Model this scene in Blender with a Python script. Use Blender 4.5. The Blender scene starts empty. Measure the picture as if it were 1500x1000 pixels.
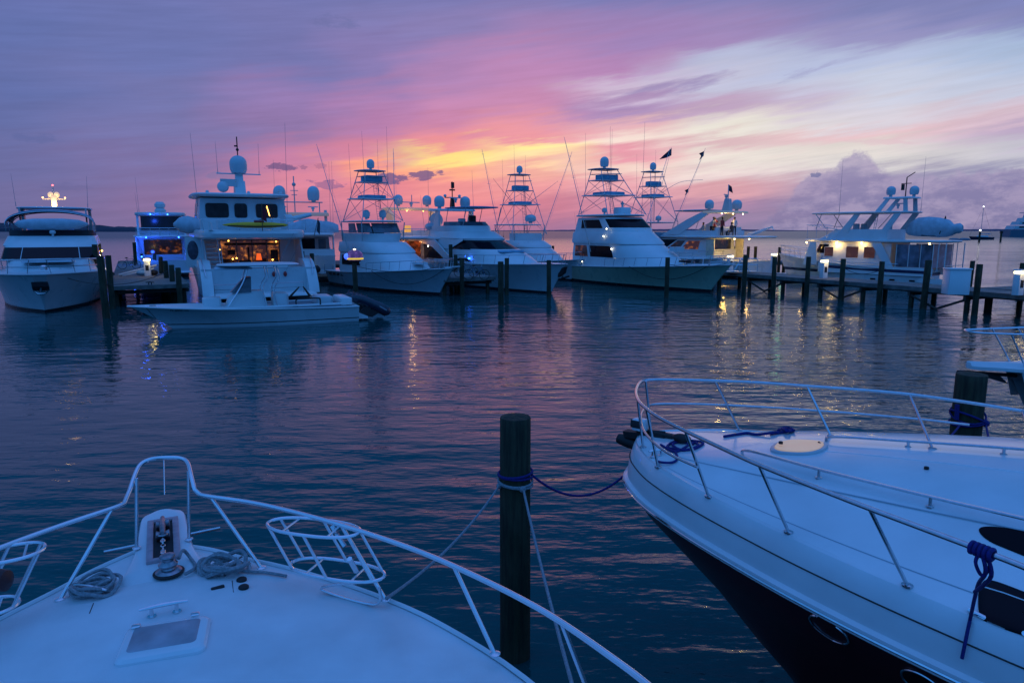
import bpy, math, random
from mathutils import Vector, Matrix
import numpy as np
random.seed(7)
SC = bpy.context.scene
COL = SC.collection
R = math.radians
CAM_H = 4.4
PITCH = math.atan(.163)
CP, SP = math.cos(PITCH), math.sin(PITCH)

def at(x, y, z=0.0):
    """photo pixel (1500 wide) -> world point on the height z"""
    dx, dy = (x-750)/1000, -(y-500)/1000
    t = (z-CAM_H)/(dy*CP-SP)
    return Vector((dx*t, (CP+dy*SP)*t, z))

def height_at(y, Y):
    dy = -(y-500)/1000
    return CAM_H + Y*(dy*CP-SP)/(CP+dy*SP)

# ---------------------------------------------------------------- materials
def srgb(r, g, b):
    f = lambda v: (v/255/12.92 if v/255 <= .04045 else ((v/255+.055)/1.055)**2.4)
    return (f(r), f(g), f(b), 1)

MATS = {}
def mat(name, col, rough=.4, metal=0.0, noise=0.0, nscale=4.0, bump=0.0, bscale=40.0, emit=None, estr=0.0, coat=0.0, spec=.5):
    if name in MATS: return MATS[name]
    m = bpy.data.materials.new(name); m.use_nodes = True
    nt = m.node_tree; b = nt.nodes['Principled BSDF']
    c = tuple(col)+(1,) if len(col) == 3 else col
    b.inputs['Base Color'].default_value = c
    b.inputs['Roughness'].default_value = rough
    b.inputs['Metallic'].default_value = metal
    b.inputs['Coat Weight'].default_value = coat
    b.inputs['Specular IOR Level'].default_value = spec
    tc = nt.nodes.new('ShaderNodeTexCoord')
    if noise:
        n = nt.nodes.new('ShaderNodeTexNoise'); n.inputs['Scale'].default_value = nscale; n.inputs['Detail'].default_value = 6
        nt.links.new(tc.outputs['Object'], n.inputs['Vector'])
        cr = nt.nodes.new('ShaderNodeValToRGB')
        cr.color_ramp.elements[0].position = .3; cr.color_ramp.elements[1].position = .7
        cr.color_ramp.elements[0].color = tuple(v*(1-noise) for v in c[:3])+(1,)
        cr.color_ramp.elements[1].color = tuple(min(1, v*(1+noise*.6)) for v in c[:3])+(1,)
        nt.links.new(n.outputs['Fac'], cr.inputs['Fac'])
        nt.links.new(cr.outputs['Color'], b.inputs['Base Color'])
        mr = nt.nodes.new('ShaderNodeMapRange')
        mr.inputs['To Min'].default_value = max(.02, rough*.75); mr.inputs['To Max'].default_value = min(1, rough*1.3)
        nt.links.new(n.outputs['Fac'], mr.inputs['Value']); nt.links.new(mr.outputs['Result'], b.inputs['Roughness'])
    if bump:
        n2 = nt.nodes.new('ShaderNodeTexNoise'); n2.inputs['Scale'].default_value = bscale; n2.inputs['Detail'].default_value = 4
        nt.links.new(tc.outputs['Object'], n2.inputs['Vector'])
        bp = nt.nodes.new('ShaderNodeBump'); bp.inputs['Strength'].default_value = 1; bp.inputs['Distance'].default_value = bump
        nt.links.new(n2.outputs['Fac'], bp.inputs['Height']); nt.links.new(bp.outputs['Normal'], b.inputs['Normal'])
    if emit:
        b.inputs['Emission Color'].default_value = tuple(emit)+(1,)
        b.inputs['Emission Strength'].default_value = estr
    MATS[name] = m
    return m

def hull_mat(name, col, boot, zb=.16, stripe=None, zs=(.5, .6)):
    """hull paint with a boot stripe near the waterline (and maybe a second stripe) by height"""
    m = mat(name, col, .28, noise=.06, nscale=1.2)
    nt = m.node_tree; b = nt.nodes['Principled BSDF']
    src = b.inputs['Base Color'].links[0].from_socket
    tc = nt.nodes.new('ShaderNodeTexCoord'); sep = nt.nodes.new('ShaderNodeSeparateXYZ')
    nt.links.new(tc.outputs['Object'], sep.inputs[0])
    def band(src, lo, hi, color):
        a = nt.nodes.new('ShaderNodeMath'); a.operation = 'GREATER_THAN'; nt.links.new(sep.outputs['Z'], a.inputs[0]); a.inputs[1].default_value = lo
        c = nt.nodes.new('ShaderNodeMath'); c.operation = 'LESS_THAN'; nt.links.new(sep.outputs['Z'], c.inputs[0]); c.inputs[1].default_value = hi
        d = nt.nodes.new('ShaderNodeMath'); d.operation = 'MULTIPLY'; nt.links.new(a.outputs[0], d.inputs[0]); nt.links.new(c.outputs[0], d.inputs[1])
        mx = nt.nodes.new('ShaderNodeMix'); mx.data_type = 'RGBA'
        nt.links.new(d.outputs[0], mx.inputs['Factor']); nt.links.new(src, mx.inputs['A']); mx.inputs['B'].default_value = tuple(color)+(1,)
        return mx.outputs['Result']
    # soft waterline grime
    src = band(src, -5, zb, boot)
    if stripe: src = band(src, zs[0], zs[1], stripe)
    nt.links.new(src, b.inputs['Base Color'])
    return m

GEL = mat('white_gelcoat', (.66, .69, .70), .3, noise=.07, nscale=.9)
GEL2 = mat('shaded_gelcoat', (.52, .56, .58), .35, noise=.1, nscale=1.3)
DECKM = mat('nonskid_deck', (.74, .75, .76), .5, noise=.13, nscale=2.3, bump=.002, bscale=210)
GELN = mat('near_gelcoat', (.76, .77, .78), .24, noise=.10, nscale=1.7, coat=.3)
STEEL = mat('polished_steel', (.62, .64, .67), .22, metal=1, noise=.12, nscale=30)
RAILM = mat('polished_tube', (.8, .82, .86), .2, metal=.8, noise=.05, nscale=8)
ALU = mat('tower_aluminium', (.45, .48, .5), .35, metal=.5, noise=.1, nscale=5)
ANT = mat('antenna_fibre', (.3, .3, .33), .5)
GLASS = mat('tinted_glass', (.004, .004, .008), .14, noise=.3, nscale=.7, spec=.1)
VINYL = mat('clear_vinyl', (.12, .13, .16), .12, noise=.4, nscale=1.5)
BLACK = mat('black_rubber', (.012, .012, .014), .6, noise=.3, nscale=12)
CANVAS = mat('blue_canvas', (.16, .36, .5), .85, noise=.25, nscale=2.5, bump=.02, bscale=3)
CANVASW = mat('grey_canvas', (.45, .52, .58), .85, noise=.2, nscale=2.5, bump=.02, bscale=3)
TEAK = mat('teak', (.17, .09, .045), .55, noise=.3, nscale=14)
RED = mat('red_plastic', (.35, .02, .02), .4, noise=.1)
YEL = mat('glowing_yellow_plastic', (.8, .48, .02), .4, noise=.15, emit=(.5, .3, .0), estr=.02)  # faint glow added so the yellow holds under the blue sky
OUTB = mat('outboard_cowl', (.012, .018, .04), .25, noise=.2, coat=.4)
DOME = mat('radome_plastic', (.55, .6, .63), .35, noise=.05)
ROPEG = mat('grey_rope', (.28, .3, .32), .9, noise=.35, nscale=60, bump=.004, bscale=120)
ROPEB = mat('blue_rope', (.008, .012, .16), .8, noise=.35, nscale=60, bump=.004, bscale=120)
CHROME = mat('chrome', (.75, .77, .8), .12, metal=1, noise=.1, nscale=20)
SKIN = mat('skin', (.22, .12, .08), .6, noise=.15)
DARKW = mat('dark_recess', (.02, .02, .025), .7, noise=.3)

def lamp_mat(name, col, s):
    return mat(name, (.8, .8, .8), .5, emit=col, estr=s)
WARM = lamp_mat('warm_lamp', (1, .68, .28), 14)
WHITEL = lamp_mat('white_lamp', (1, .93, .62), 9)
BLUEL = lamp_mat('blue_led', (.02, .12, 1), 16)
GOLD = lamp_mat('gold_lamp', (1, .45, .06), 9)

def interior(name, dark, light, strength, scale, thr=.52, seed=0.0):
    """the inside of a lit cabin seen through its glass: wood tones, lamps and shadow in patches"""
    m = bpy.data.materials.new(name); m.use_nodes = True; nt = m.node_tree; b = nt.nodes['Principled BSDF']
    tc = nt.nodes.new('ShaderNodeTexCoord'); mp = nt.nodes.new('ShaderNodeMapping'); mp.inputs['Location'].default_value = (seed, seed*2, seed)
    nt.links.new(tc.outputs['Object'], mp.inputs[0])
    n = nt.nodes.new('ShaderNodeTexNoise'); n.inputs['Scale'].default_value = scale; n.inputs['Detail'].default_value = 4; n.inputs['Roughness'].default_value = .7
    nt.links.new(mp.outputs[0], n.inputs['Vector'])
    v = nt.nodes.new('ShaderNodeTexVoronoi'); v.inputs['Scale'].default_value = scale*1.4; v.distance = 'CHEBYCHEV'
    nt.links.new(mp.outputs[0], v.inputs['Vector'])
    mx = nt.nodes.new('ShaderNodeMath'); mx.operation = 'MULTIPLY_ADD'; nt.links.new(v.outputs['Distance'], mx.inputs[0]); mx.inputs[1].default_value = -.25
    nt.links.new(n.outputs['Fac'], mx.inputs[2])
    cr = nt.nodes.new('ShaderNodeValToRGB'); e = cr.color_ramp.elements
    e[0].position = thr-.16; e[0].color = tuple(dark)+(1,)
    e[1].position = thr+.16; e[1].color = tuple(light)+(1,)
    k = e.new(thr-.02); k.color = tuple((a*.75+c*.25) for a, c in zip(dark, light))+(1,)
    nt.links.new(mx.outputs[0], cr.inputs[0]); nt.links.new(cr.outputs[0], b.inputs['Emission Color'])
    b.inputs['Emission Strength'].default_value = strength
    b.inputs['Base Color'].default_value = (.01, .01, .012, 1); b.inputs['Roughness'].default_value = .08
    return m
LIT = interior('lit_salon', (.03, .008, .003), (1, .30, .035), 1.15, 2.2, .55)
LITD = interior('dim_cabin', (.008, .006, .008), (.45, .12, .02), .6, .9, .58, 3)
BROWNW = interior('brown_blind', (.05, .018, .016), (.12, .05, .04), .8, 1.5, .5, 5)

def pile_material():
    m = bpy.data.materials.new('weathered_pile'); m.use_nodes = True; nt = m.node_tree; b = nt.nodes['Principled BSDF']
    tc = nt.nodes.new('ShaderNodeTexCoord'); mp = nt.nodes.new('ShaderNodeMapping'); mp.inputs['Scale'].default_value = (14, 14, 1.1)
    nt.links.new(tc.outputs['Object'], mp.inputs[0])
    n = nt.nodes.new('ShaderNodeTexNoise'); n.inputs['Scale'].default_value = 1.6; n.inputs['Detail'].default_value = 9; n.inputs['Roughness'].default_value = .65
    nt.links.new(mp.outputs[0], n.inputs['Vector'])
    n2 = nt.nodes.new('ShaderNodeTexNoise'); n2.inputs['Scale'].default_value = 2.2; n2.inputs['Detail'].default_value = 4
    nt.links.new(tc.outputs['Object'], n2.inputs['Vector'])
    cr = nt.nodes.new('ShaderNodeValToRGB'); e = cr.color_ramp.elements
    e[0].position = .35; e[0].color = (.018, .018, .012, 1); e[1].position = .66; e[1].color = (.075, .07, .042, 1)
    nt.links.new(n.outputs['Fac'], cr.inputs[0])
    cr2 = nt.nodes.new('ShaderNodeValToRGB'); e = cr2.color_ramp.elements
    e[0].position = .4; e[0].color = (.45, .6, .4, 1); e[1].position = .62; e[1].color = (1, .95, .85, 1)
    nt.links.new(n2.outputs['Fac'], cr2.inputs[0])
    mx = nt.nodes.new('ShaderNodeMix'); mx.data_type = 'RGBA'; mx.blend_type = 'MULTIPLY'; mx.inputs['Factor'].default_value = 1
    nt.links.new(cr.outputs[0], mx.inputs['A']); nt.links.new(cr2.outputs[0], mx.inputs['B'])
    nt.links.new(mx.outputs['Result'], b.inputs['Base Color'])
    bp = nt.nodes.new('ShaderNodeBump'); bp.inputs['Distance'].default_value = .012
    nt.links.new(n.outputs['Fac'], bp.inputs['Height']); nt.links.new(bp.outputs['Normal'], b.inputs['Normal'])
    b.inputs['Roughness'].default_value = .85
    return m
PILEM = pile_material()

def plank_material(name, col):
    """boards across local x, with gaps and weathering"""
    m = bpy.data.materials.new(name); m.use_nodes = True; nt = m.node_tree; b = nt.nodes['Principled BSDF']
    tc = nt.nodes.new('ShaderNodeTexCoord'); sep = nt.nodes.new('ShaderNodeSeparateXYZ'); nt.links.new(tc.outputs['Object'], sep.inputs[0])
    def M(op, a, c=None):
        k = nt.nodes.new('ShaderNodeMath'); k.operation = op
        for i, v in enumerate((a, c)):
            if v is None: continue
            if hasattr(v, 'is_output'): nt.links.new(v, k.inputs[i])
            else: k.inputs[i].default_value = v
        return k.outputs[0]
    px = M('DIVIDE', sep.outputs['X'], .15); fl = M('FLOOR', px); fr = M('FRACT', px)
    gap = M('LESS_THAN', fr, .07)
    wn = nt.nodes.new('ShaderNodeTexWhiteNoise'); wn.noise_dimensions = '1D'; nt.links.new(fl, wn.inputs['W'])
    n = nt.nodes.new('ShaderNodeTexNoise'); n.inputs['Scale'].default_value = 2; n.inputs['Detail'].default_value = 6
    nt.links.new(tc.outputs['Object'], n.inputs['Vector'])
    f = M('MULTIPLY_ADD', wn.outputs['Value'], .45); f.node.inputs[2].default_value = .6
    g = M('MULTIPLY', f, M('ADD', n.outputs['Fac'], .5)); g = M('MULTIPLY', g, M('SUBTRACT', 1.0, M('MULTIPLY', gap, .8)))
    mx = nt.nodes.new('ShaderNodeMix'); mx.data_type = 'RGBA'; nt.links.new(g, mx.inputs['Factor'])
    mx.inputs['A'].default_value = (0, 0, 0, 1); mx.inputs['B'].default_value = tuple(col)+(1,)
    nt.links.new(mx.outputs['Result'], b.inputs['Base Color']); b.inputs['Roughness'].default_value = .8
    return m
PLANK = plank_material('dock_planks', (.24, .21, .19))
BEAM = mat('dock_timber', (.06, .05, .04), .85, noise=.5, nscale=5)

# ---------------------------------------------------------------- mesh builder
class MB:
    def __init__(s): s.v = []; s.f = []
    def add(s, vs, fs):
        o = len(s.v); s.v += [tuple(p) for p in vs]; s.f += [tuple(i+o for i in f) for f in fs]; return s
    def box(s, c, d, rz=0, tilt=0):
        x, y, z = (k/2 for k in d)
        M = Matrix.Translation(Vector(c)) @ Matrix.Rotation(rz, 4, 'Z') @ Matrix.Rotation(tilt, 4, 'Y')
        vs = [M @ Vector((a*x, b*y, e*z)) for e in (-1, 1) for a, b in ((-1, -1), (1, -1), (1, 1), (-1, 1))]
        return s.add(vs, [(3, 2, 1, 0), (4, 5, 6, 7), (0, 1, 5, 4), (1, 2, 6, 5), (2, 3, 7, 6), (3, 0, 4, 7)])
    def rbox(s, c, d, r=.03, seg=3, rz=0):
        """box with rounded vertical corners and softened top edge"""
        x, y, z = (k/2 for k in d); pts = []
        for qx, qy, a0 in ((1, 1, 0), (-1, 1, 90), (-1, -1, 180), (1, -1, 270)):
            for i in range(seg+1):
                a = R(a0+90*i/seg); pts.append((qx*(x-r)+r*math.cos(a), qy*(y-r)+r*math.sin(a)))
        rows = [(0, -z), (0, z-r*.5), (r*.25, z-r*.15), (r*.6, z)]
        n = len(pts); vs = []
        ca, sa = math.cos(rz), math.sin(rz)
        for ins, zz in rows:
            for px, py in pts:
                qx, qy = px*(1-ins/x), py*(1-ins/y)
                vs.append((c[0]+qx*ca-qy*sa, c[1]+qx*sa+qy*ca, c[2]+zz))
        fs = [(k*n+i, k*n+(i+1) % n, (k+1)*n+(i+1) % n, (k+1)*n+i) for k in range(3) for i in range(n)]
        fs += [tuple(range(n-1, -1, -1)), tuple(3*n+i for i in range(n))]
        return s.add(vs, fs)
    def tube(s, pts, r, n=8, closed=False, caps=True):
        P = [Vector(p) for p in pts]; m = len(P); rr = r if isinstance(r, (list, tuple)) else [r]*m
        up = Vector((0, 0, 1)); vs = []; fs = []; prev = None
        for i in range(m):
            if closed: t = P[(i+1) % m]-P[i-1]
            else: t = P[min(i+1, m-1)]-P[max(i-1, 0)]
            if t.length < 1e-9: t = Vector((0, 0, 1))
            t.normalize()
            if prev is None:
                a = t.cross(up)
                if a.length < .05: a = t.cross(Vector((1, 0, 0)))
            else:
                a = prev - t*prev.dot(t)
                if a.length < 1e-6: a = t.cross(up)
            a.normalize(); prev = a; b = t.cross(a)
            for k in range(n):
                w = 2*math.pi*k/n; vs.append(P[i]+(a*math.cos(w)+b*math.sin(w))*rr[i])
        for i in range(m if closed else m-1):
            j = (i+1) % m
            for k in range(n):
                l = (k+1) % n; fs.append((i*n+k, i*n+l, j*n+l, j*n+k))
        if caps and not closed: fs += [tuple(range(n-1, -1, -1)), tuple((m-1)*n+k for k in range(n))]
        return s.add(vs, fs)
    def lathe(s, prof, c=(0, 0, 0), n=16, axis='z', sy=1.0):
        vs = []; fs = []
        for r, z in prof:
            for k in range(n):
                w = 2*math.pi*k/n; p = (r*math.cos(w), r*math.sin(w)*sy, z)
                if axis == 'x': p = (p[2], p[0], p[1])
                if axis == 'y': p = (p[0], p[2], p[1])
                vs.append((p[0]+c[0], p[1]+c[1], p[2]+c[2]))
        for i in range(len(prof)-1):
            for k in range(n):
                l = (k+1) % n; fs.append((i*n+k, i*n+l, (i+1)*n+l, (i+1)*n+k))
        fs += [tuple(range(n-1, -1, -1)), tuple((len(prof)-1)*n+k for k in range(n))]
        return s.add(vs, fs)
    def ball(s, c, r, n=12, sz=1.0, sx=1.0, sy=1.0):
        m = n//2+1; prof = [(max(.002, math.sin(math.pi*i/m))*r, -math.cos(math.pi*i/m)*r) for i in range(m+1)]
        vs = []; fs = []
        for q, z in prof:
            for k in range(n):
                w = 2*math.pi*k/n; vs.append((c[0]+q*math.cos(w)*sx, c[1]+q*math.sin(w)*sy, c[2]+z*sz))
        for i in range(m):
            for k in range(n):
                l = (k+1) % n; fs.append((i*n+k, i*n+l, (i+1)*n+l, (i+1)*n+k))
        return s.add(vs, fs)
    def prism(s, poly, y0, y1):
        """polygon in the x-z plane drawn out between y0 and y1 (each may be a list per vertex)"""
        n = len(poly); A = y0 if isinstance(y0, (list, tuple)) else [y0]*n; B = y1 if isinstance(y1, (list, tuple)) else [y1]*n
        vs = [(p[0], A[i], p[1]) for i, p in enumerate(poly)]+[(p[0], B[i], p[1]) for i, p in enumerate(poly)]
        fs = [(i, (i+1) % n, n+(i+1) % n, n+i) for i in range(n)]+[tuple(range(n-1, -1, -1)), tuple(range(n, 2*n))]
        return s.add(vs, fs)
    def slab(s, poly, z0, z1):
        n = len(poly); vs = [(p[0], p[1], z0) for p in poly]+[(p[0], p[1], z1) for p in poly]
        fs = [(i, (i+1) % n, n+(i+1) % n, n+i) for i in range(n)]+[tuple(range(n-1, -1, -1)), tuple(range(n, 2*n))]
        return s.add(vs, fs)
    def grid(s, rows, closed=False):
        m = len(rows); n = len(rows[0]); vs = [p for r in rows for p in r]
        fs = []
        for i in range(m-1):
            for k in range(n if closed else n-1):
                l = (k+1) % n; fs.append((i*n+k, i*n+l, (i+1)*n+l, (i+1)*n+k))
        return s.add(vs, fs)
    def build(s, name, m, parent=None, label=None, flat=False, ang=38, recalc=True):
        me = bpy.data.meshes.new(name); me.from_pydata(s.v, [], s.f); me.validate(); me.update()
        if recalc:
            import bmesh
            bm = bmesh.new(); bm.from_mesh(me); bmesh.ops.recalc_face_normals(bm, faces=bm.faces); bm.to_mesh(me); bm.free()
        if not flat:
            me.polygons.foreach_set('use_smooth', [True]*len(me.polygons)); me.set_sharp_from_angle(angle=R(ang))
        me.materials.append(m)
        o = bpy.data.objects.new(name, me); COL.objects.link(o)
        if parent: o.parent = parent
        if label: o['label'] = label
        return o

def thing(name, label, cat, loc=(0, 0, 0), rz=0.0, group=None):
    o = bpy.data.objects.new(name, None); COL.objects.link(o); o.location = loc; o.rotation_euler = (0, 0, rz)
    o.empty_display_size = .3
    o['label'] = label; o['category'] = cat
    if group: o['group'] = group
    return o
def tag(o, label, cat, group=None):
    o['label'] = label; o['category'] = cat
    if group: o['group'] = group
    return o
def struct(o): o['kind'] = 'structure'; return o
def copy_tree(o, parent=None):
    c = o.copy(); COL.objects.link(c)
    if parent: c.parent = parent
    for ch in list(o.children): copy_tree(ch, c)
    return c

def curve(tab):
    """smooth interpolation through (s, value) pairs"""
    X = [t[0] for t in tab]; Y = [t[1] for t in tab]; n = len(X)
    D = [(Y[i+1]-Y[i])/(X[i+1]-X[i]) for i in range(n-1)]
    T = [D[0]]+[0 if D[i-1]*D[i] <= 0 else 2*D[i-1]*D[i]/(D[i-1]+D[i]) for i in range(1, n-1)]+[D[-1]]
    def f(x):
        if x <= X[0]: return Y[0]
        if x >= X[-1]: return Y[-1]
        i = max(k for k in range(n-1) if X[k] <= x); h = X[i+1]-X[i]; t = (x-X[i])/h
        return (2*t**3-3*t*t+1)*Y[i]+(t**3-2*t*t+t)*h*T[i]+(-2*t**3+3*t*t)*Y[i+1]+(t**3-t*t)*h*T[i+1]
    return f

def spline(pts, n=8, closed=False):
    """Catmull-Rom through points"""
    P = [Vector(p) for p in pts]; m = len(P); out = []
    for i in range(m if closed else m-1):
        if closed: a, b, c, d = P[i-1], P[i], P[(i+1) % m], P[(i+2) % m]
        else: a, b, c, d = P[max(i-1, 0)], P[i], P[i+1], P[min(i+2, m-1)]
        for k in range(n):
            t = k/n
            out.append(.5*((2*b)+(c-a)*t+(2*a-5*b+4*c-d)*t*t+(3*b-a-3*c+d)*t**3))
    if not closed: out.append(P[-1])
    return out

def sag(a, b, drop, n=20):
    a = Vector(a); b = Vector(b)
    return [a.lerp(b, i/n)-Vector((0, 0, drop*4*(i/n)*(1-i/n))) for i in range(n+1)]

def text_part(txt, size, mtx, m, parent, name='lettering', shear=0.0):
    cu = bpy.data.curves.new('tmp_text', 'FONT'); cu.body = txt; cu.size = size; cu.extrude = .004; cu.align_x = 'CENTER'; cu.shear = shear
    o = bpy.data.objects.new('tmp_text', cu); COL.objects.link(o)
    bpy.context.view_layer.update()
    me = bpy.data.meshes.new_from_object(o.evaluated_get(bpy.context.evaluated_depsgraph_get()))
    bpy.data.objects.remove(o); bpy.data.curves.remove(cu)
    me.name = name; me.transform(mtx); me.materials.clear(); me.materials.append(m)
    t = bpy.data.objects.new(name, me); COL.objects.link(t); t.parent = parent
    return t

def plight(name, loc, col, w, r=.12, parent=None):
    l = bpy.data.lights.new(name, 'POINT'); l.color = col; l.energy = w; l.shadow_soft_size = r
    o = bpy.data.objects.new(name, l); COL.objects.link(o); o.location = loc
    if parent: o.parent = parent
    return o
# ---------------------------------------------------------------- camera
cam = bpy.data.cameras.new('camera'); camo = bpy.data.objects.new('camera', cam); COL.objects.link(camo)
cam.sensor_width = 36; cam.lens = 24; cam.clip_start = .05; cam.clip_end = 20000
camo.location = (0, 0, CAM_H); camo.rotation_euler = (math.pi/2-PITCH, 0, 0)
SC.camera = camo
SC.view_settings.view_transform = 'Standard'; SC.view_settings.look = 'None'; SC.view_settings.exposure = 0
SC.render.engine = 'CYCLES'
SC.cycles.max_bounces = 6; SC.cycles.glossy_bounces = 3; SC.cycles.diffuse_bounces = 3
SC.cycles.sample_clamp_indirect = 9; SC.cycles.use_denoising = True
SC.cycles.caustics_reflective = False; SC.cycles.caustics_refractive = False

# ---------------------------------------------------------------- dusk sky
def build_world():
    w = bpy.data.worlds.new('World'); SC.world = w; w.use_nodes = True
    nt = w.node_tree; nt.nodes.clear(); L = nt.links
    def N(t, **k):
        n = nt.nodes.new(t)
        for a, b in k.items(): setattr(n, a, b)
        return n
    def M(op, a, b=None, c=None, clamp=False):
        k = N('ShaderNodeMath', operation=op, use_clamp=clamp)
        for i, v in enumerate((a, b, c)):
            if v is None: continue
            if hasattr(v, 'is_output'): L.new(v, k.inputs[i])
            else: k.inputs[i].default_value = v
        return k.outputs[0]
    def MR(v, a, b, c, d, smooth=False):
        k = N('ShaderNodeMapRange'); k.clamp = True
        if smooth: k.interpolation_type = 'SMOOTHSTEP'
        L.new(v, k.inputs['Value'])
        for n_, q in (('From Min', a), ('From Max', b), ('To Min', c), ('To Max', d)): k.inputs[n_].default_value = q
        return k.outputs['Result']
    def MIX(f, a, b):
        k = N('ShaderNodeMix', data_type='RGBA')
        for s, v in (('Factor', f), ('A', a), ('B', b)):
            if hasattr(v, 'is_output'): L.new(v, k.inputs[s])
            else: k.inputs[s].default_value = v
        return k.outputs['Result']
    tc = N('ShaderNodeTexCoord'); sep = N('ShaderNodeSeparateXYZ'); L.new(tc.outputs['Generated'], sep.inputs[0])
    X, Y, Z = sep.outputs
    az = M('MULTIPLY', M('ARCTAN2', X, Y), 57.29578)
    el = M('MULTIPLY', M('ARCSINE', Z), 57.29578)
    comb = N('ShaderNodeCombineXYZ'); L.new(az, comb.inputs[0]); L.new(el, comb.inputs[1])
    def noise(sx, sy, rot, scale, det=5, rough=.55, off=0.0, vec=None):
        mp = N('ShaderNodeMapping'); L.new(vec or comb.outputs[0], mp.inputs[0])
        mp.vector_type = 'TEXTURE'
        mp.inputs['Rotation'].default_value = (0, 0, R(rot)); mp.inputs['Scale'].default_value = (sx, sy, 1); mp.inputs['Location'].default_value = (off, off, 0)
        n = N('ShaderNodeTexNoise'); n.noise_dimensions = '2D'; n.inputs['Scale'].default_value = scale; n.inputs['Detail'].default_value = det; n.inputs['Roughness'].default_value = rough
        L.new(mp.outputs[0], n.inputs['Vector']); return n.outputs['Fac']
    # the cirrus veils run up to the right: warp elevation along slanted streaks
    st = noise(11, 1.1, 8, 1.0, 8, .62); st2 = noise(26, 3.2, 10, 1.0, 3, .5, 31)
    st3 = noise(7, .42, 6, 1.0, 4, .6, 57)
    wst = MR(el, 0, 4, .35, 1)
    warp = M('ADD', M('MULTIPLY', M('SUBTRACT', st, .5), 3.0), M('ADD', M('MULTIPLY', M('SUBTRACT', st2, .5), 2.6), M('MULTIPLY', M('SUBTRACT', st3, .5), .6)))
    el2 = M('ADD', el, M('MULTIPLY', warp, wst))
    azw = M('ADD', az, M('MULTIPLY', M('SUBTRACT', noise(9, 2.4, 8, 1.0, 4, .5, 11), .5), 7))
    cols = [
     (-75, [(0, 88, 84, 145), (4, 86, 84, 148), (9, 82, 86, 155), (14, 84, 88, 160), (22, 84, 92, 168)]),
     (-37, [(0, 100, 84, 142), (2, 103, 86, 146), (4.8, 98, 86, 150), (7.4, 92, 88, 156), (10, 88, 88, 158), (12.5, 90, 90, 161), (15, 92, 90, 163), (18, 94, 90, 165)]),
     (-26.5, [(0, 122, 88, 140), (2, 126, 90, 144), (4.8, 116, 90, 150), (7.4, 110, 93, 158), (10, 106, 94, 161), (12.5, 98, 93, 163), (18, 102, 94, 165)]),
     (-17, [(0, 158, 90, 130), (2, 190, 100, 132), (3.6, 214, 112, 140), (5.2, 190, 104, 146), (7.4, 134, 96, 156), (10, 140, 100, 164), (12.5, 108, 94, 163), (18, 110, 96, 165)]),
     (-11, [(0, 172, 92, 130), (2, 206, 104, 130), (3.8, 226, 112, 126), (5.2, 244, 138, 110), (5.9, 206, 108, 140), (8, 168, 102, 156), (10, 168, 106, 162), (12.5, 126, 98, 164), (18, 114, 98, 165)]),
     (-5.5, [(0, 172, 92, 128), (2, 222, 108, 122), (3.8, 232, 122, 124), (5.1, 244, 150, 112), (6.0, 255, 200, 104), (6.9, 230, 122, 132), (8.6, 190, 108, 150), (10, 186, 112, 160), (12.5, 160, 108, 166), (15, 128, 102, 166), (18, 122, 100, 166)]),
     (1.5, [(0, 162, 96, 136), (2, 206, 108, 132), (3.4, 226, 128, 136), (4.8, 234, 150, 138), (6.0, 252, 200, 140), (6.9, 255, 208, 124), (7.7, 228, 128, 140), (10, 188, 114, 160), (12.5, 176, 112, 166), (15, 148, 106, 166), (18, 130, 104, 167)]),
     (9, [(0, 146, 100, 146), (2, 190, 112, 142), (3.4, 224, 142, 156), (4.8, 228, 186, 178), (6, 222, 130, 150), (7.2, 230, 196, 188), (8.4, 214, 150, 162), (9.6, 158, 116, 170), (11, 188, 158, 190), (12.2, 170, 112, 168), (15, 146, 106, 168), (18, 122, 102, 168)]),
     (16, [(0, 134, 106, 152), (1.8, 160, 110, 148), (3, 208, 138, 152), (4.4, 214, 180, 184), (5.6, 220, 198, 192), (6.6, 206, 158, 168), (7.8, 214, 198, 190), (9.4, 178, 140, 176), (11, 178, 166, 198), (12.6, 166, 158, 196), (14, 150, 112, 170), (18, 116, 102, 166)]),
     (26.5, [(0, 122, 108, 152), (2, 128, 112, 158), (3.6, 150, 130, 166), (4.8, 196, 182, 186), (6, 208, 190, 188), (7, 214, 168, 178), (8, 196, 180, 196), (10, 182, 176, 204), (11.8, 166, 162, 202), (13.2, 140, 122, 178), (15, 116, 104, 166), (18, 108, 100, 164)]),
     (37, [(0, 118, 106, 152), (2, 122, 108, 156), (3.6, 130, 116, 162), (5.2, 180, 168, 186), (6.4, 172, 142, 178), (7.6, 196, 160, 182), (9.2, 176, 170, 200), (11.6, 152, 156, 198), (13.6, 118, 108, 170), (18, 102, 98, 164)]),
     (75, [(0, 100, 98, 148), (5, 112, 110, 160), (10, 108, 112, 168), (18, 92, 98, 166)])]
    def sky(r, g, b):
        # photographic dusk sky: slightly hazed, never fully saturated
        l = .3*r+.5*g+.2*b; k = .83
        cool = max(0, min(1, (b-r)/50))   # the violet parts lean to slate blue
        return srgb(min(255, (l+(r-l)*k)*1.06+5-5*cool), min(255, (l+(g-l)*k)*1.09+7+4*cool), min(255, (l+(b-l)*k)*1.07+7))
    cur = None
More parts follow.
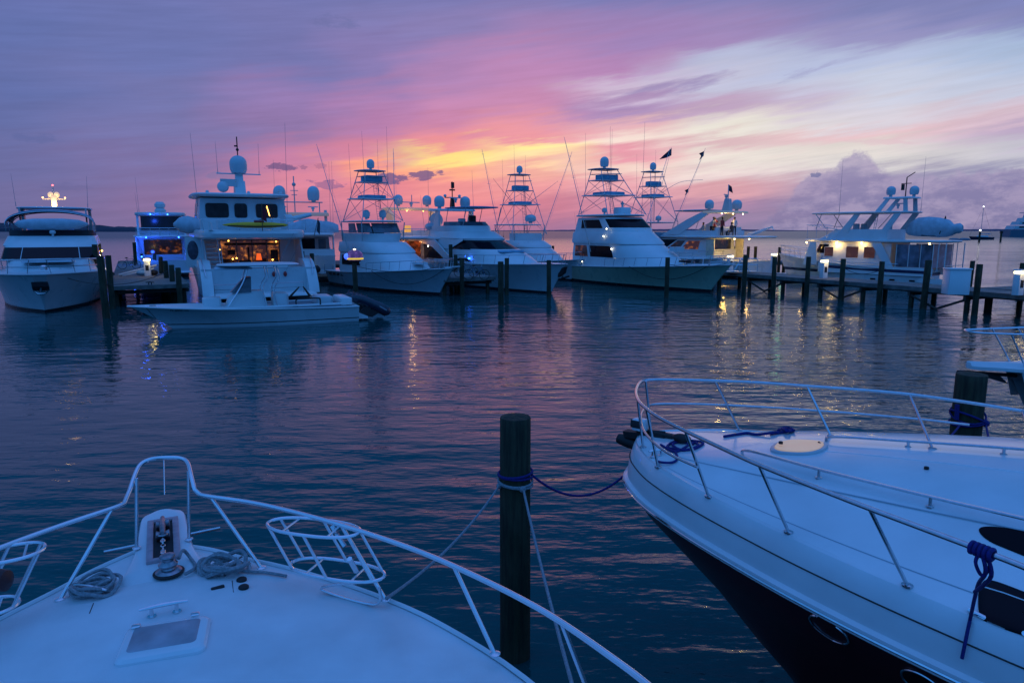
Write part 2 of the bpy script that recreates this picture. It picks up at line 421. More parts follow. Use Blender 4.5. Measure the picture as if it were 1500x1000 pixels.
    for i, (a0, st_) in enumerate(cols):
        r = N('ShaderNodeValToRGB'); e = r.color_ramp.elements; L.new(M('DIVIDE', el2, 20.0), r.inputs[0])
        r.color_ramp.interpolation = 'B_SPLINE' if False else 'EASE'
        e[0].position = 0; e[0].color = sky(*st_[0][1:]); e[1].position = st_[-1][0]/20; e[1].color = sky(*st_[-1][1:])
        for q in st_[1:-1]:
            k = e.new(q[0]/20); k.color = sky(*q[1:])
        if cur is None: cur = r.outputs[0]
        else: cur = MIX(MR(azw, cols[i-1][0], a0, 0, 1, True), cur, r.outputs[0])
    # fine streak brightness
    sb = MR(st3, .3, .7, .96, 1.04); sb = M('MULTIPLY', sb, MR(st, .3, .7, .96, 1.04))
    k = N('ShaderNodeVectorMath', operation='SCALE'); L.new(cur, k.inputs[0]); L.new(sb, k.inputs['Scale']); cur = k.outputs[0]
    # cumulus bank low on the right
    azn = lambda x: math.degrees(math.atan((x-750)/1000))
    fc = N('ShaderNodeFloatCurve'); cm = fc.mapping; c0 = cm.curves[0]
    prof = [(1080, 3.2), (1120, 1.2), (1160, 3.4), (1180, 4.7), (1215, 5.2), (1245, 6.0), (1262, 5.7), (1275, 4.2), (1330, 3.7), (1400, 4.0), (1500, 4.5)]
    prof = [(1060, -1.0), (1110, .6), (1145, 2.2), (1165, 3.8), (1182, 4.5), (1205, 4.6), (1228, 5.5), (1245, 5.9), (1262, 5.3), (1285, 4.2), (1330, 3.8), (1400, 4.0), (1500, 4.4)]
    pts = [((azn(x)-10)/30, (v+1)/8) for x, v in prof]
    c0.points[0].location = pts[0]; c0.points[1].location = pts[-1]
    for p in pts[1:-1]: c0.points.new(*p)
    cm.update(); L.new(M('DIVIDE', M('SUBTRACT', az, 10.0), 30.0), fc.inputs['Value'])
    top = M('SUBTRACT', M('MULTIPLY', fc.outputs[0], 8.0), 1.0)
    cn = noise(1.5, 1.1, 0, 1.0, 9, .66, 5)
    d = M('SUBTRACT', top, M('ADD', el, M('MULTIPLY', M('SUBTRACT', cn, .5), 2.3)))
    cmask = M('MULTIPLY', MR(d, -.15, .55, 0, .78, True), MR(az, 15, 24, 0, 1, True))
    ccol = MIX(MR(el, 0, 6, 0, 1), srgb(120, 114, 156), srgb(146, 136, 176))
    ccol = MIX(MR(noise(2.6, 1.2, 4, 1.0, 8, .65, 23), .38, .66, 0, .75, True), ccol, srgb(176, 160, 190))
    cur = MIX(cmask, cur, ccol)
    # small dark clouds and slanted purple streaks
    def blob(x, y, rx, ry, rot, col, amt, soft=.5, ns=1.1):
        nonlocal cur
        a = azn(x)*1.0; dy = -(y-500)/1000; e_ = math.degrees(math.atan((dy*CP-SP)/math.hypot(CP+dy*SP, (x-750)/1000)))
        a = math.degrees(math.atan2((x-750)/1000, CP+dy*SP))
        du = M('SUBTRACT', az, a); dv = M('SUBTRACT', el, e_); ca, sa = math.cos(R(rot)), math.sin(R(rot))
        u = M('ADD', M('MULTIPLY', du, ca), M('MULTIPLY', dv, sa)); v = M('SUBTRACT', M('MULTIPLY', dv, ca), M('MULTIPLY', du, sa))
        u = M('DIVIDE', u, rx*.0573); v = M('DIVIDE', v, ry*.0573)
        r2 = M('ADD', M('MULTIPLY', u, u), M('MULTIPLY', v, v))
        n_ = noise(rx*.045, ry*.06, rot, 1.0, 6, .65, x*.37)
        q = M('ADD', M('SUBTRACT', 1.0, r2), M('MULTIPLY', M('SUBTRACT', n_, .5), 3.4*ns))
        cur = MIX(MR(q, .0, soft, 0, amt, True), cur, sky(*col))
    blob(330, 258, 24, 7, 0, (112, 92, 150), .5, .9)
    blob(412, 245, 20, 6, 0, (112, 72, 124), .9)
    blob(444, 245, 6, 3.5, 0, (150, 86, 128), .8)
    blob(470, 243, 9, 4, 0, (170, 92, 128), .7)
    blob(478, 270, 24, 7, -6, (146, 86, 134), .8)
    blob(574, 262, 26, 9, 4, (116, 76, 126), .92)
    blob(624, 257, 27, 7, 6, (118, 78, 126), .92)
    blob(486, 32, 34, 10, 0, (98, 88, 152), .55, 1.2)
    blob(52, 203, 26, 7, 0, (84, 80, 146), .5, 1.2)
    blob(95, 274, 30, 6, 0, (94, 78, 140), .4, 1.2)
    blob(985, 128, 96, 11, 9, (142, 112, 168), .75, 1.3, .9)
    blob(905, 150, 90, 9, 9, (160, 116, 166), .7, 1.3, .9)
    blob(1180, 106, 44, 6, 14, (146, 132, 182), .55, 1.3)
    blob(1290, 208, 50, 5, -3, (208, 158, 176), .5, 1.2)
    blob(1195, 256, 8, 3.5, 0, (104, 92, 148), .8)
    # overhead and behind the camera: deep dusk blue
    high = MIX(MR(el, 30, 66, 0, 1, True), srgb(30, 98, 164), srgb(100, 142, 232))
    upm = MR(el, 15.5, 22, 0, 1, True)
    cur = MIX(upm, cur, high)
    back = MIX(MR(el, 0, 30, 0, 1, True), srgb(52, 118, 196), srgb(66, 142, 232))
    absaz = M('ABSOLUTE', az)
    cur = MIX(MR(absaz, 55, 110, 0, 1, True), cur, back)
    cur = MIX(MR(el, -12, -.4, 1, 0, True), cur, srgb(34, 60, 92))
    bg = N('ShaderNodeBackground'); L.new(cur, bg.inputs[0]); bg.inputs['Strength'].default_value = 1.05
    out = N('ShaderNodeOutputWorld'); L.new(bg.outputs[0], out.inputs[0])
    w.cycles.sampling_method = 'MANUAL'; w.cycles.sample_map_resolution = 512
build_world()
# the sun is already at the horizon: only a faint warm glow comes from behind the clouds
sun = bpy.data.lights.new('sun', 'SUN'); sun.energy = .03; sun.angle = R(40); sun.color = (1, .42, .3)
suno = bpy.data.objects.new('sun', sun); COL.objects.link(suno)
suno.rotation_euler = (R(90-4), 0, R(180+2))

# ---------------------------------------------------------------- water
def build_water():
    m = bpy.data.materials.new('sea_water'); m.use_nodes = True; nt = m.node_tree; L = nt.links; b = nt.nodes['Principled BSDF']
    b.inputs['Base Color'].default_value = (.001, .058, .062, 1); b.inputs['Roughness'].default_value = .03; b.inputs['IOR'].default_value = 1.38; b.inputs['Specular Tint'].default_value = (.52, .95, 1, 1)
    geo = nt.nodes.new('ShaderNodeNewGeometry')
    def M(op, a, c=None, d=None):
        k = nt.nodes.new('ShaderNodeMath'); k.operation = op
        for i, v in enumerate((a, c, d)):
            if v is None: continue
            if hasattr(v, 'is_output'): L.new(v, k.inputs[i])
            else: k.inputs[i].default_value = v
        return k.outputs[0]
    def noise(sx, sy, rot, det, rough, off):
        mp = nt.nodes.new('ShaderNodeMapping'); L.new(geo.outputs['Position'], mp.inputs[0])
        mp.inputs['Rotation'].default_value = (0, 0, R(rot)); mp.inputs['Scale'].default_value = (sx, sy, 1); mp.inputs['Location'].default_value = (off, 0, 0)
        n = nt.nodes.new('ShaderNodeTexNoise'); n.noise_dimensions = '2D'; n.inputs['Scale'].default_value = 1; n.inputs['Detail'].default_value = det; n.inputs['Roughness'].default_value = rough
        L.new(mp.outputs[0], n.inputs['Vector']); return n.outputs['Fac']
    big = noise(.22, .55, 8, 2, .5, 3)
    mid = noise(.85, 2.1, -6, 3, .5, 9)
    sml = noise(4.2, 10.5, 12, 3, .6, 21)
    calm = noise(.05, .09, 0, 3, .5, 40)   # patches of calmer and more ruffled water
    # more wave on the right, where the breeze reaches past the docks
    sep = nt.nodes.new('ShaderNodeSeparateXYZ'); L.new(geo.outputs['Position'], sep.inputs[0])
    mr = nt.nodes.new('ShaderNodeMapRange'); L.new(M('DIVIDE', sep.outputs['X'], M('ADD', sep.outputs['Y'], 4.0)), mr.inputs['Value'])
    mr.inputs['From Min'].default_value = -.25; mr.inputs['From Max'].default_value = .5; mr.inputs['To Min'].default_value = .55; mr.inputs['To Max'].default_value = 1.35
    cm = nt.nodes.new('ShaderNodeMapRange'); L.new(calm, cm.inputs['Value']); cm.inputs['From Min'].default_value = .35; cm.inputs['From Max'].default_value = .65
    cm.inputs['To Min'].default_value = .5; cm.inputs['To Max'].default_value = 1.2
    amp = M('MULTIPLY', mr.outputs[0], cm.outputs[0])
    h = M('ADD', M('MULTIPLY', big, .085), M('MULTIPLY', mid, .06))
    h = M('MULTIPLY', h, amp)
    h = M('ADD', h, M('MULTIPLY', sml, M('MULTIPLY', M('POWER', amp, 2.0), .0055)))
    bp = nt.nodes.new('ShaderNodeBump'); bp.inputs['Strength'].default_value = 1; bp.inputs['Distance'].default_value = 1
    L.new(h, bp.inputs['Height']); L.new(bp.outputs['Normal'], b.inputs['Normal'])
    dm = nt.nodes.new('ShaderNodeMapRange'); L.new(sep.outputs['Y'], dm.inputs['Value']); dm.inputs['From Min'].default_value = 60; dm.inputs['From Max'].default_value = 400
    dm.inputs['To Min'].default_value = .03; dm.inputs['To Max'].default_value = .34; L.new(dm.outputs[0], b.inputs['Roughness'])
    mb = MB(); mb.add([(-9000, -400, 0), (9000, -400, 0), (9000, 14000, 0), (-9000, 14000, 0)], [(0, 1, 2, 3)])
    struct(mb.build('sea', m, flat=True))
build_water()

def land(name, x0, x1, Y, hs, dep, col, seed):
    """low wooded shore with an uneven tree-top outline"""
    rnd = random.Random(seed); mb = MB(); n = 260; rows = [[], [], [], []]
    hf = curve(hs); ph = [rnd.uniform(0, 6.28) for _ in range(8)]
    for i in range(n+1):
        t = i/n; x = x0+(x1-x0)*t; h = hf(t)
        h *= 1+.10*sum(math.sin(t*(17*(k+1))+ph[k])/(k+1) for k in range(6))+rnd.uniform(-.06, .09)
        h = max(.3, h)
        rows[0].append((x, Y-6, -.5)); rows[1].append((x, Y, h*.35)); rows[2].append((x, Y+dep*.3, h)); rows[3].append((x, Y+dep, -.5))
    mb.grid(rows); m = mat(name+'_growth', col, .95, noise=.4, nscale=.02)
    return struct(mb.build(name, m))
land('wooded_headland', -2600, -820, 1700, [(0, 30), (.55, 27), (.75, 22), (.93, 12), (1, 8)], 300, (.035, .035, .06), 1)
land('far_shore', -900, 3200, 3000, [(0, 3), (.2, 2), (.34, 8), (.42, 8), (.5, 5), (.56, 2), (.7, 9), (.8, 8), (1, 6)], 300, (.09, .07, .13), 2)
# ---------------------------------------------------------------- boat building helpers (local: x forward, y port, z up)
class Hull:
    def __init__(s, L, B, zs, zb, over=1.0, trans=.88, bp=2.3, wl=.88, x0=0.0, tip=.03, mid=None, wp=1.7):
        s.L, s.B, s.zs, s.zb, s.over, s.trans, s.bp, s.wl, s.x0, s.tip, s.mid, s.wp = L, B, zs, zb, over, trans, bp, wl, x0, tip, mid, wp
    def bd(s, t):
        b = s.B/2
        if t < .5: return b*(s.trans+(1-s.trans)*math.sin(math.pi/2*t/.5))
        return b*(1-(1-s.tip)*((t-.5)/.5)**s.bp)
    def bw(s, t):
        b = s.B/2*s.wl
        if t < .35: return b*(s.trans+(1-s.trans)*math.sin(math.pi/2*t/.35))
        return max(.02, b*(1-((t-.35)/.65)**s.wp))
    def zd(s, t):
        k = t*t*(1.0 if s.mid is None else 1)
        return s.zs+(s.zb-s.zs)*(t**1.6)
    def xd(s, t): return s.x0+t*(s.L-s.x0+s.over)
    def xw(s, t): return s.x0+t*(s.L-s.x0)
    def edge(s, t, side=1, inset=0.0, up=0.0):
        return Vector((s.xd(t)-(inset if t > .93 else 0), side*max(.01, s.bd(t)-inset), s.zd(t)+up))
    def t_of(s, x): return (x-s.x0)/(s.L-s.x0+s.over)
    def make(s, par, m, deckm=None, rub=None, n=28, name='hull'):
        rows = []
        ks = [0, .12, .3, .5, .7, .86, 1.0]
        for i in range(n+1):
            t = i/n; row = []
            zt = s.zd(t)
            for k in ks:
                q = (1-k)**1.6
                if k < 1: b = s.bw(t)+(s.bd(t)-s.bw(t))*(1-k)**(1.0+.9*t)
                else: b = s.bw(t)
                x = s.xw(t)+(s.xd(t)-s.xw(t))*(1-k)**1.15
                row.append((x, b, zt*(1-k)))
            row.append((s.xw(t)-.25*t, s.bw(t)*.8, -.35))
            rows.append(row)
        mb = MB(); mb.grid(rows); mb.grid([[(p[0], -p[1], p[2]) for p in r] for r in rows])
        mb.grid([rows[-1], [(p[0], -p[1], p[2]) for p in rows[-1]]])
        r0 = rows[0]; mb.add([*r0, *[(p[0], -p[1], p[2]) for p in reversed(r0)]], [tuple(range(len(r0)*2))])
        h = mb.build(name, m, par, ang=50)
        # deck with camber, set 4 cm below the sheer
        d = []
        for i in range(n+1):
            t = i/n; b = s.bd(t)-.03; z = s.zd(t)-.03
            d.append([(s.xd(t), b*u, z+.06*(1-u*u)*min(1, b)) for u in (-1, -.6, -.2, .2, .6, 1)])
        MB().grid(d).build('deck', deckm or GEL, par, recalc=False)
        rb = MB()
        pts = [s.edge(i/n, 1, -.01, -.03) for i in range(n+1)]+[s.edge(i/n, -1, -.01, -.03) for i in range(n, -1, -1)]
        rb.tube(pts, .035, 6); rb.build('rub_rail', rub or GEL2, par)
        return h
    def rail(s, par, t0, t1=1.0, h=.65, n=7, mid=False, m=None, r=.02, lean=.06):
        mb = MB()
        def pt(t, sd, up): 
            p = s.edge(t, sd, .1, up); p.y -= sd*(-lean)*up/h if up else 0
            return p
        for hh in ([h, h*.5] if mid else [h]):
            pts = [s.edge(t0, 1, .1, 0)] if hh == h else []
            pts += [pt(t0+(t1-t0)*(i+.3)/20.3, 1, hh) for i in range(21)]+[pt(t0+(t1-t0)*(i+.3)/20.3, -1, hh) for i in range(20, -1, -1)]
            if hh == h: pts += [s.edge(t0, -1, .1, 0)]
            mb.tube(pts, r, 6)
        for i in range(n):
            t = t0+(t1-t0)*(i+1)/(n+.2)
            for sd in (1, -1): mb.tube([s.edge(t, sd, .1, -.03), pt(min(1, t+.012), sd, h)], r*.85, 5)
        return mb.build('bow_rail', m or STEEL, par)

class House:
    """lofted superstructure. level = (z, x_aft, x_front, half_width, front_curve, squareness)"""
    def __init__(s, levels): s.lv = sorted(levels)
    def at(s, z):
        lv = s.lv
        if z <= lv[0][0]: return lv[0][1:]
        for a, b in zip(lv, lv[1:]):
            if z <= b[0]:
                t = (z-a[0])/(b[0]-a[0]); return tuple(p+(q-p)*t for p, q in zip(a[1:], b[1:]))
        return lv[-1][1:]
    def pt(s, t, z, off=0.0):
        xa, xf, w, rf, sq = s.at(z); sg = 1 if t >= 0 else -1; u = abs(t); w = w+off; xf = xf+off
        if u < .5:
            ph = u/.5*math.pi/2
            x = xf-rf+rf*max(0, math.cos(ph))**(2/sq); y = w*math.sin(ph)**(2/sq)
        else:
            k = (u-.5)/.5; x = (xf-rf)+(xa-(xf-rf))*k; y = w
        return (x, sg*y, z)
    def make(s, par, m, name='cabin', zs=None, cap=True, ang=40):
        zs = zs or [l[0] for l in s.lv]
        ts = [-1, -.9, -.75, -.6, -.5, -.46, -.42, -.36, -.28, -.2, -.1, 0, .1, .2, .28, .36, .42, .46, .5, .6, .75, .9, 1]
        rows = [[s.pt(t, z) for t in ts] for z in zs]
        mb = MB(); mb.grid(rows)
        for r, r2 in zip(rows, rows[1:]): mb.add([r[0], r[-1], r2[-1], r2[0]], [(0, 1, 2, 3)])
        if cap:
            n = len(ts); mb.add(rows[-1], [tuple(range(n))]); mb.add(rows[0], [tuple(range(n))])
        return mb.build(name, m, par, ang=ang)
    def window(s, par, t0, t1, z0, z1, m=None, name='window', n=8, off=.012, slant=0.0, slant2=0.0, frame=None, top=None):
        """patch of glass lying on the wall between t0..t1 and z0..z1; slant shifts the top edge along t"""
        m = m or GLASS; rows = []
        for j in range(5):
            v = j/4; row = []
            for i in range(n+1):
                u = i/n; t = (t0+slant*v)+((t1+slant2*v)-(t0+slant*v))*u
                zt = z1 if top is None else z0+(z1-z0)*top(u)
                row.append(s.pt(t, z0+(zt-z0)*v, off))
            rows.append(row)
        mb = MB(); mb.grid(rows)
        # returns to the wall so that the pane is a solid slab
        per = rows[0]+[r[-1] for r in rows[1:]]+list(reversed(rows[-1][:-1]))+[r[0] for r in reversed(rows[1:-1])]
        c = Vector((sum(p[0] for p in per)/len(per), 0, 0))
        inn = [(p[0]-(off*2 if abs(p[0]) else 0), p[1]*(1-off*2/max(.3, abs(p[1]))), p[2]) for p in per]
        mb.grid([per+[per[0]], inn+[inn[0]]])
        return mb.build(name, m, par, ang=30, recalc=False)

def roof_slab(par, xa, xf, w, z, th=.12, rf=.8, sq=2.6, m=None, name='hardtop', crown=.07, wa=None):
    """rounded slab with a softened edge; xa aft, xf front"""
    out = []
    wa = wa or w
    N_ = 36
    for i in range(N_):
        a = 2*math.pi*i/N_; cx = math.cos(a); sy = math.sin(a)
        px = (abs(cx)**(2/6))*(1 if cx >= 0 else -1); py = (abs(sy)**(2/6))*(1 if sy >= 0 else -1)
        if cx > 0: px = (abs(cx)**(2/sq)); py = (abs(sy)**(2/sq))*(1 if sy >= 0 else -1)
        out.append((px, py))
    mid = (xa+xf)/2; hl = (xf-xa)/2; mb = MB(); rows = []
    for sc, zz in ((.0, -th), (.9, -th), (.985, -th*.8), (1.0, -th*.4), (.985, -th*.05), (.94, 0), (.6, crown*.7), (.0, crown)):
        rows.append([(mid+p[0]*hl*sc, p[1]*(w if p[0] > 0 else w+(wa-w)*min(1, -p[0]))*sc, z+zz) for p in out])
    mb.grid(rows, closed=True)
    return mb.build(name, m or GEL, par, ang=50)

def pane(par, pts, m=None, name='window', th=.03, n=None):
    """flat polygon through 3-D points with a thickness"""
    P = [Vector(p) for p in pts]; nn = n or (P[1]-P[0]).cross(P[2]-P[0]).normalized(); k = len(P)
    vs = [p+nn*th for p in P]+[p-nn*th for p in P]
    mb = MB(); mb.add(vs, [tuple(range(k)), tuple(range(2*k-1, k-1, -1))]+[(i, (i+1) % k, k+(i+1) % k, k+i) for i in range(k)])
    return mb.build(name, m or GLASS, par, flat=True)

def rounded_poly(cx, cz, w, h, r, n=4):
    pts = []
    for qx, qz, a0 in ((1, 1, 0), (-1, 1, 90), (-1, -1, 180), (1, -1, 270)):
        for i in range(n+1):
            a = R(a0+90*i/n); pts.append((cx+qx*(w/2-r)+r*math.cos(a), cz+qz*(h/2-r)+r*math.sin(a)))
    return pts

def side_window(par, x, z, w, h, y, m=None, r=.08, name='window', frame=True, fm=None, slant=0.0):
    """window on a wall facing +-y, rounded corners, with a proud frame"""
    sg = 1 if y > 0 else -1
    P = [(px+slant*(pz-z), pz) for px, pz in rounded_poly(x, z, w, h, r)]
    o = MB().prism(P, y-.01*sg, y+.012*sg).build(name, m or GLASS, par, flat=True)
    if frame:
        f = MB(); f.tube([(p[0], y+.012*sg, p[1]) for p in P], .022, 5, closed=True); f.build('frame', fm or GEL, o)
    return o
def aft_window(par, y, z, w, h, x, m=None, r=.08, name='window', fm=None, frame=True, dirn=-1):
    P = rounded_poly(y, z, w, h, r); mb = MB(); n = len(P)
    vs = [(x+.02*dirn, p[0], p[1]) for p in P]+[(x-.02*dirn, p[0], p[1]) for p in P]
    mb.add(vs, [tuple(range(n)), tuple(range(2*n-1, n-1, -1))]+[(i, (i+1) % n, n+(i+1) % n, n+i) for i in range(n)])
    o = mb.build(name, m or GLASS, par, flat=True)
    if frame:
        f = MB(); f.tube([(x+.02*dirn, p[0], p[1]) for p in P], .024, 5, closed=True); f.build('frame', fm or GEL, o)
    return o

def sat_dome(par, x, y, z, r=.35, h=None, name='satellite_dome', ped=.15, m=None):
    h = h or r*2.3
    prof = [(r*.35, -ped), (r*.35, 0), (r*.82, .02), (r*.97, h*.22), (r, h*.5)]+[(r*math.cos(a), h*.55+(h*.45)*math.sin(a)) for a in (0, .3, .6, .9, 1.15, 1.35, 1.5)]
    return MB().lathe(prof, (x, y, z), 18).build(name, m or DOME, par)

def antenna(par, a, b, r=.018, name='antenna'):
    P0, P1 = Vector(a), Vector(b)
    r = min(r, .02)*.8; mb = MB(); mb.tube([P0, P0.lerp(P1, .12), P0.lerp(P1, .13), P0.lerp(P1, .6), P1], [r*1.5, r*1.5, r, r*.8, r*.5], 5)
    return mb.build(name, ANT, par)

def radar_bar(par, x, y, z, w=1.2, rz=.3):
    mb = MB(); mb.lathe([(.09, -.25), (.09, -.05), (.16, -.03), (.16, .1), (.05, .13)], (x, y, z), 10); mb.box((x, y, z+.17), (.1, w, .09), rz)
    return mb.build('radar', DOME, par)

def outrigger(par, a, b, spread=(0, 1, 0), n=2, r=.035):
    P0, P1 = Vector(a), Vector(b); mb = MB(); mb.tube([P0, P0.lerp(P1, .5), P1], [r, r*.8, r*.4], 6)
    for i in range(n):
        k = .35+.3*i; c = P0.lerp(P1, k); s_ = Vector(spread)*(.22-.05*i)
        mb.tube([c-s_, c+s_], .012, 4)
        q = c+s_; 
    mb.tube([P0, P0.lerp(P1, .35)+Vector(spread)*.22, P0.lerp(P1, .65)+Vector(spread)*.17, P1], .007, 4)
    return mb.build('outrigger', ALU, par)

def rod(par, a, ang=20, h=2.0, az=0):
    d = Vector((math.sin(R(ang))*math.cos(R(az)), math.sin(R(ang))*math.sin(R(az)), math.cos(R(ang))))
    P = Vector(a); mb = MB(); mb.tube([P, P+d*.5, P+d*.52, P+d*h], [.02, .02, .009, .004], 5); mb.ball(P+d*.45+Vector((.05, 0, 0)), .05, 8)
    return mb.build('fishing_rod', BLACK, par)

def tower(par, xb, wb, zb, xt, wt, zt, lens=(2.6, 1.1), plats=(.45, .78), m=None, buggy=True, dome=.28, ant=2, ant_h=2.4):
    """tuna tower: four legs from the hardtop to a standing platform, rings, braces, ladder, roof, dome and whips"""
    m = m or ALU; t = bpy.data.objects.new('tuna_tower', None); COL.objects.link(t); t.parent = par
    def leg(k, sx, sy):
        lx = lens[0]+(lens[1]-lens[0])*k; x = xb+(xt-xb)*k+sx*lx/2; y = sy*(wb+(wt-wb)*k); return Vector((x, y, zb+(zt-zb)*k))
    for sx in (-1, 1):
        for sy in (-1, 1):
            MB().tube([leg(0, sx, sy), leg(.5, sx, sy), leg(1, sx, sy)], .034, 6).build('leg', m, t)
    fr = MB()
    ks = [0, *plats, .9, 1]
    for k in ks[1:]:
        c = [leg(k, -1, -1), leg(k, 1, -1), leg(k, 1, 1), leg(k, -1, 1)]; fr.tube(c, .024, 5, closed=True)
    for a, b in zip(ks[:2], ks[1:3]):
        for sy in (-1, 1):
            fr.tube([leg(a, -1, sy), leg(b, 1, sy)], .02, 5); fr.tube([leg(a, 1, sy), leg(b, -1, sy)], .02, 5)
        fr.tube([leg(a, -1, -1), leg(b, -1, 1)], .016, 5); fr.tube([leg(a, 1, 1), leg(b, 1, -1)], .016, 5)
    fr.build('brace', m, t)
    ld = MB(); k1 = plats[1]
    for sy in (.14, -.14):
        ld.tube([leg(0, -1, 1)+Vector((-.12, sy-.2, 0)), leg(k1, -1, 1)+Vector((-.12, sy-.2, 0))], .016, 5)
    for i in range(1, 15):
        q = leg(k1*i/15, -1, 1)+Vector((-.12, -.2, 0)); ld.tube([q+Vector((0, .14, 0)), q-Vector((0, .14, 0))], .012, 4)
    ld.build('ladder', m, t)
    p = leg(plats[0], 0, 0); w0 = wb+(wt-wb)*plats[0]
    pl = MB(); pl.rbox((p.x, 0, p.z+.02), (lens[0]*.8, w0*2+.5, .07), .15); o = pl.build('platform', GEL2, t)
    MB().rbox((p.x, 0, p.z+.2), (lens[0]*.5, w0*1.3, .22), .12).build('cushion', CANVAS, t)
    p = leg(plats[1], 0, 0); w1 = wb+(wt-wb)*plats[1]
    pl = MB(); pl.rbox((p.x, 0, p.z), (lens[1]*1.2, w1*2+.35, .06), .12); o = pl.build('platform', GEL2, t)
    MB().rbox((p.x+.1, 0, p.z+.28), (lens[1]*.75, w1*1.55, .42), .12).build('control_station', CANVAS, t)
    MB().tube([leg(.9, 1, -1)+Vector((.25, 0, 0)), leg(.9, 1, 1)+Vector((.25, 0, 0))], .03, 6).build('belly_rail', m, t)
    p = leg(1, 0, 0)
    o = roof_slab(t, p.x-lens[1]*.75, p.x+lens[1]*.8, wt+.4, p.z+.08, .07, sq=2.4, name='tower_roof', m=GEL2)
    sat_dome(t, p.x, 0, p.z+.25, dome, name='radar_dome')
    for i in range(ant):
        sy = 1 if i % 2 else -1; q = leg(.55+.2*(i//2), -1 if i < 2 else 1, sy)
        antenna(t, q, q+Vector((-.1, .05*sy, ant_h+.5*(i % 2)+1.2)), .016)
    return t

def person(x, y, z, rz, label, group, shirt, pose='stand', h=1.72, pants=(.02, .02, .03)):
    """one continuous skinned body, hair as a child"""
    V = []; E = []; Rr = []
    def v(p, r, par=None):
        V.append(tuple(k*h/1.75 for k in p)); Rr.append(r*h/1.75)
        if par is not None: E.append((par, len(V)-1))
        return len(V)-1
    sit = pose == 'sit'; lean = .05 if pose != 'lean' else .3
    base = .5 if sit else .95
    pel = v((0, 0, base), .15); ch = v((lean*.6, 0, base+.3), .16, pel); up = v((lean, 0, base+.46), .13, ch)
    nk = v((lean, 0, base+.56), .055, up); hd = v((lean+.01, 0, base+.66), .095, nk); v((lean+.01, 0, base+.77), .085, hd); 
    for s in (-1, 1):
        hip = v((0, s*.09, base-.06), .095, pel)
        if sit: k = v((.42, s*.12, base-.02), .07, hip); a = v((.44, s*.13, base-.4), .045, k)
        else: k = v((.03, s*.1, base-.45), .065, hip); a = v((0, s*.11, base-.86), .042, k)
        v((a and V[a][0]*1.75/h+.15, s*.12, (base-.42) if sit else base-.91), .035, a)
        sh = v((lean, s*.18, base+.43), .065, up)
        if pose == 'arm' and s == 1: e = v((lean+.16, s*.32, base+.35), .042, sh); hnd = v((lean+.32, s*.24, base+.52), .03, e)
        else: e = v((lean-.02, s*.25, base+.16), .042, sh); hnd = v((lean+.12, s*.2, base-.02 if not sit else base+.1), .028, e)
        v((V[hnd][0]*1.75/h+.06, s*.19, V[hnd][2]*1.75/h-.05), .022, hnd)
    me = bpy.data.meshes.new('person'); me.from_pydata(V, E, []); 
    o = bpy.data.objects.new('person', me); COL.objects.link(o)
    sk = o.modifiers.new('skin', 'SKIN'); sk.use_smooth_shade = True
    for i, r in enumerate(Rr): me.skin_vertices[0].data[i].radius = (r, r*(1.0))
    me.skin_vertices[0].data[0].use_root = True
    sb = o.modifiers.new('sub', 'SUBSURF'); sb.levels = sb.render_levels = 1
    bpy.context.view_layer.update()
    ev = o.evaluated_get(bpy.context.evaluated_depsgraph_get()); m2 = bpy.data.meshes.new_from_object(ev)
    o.modifiers.clear(); o.data = m2; m2.name = 'person'
    m2.materials.clear()
    for mm in (SKIN, mat('shirt_%d' % (hash(shirt) % 9999), shirt, .9), mat('trousers', pants, .9)): m2.materials.append(mm)
    for p in m2.polygons:
        zc = p.center.z/(h/1.75); p.material_index = 0 if zc > base+.53 or (not sit and zc < .12) else (1 if zc > base-.02 else 2)
    o.location = (x, y, z); o.rotation_euler = (0, 0, rz); tag(o, label, 'person', group)
    hr = MB(); hr.ball(((lean-.015)*h/1.75, 0, (base+.735)*h/1.75), .105, 10, sz=.95); hr.build('hair', mat('dark_hair', (.015, .01, .008), .7), o)
    return o
def boat(label, cat, stem, phi, L, name='motor_yacht', group=None):
    d = Vector((math.cos(R(phi)), math.sin(R(phi)), 0))
    return thing(name, label, cat, Vector(stem)-d*L, R(phi), group)
NAVY = (.012, .02, .06); DRK = (.015, .015, .02)
HW = hull_mat('hull_white', (.55, .6, .62), DRK, .14)
HW2 = hull_mat('hull_white_navy_stripe', (.62, .66, .68), DRK, .12, stripe=NAVY, zs=(.95, 1.22))
HGREEN = hull_mat('hull_pale_green', (.36, .46, .34), DRK, .2)
HGREY = hull_mat('hull_blue_grey', (.42, .5, .54), DRK, .2)
HTEND = hull_mat('hull_tender', (.55, .62, .64), (.5, .56, .6), .02, stripe=DRK, zs=(.17, .215))

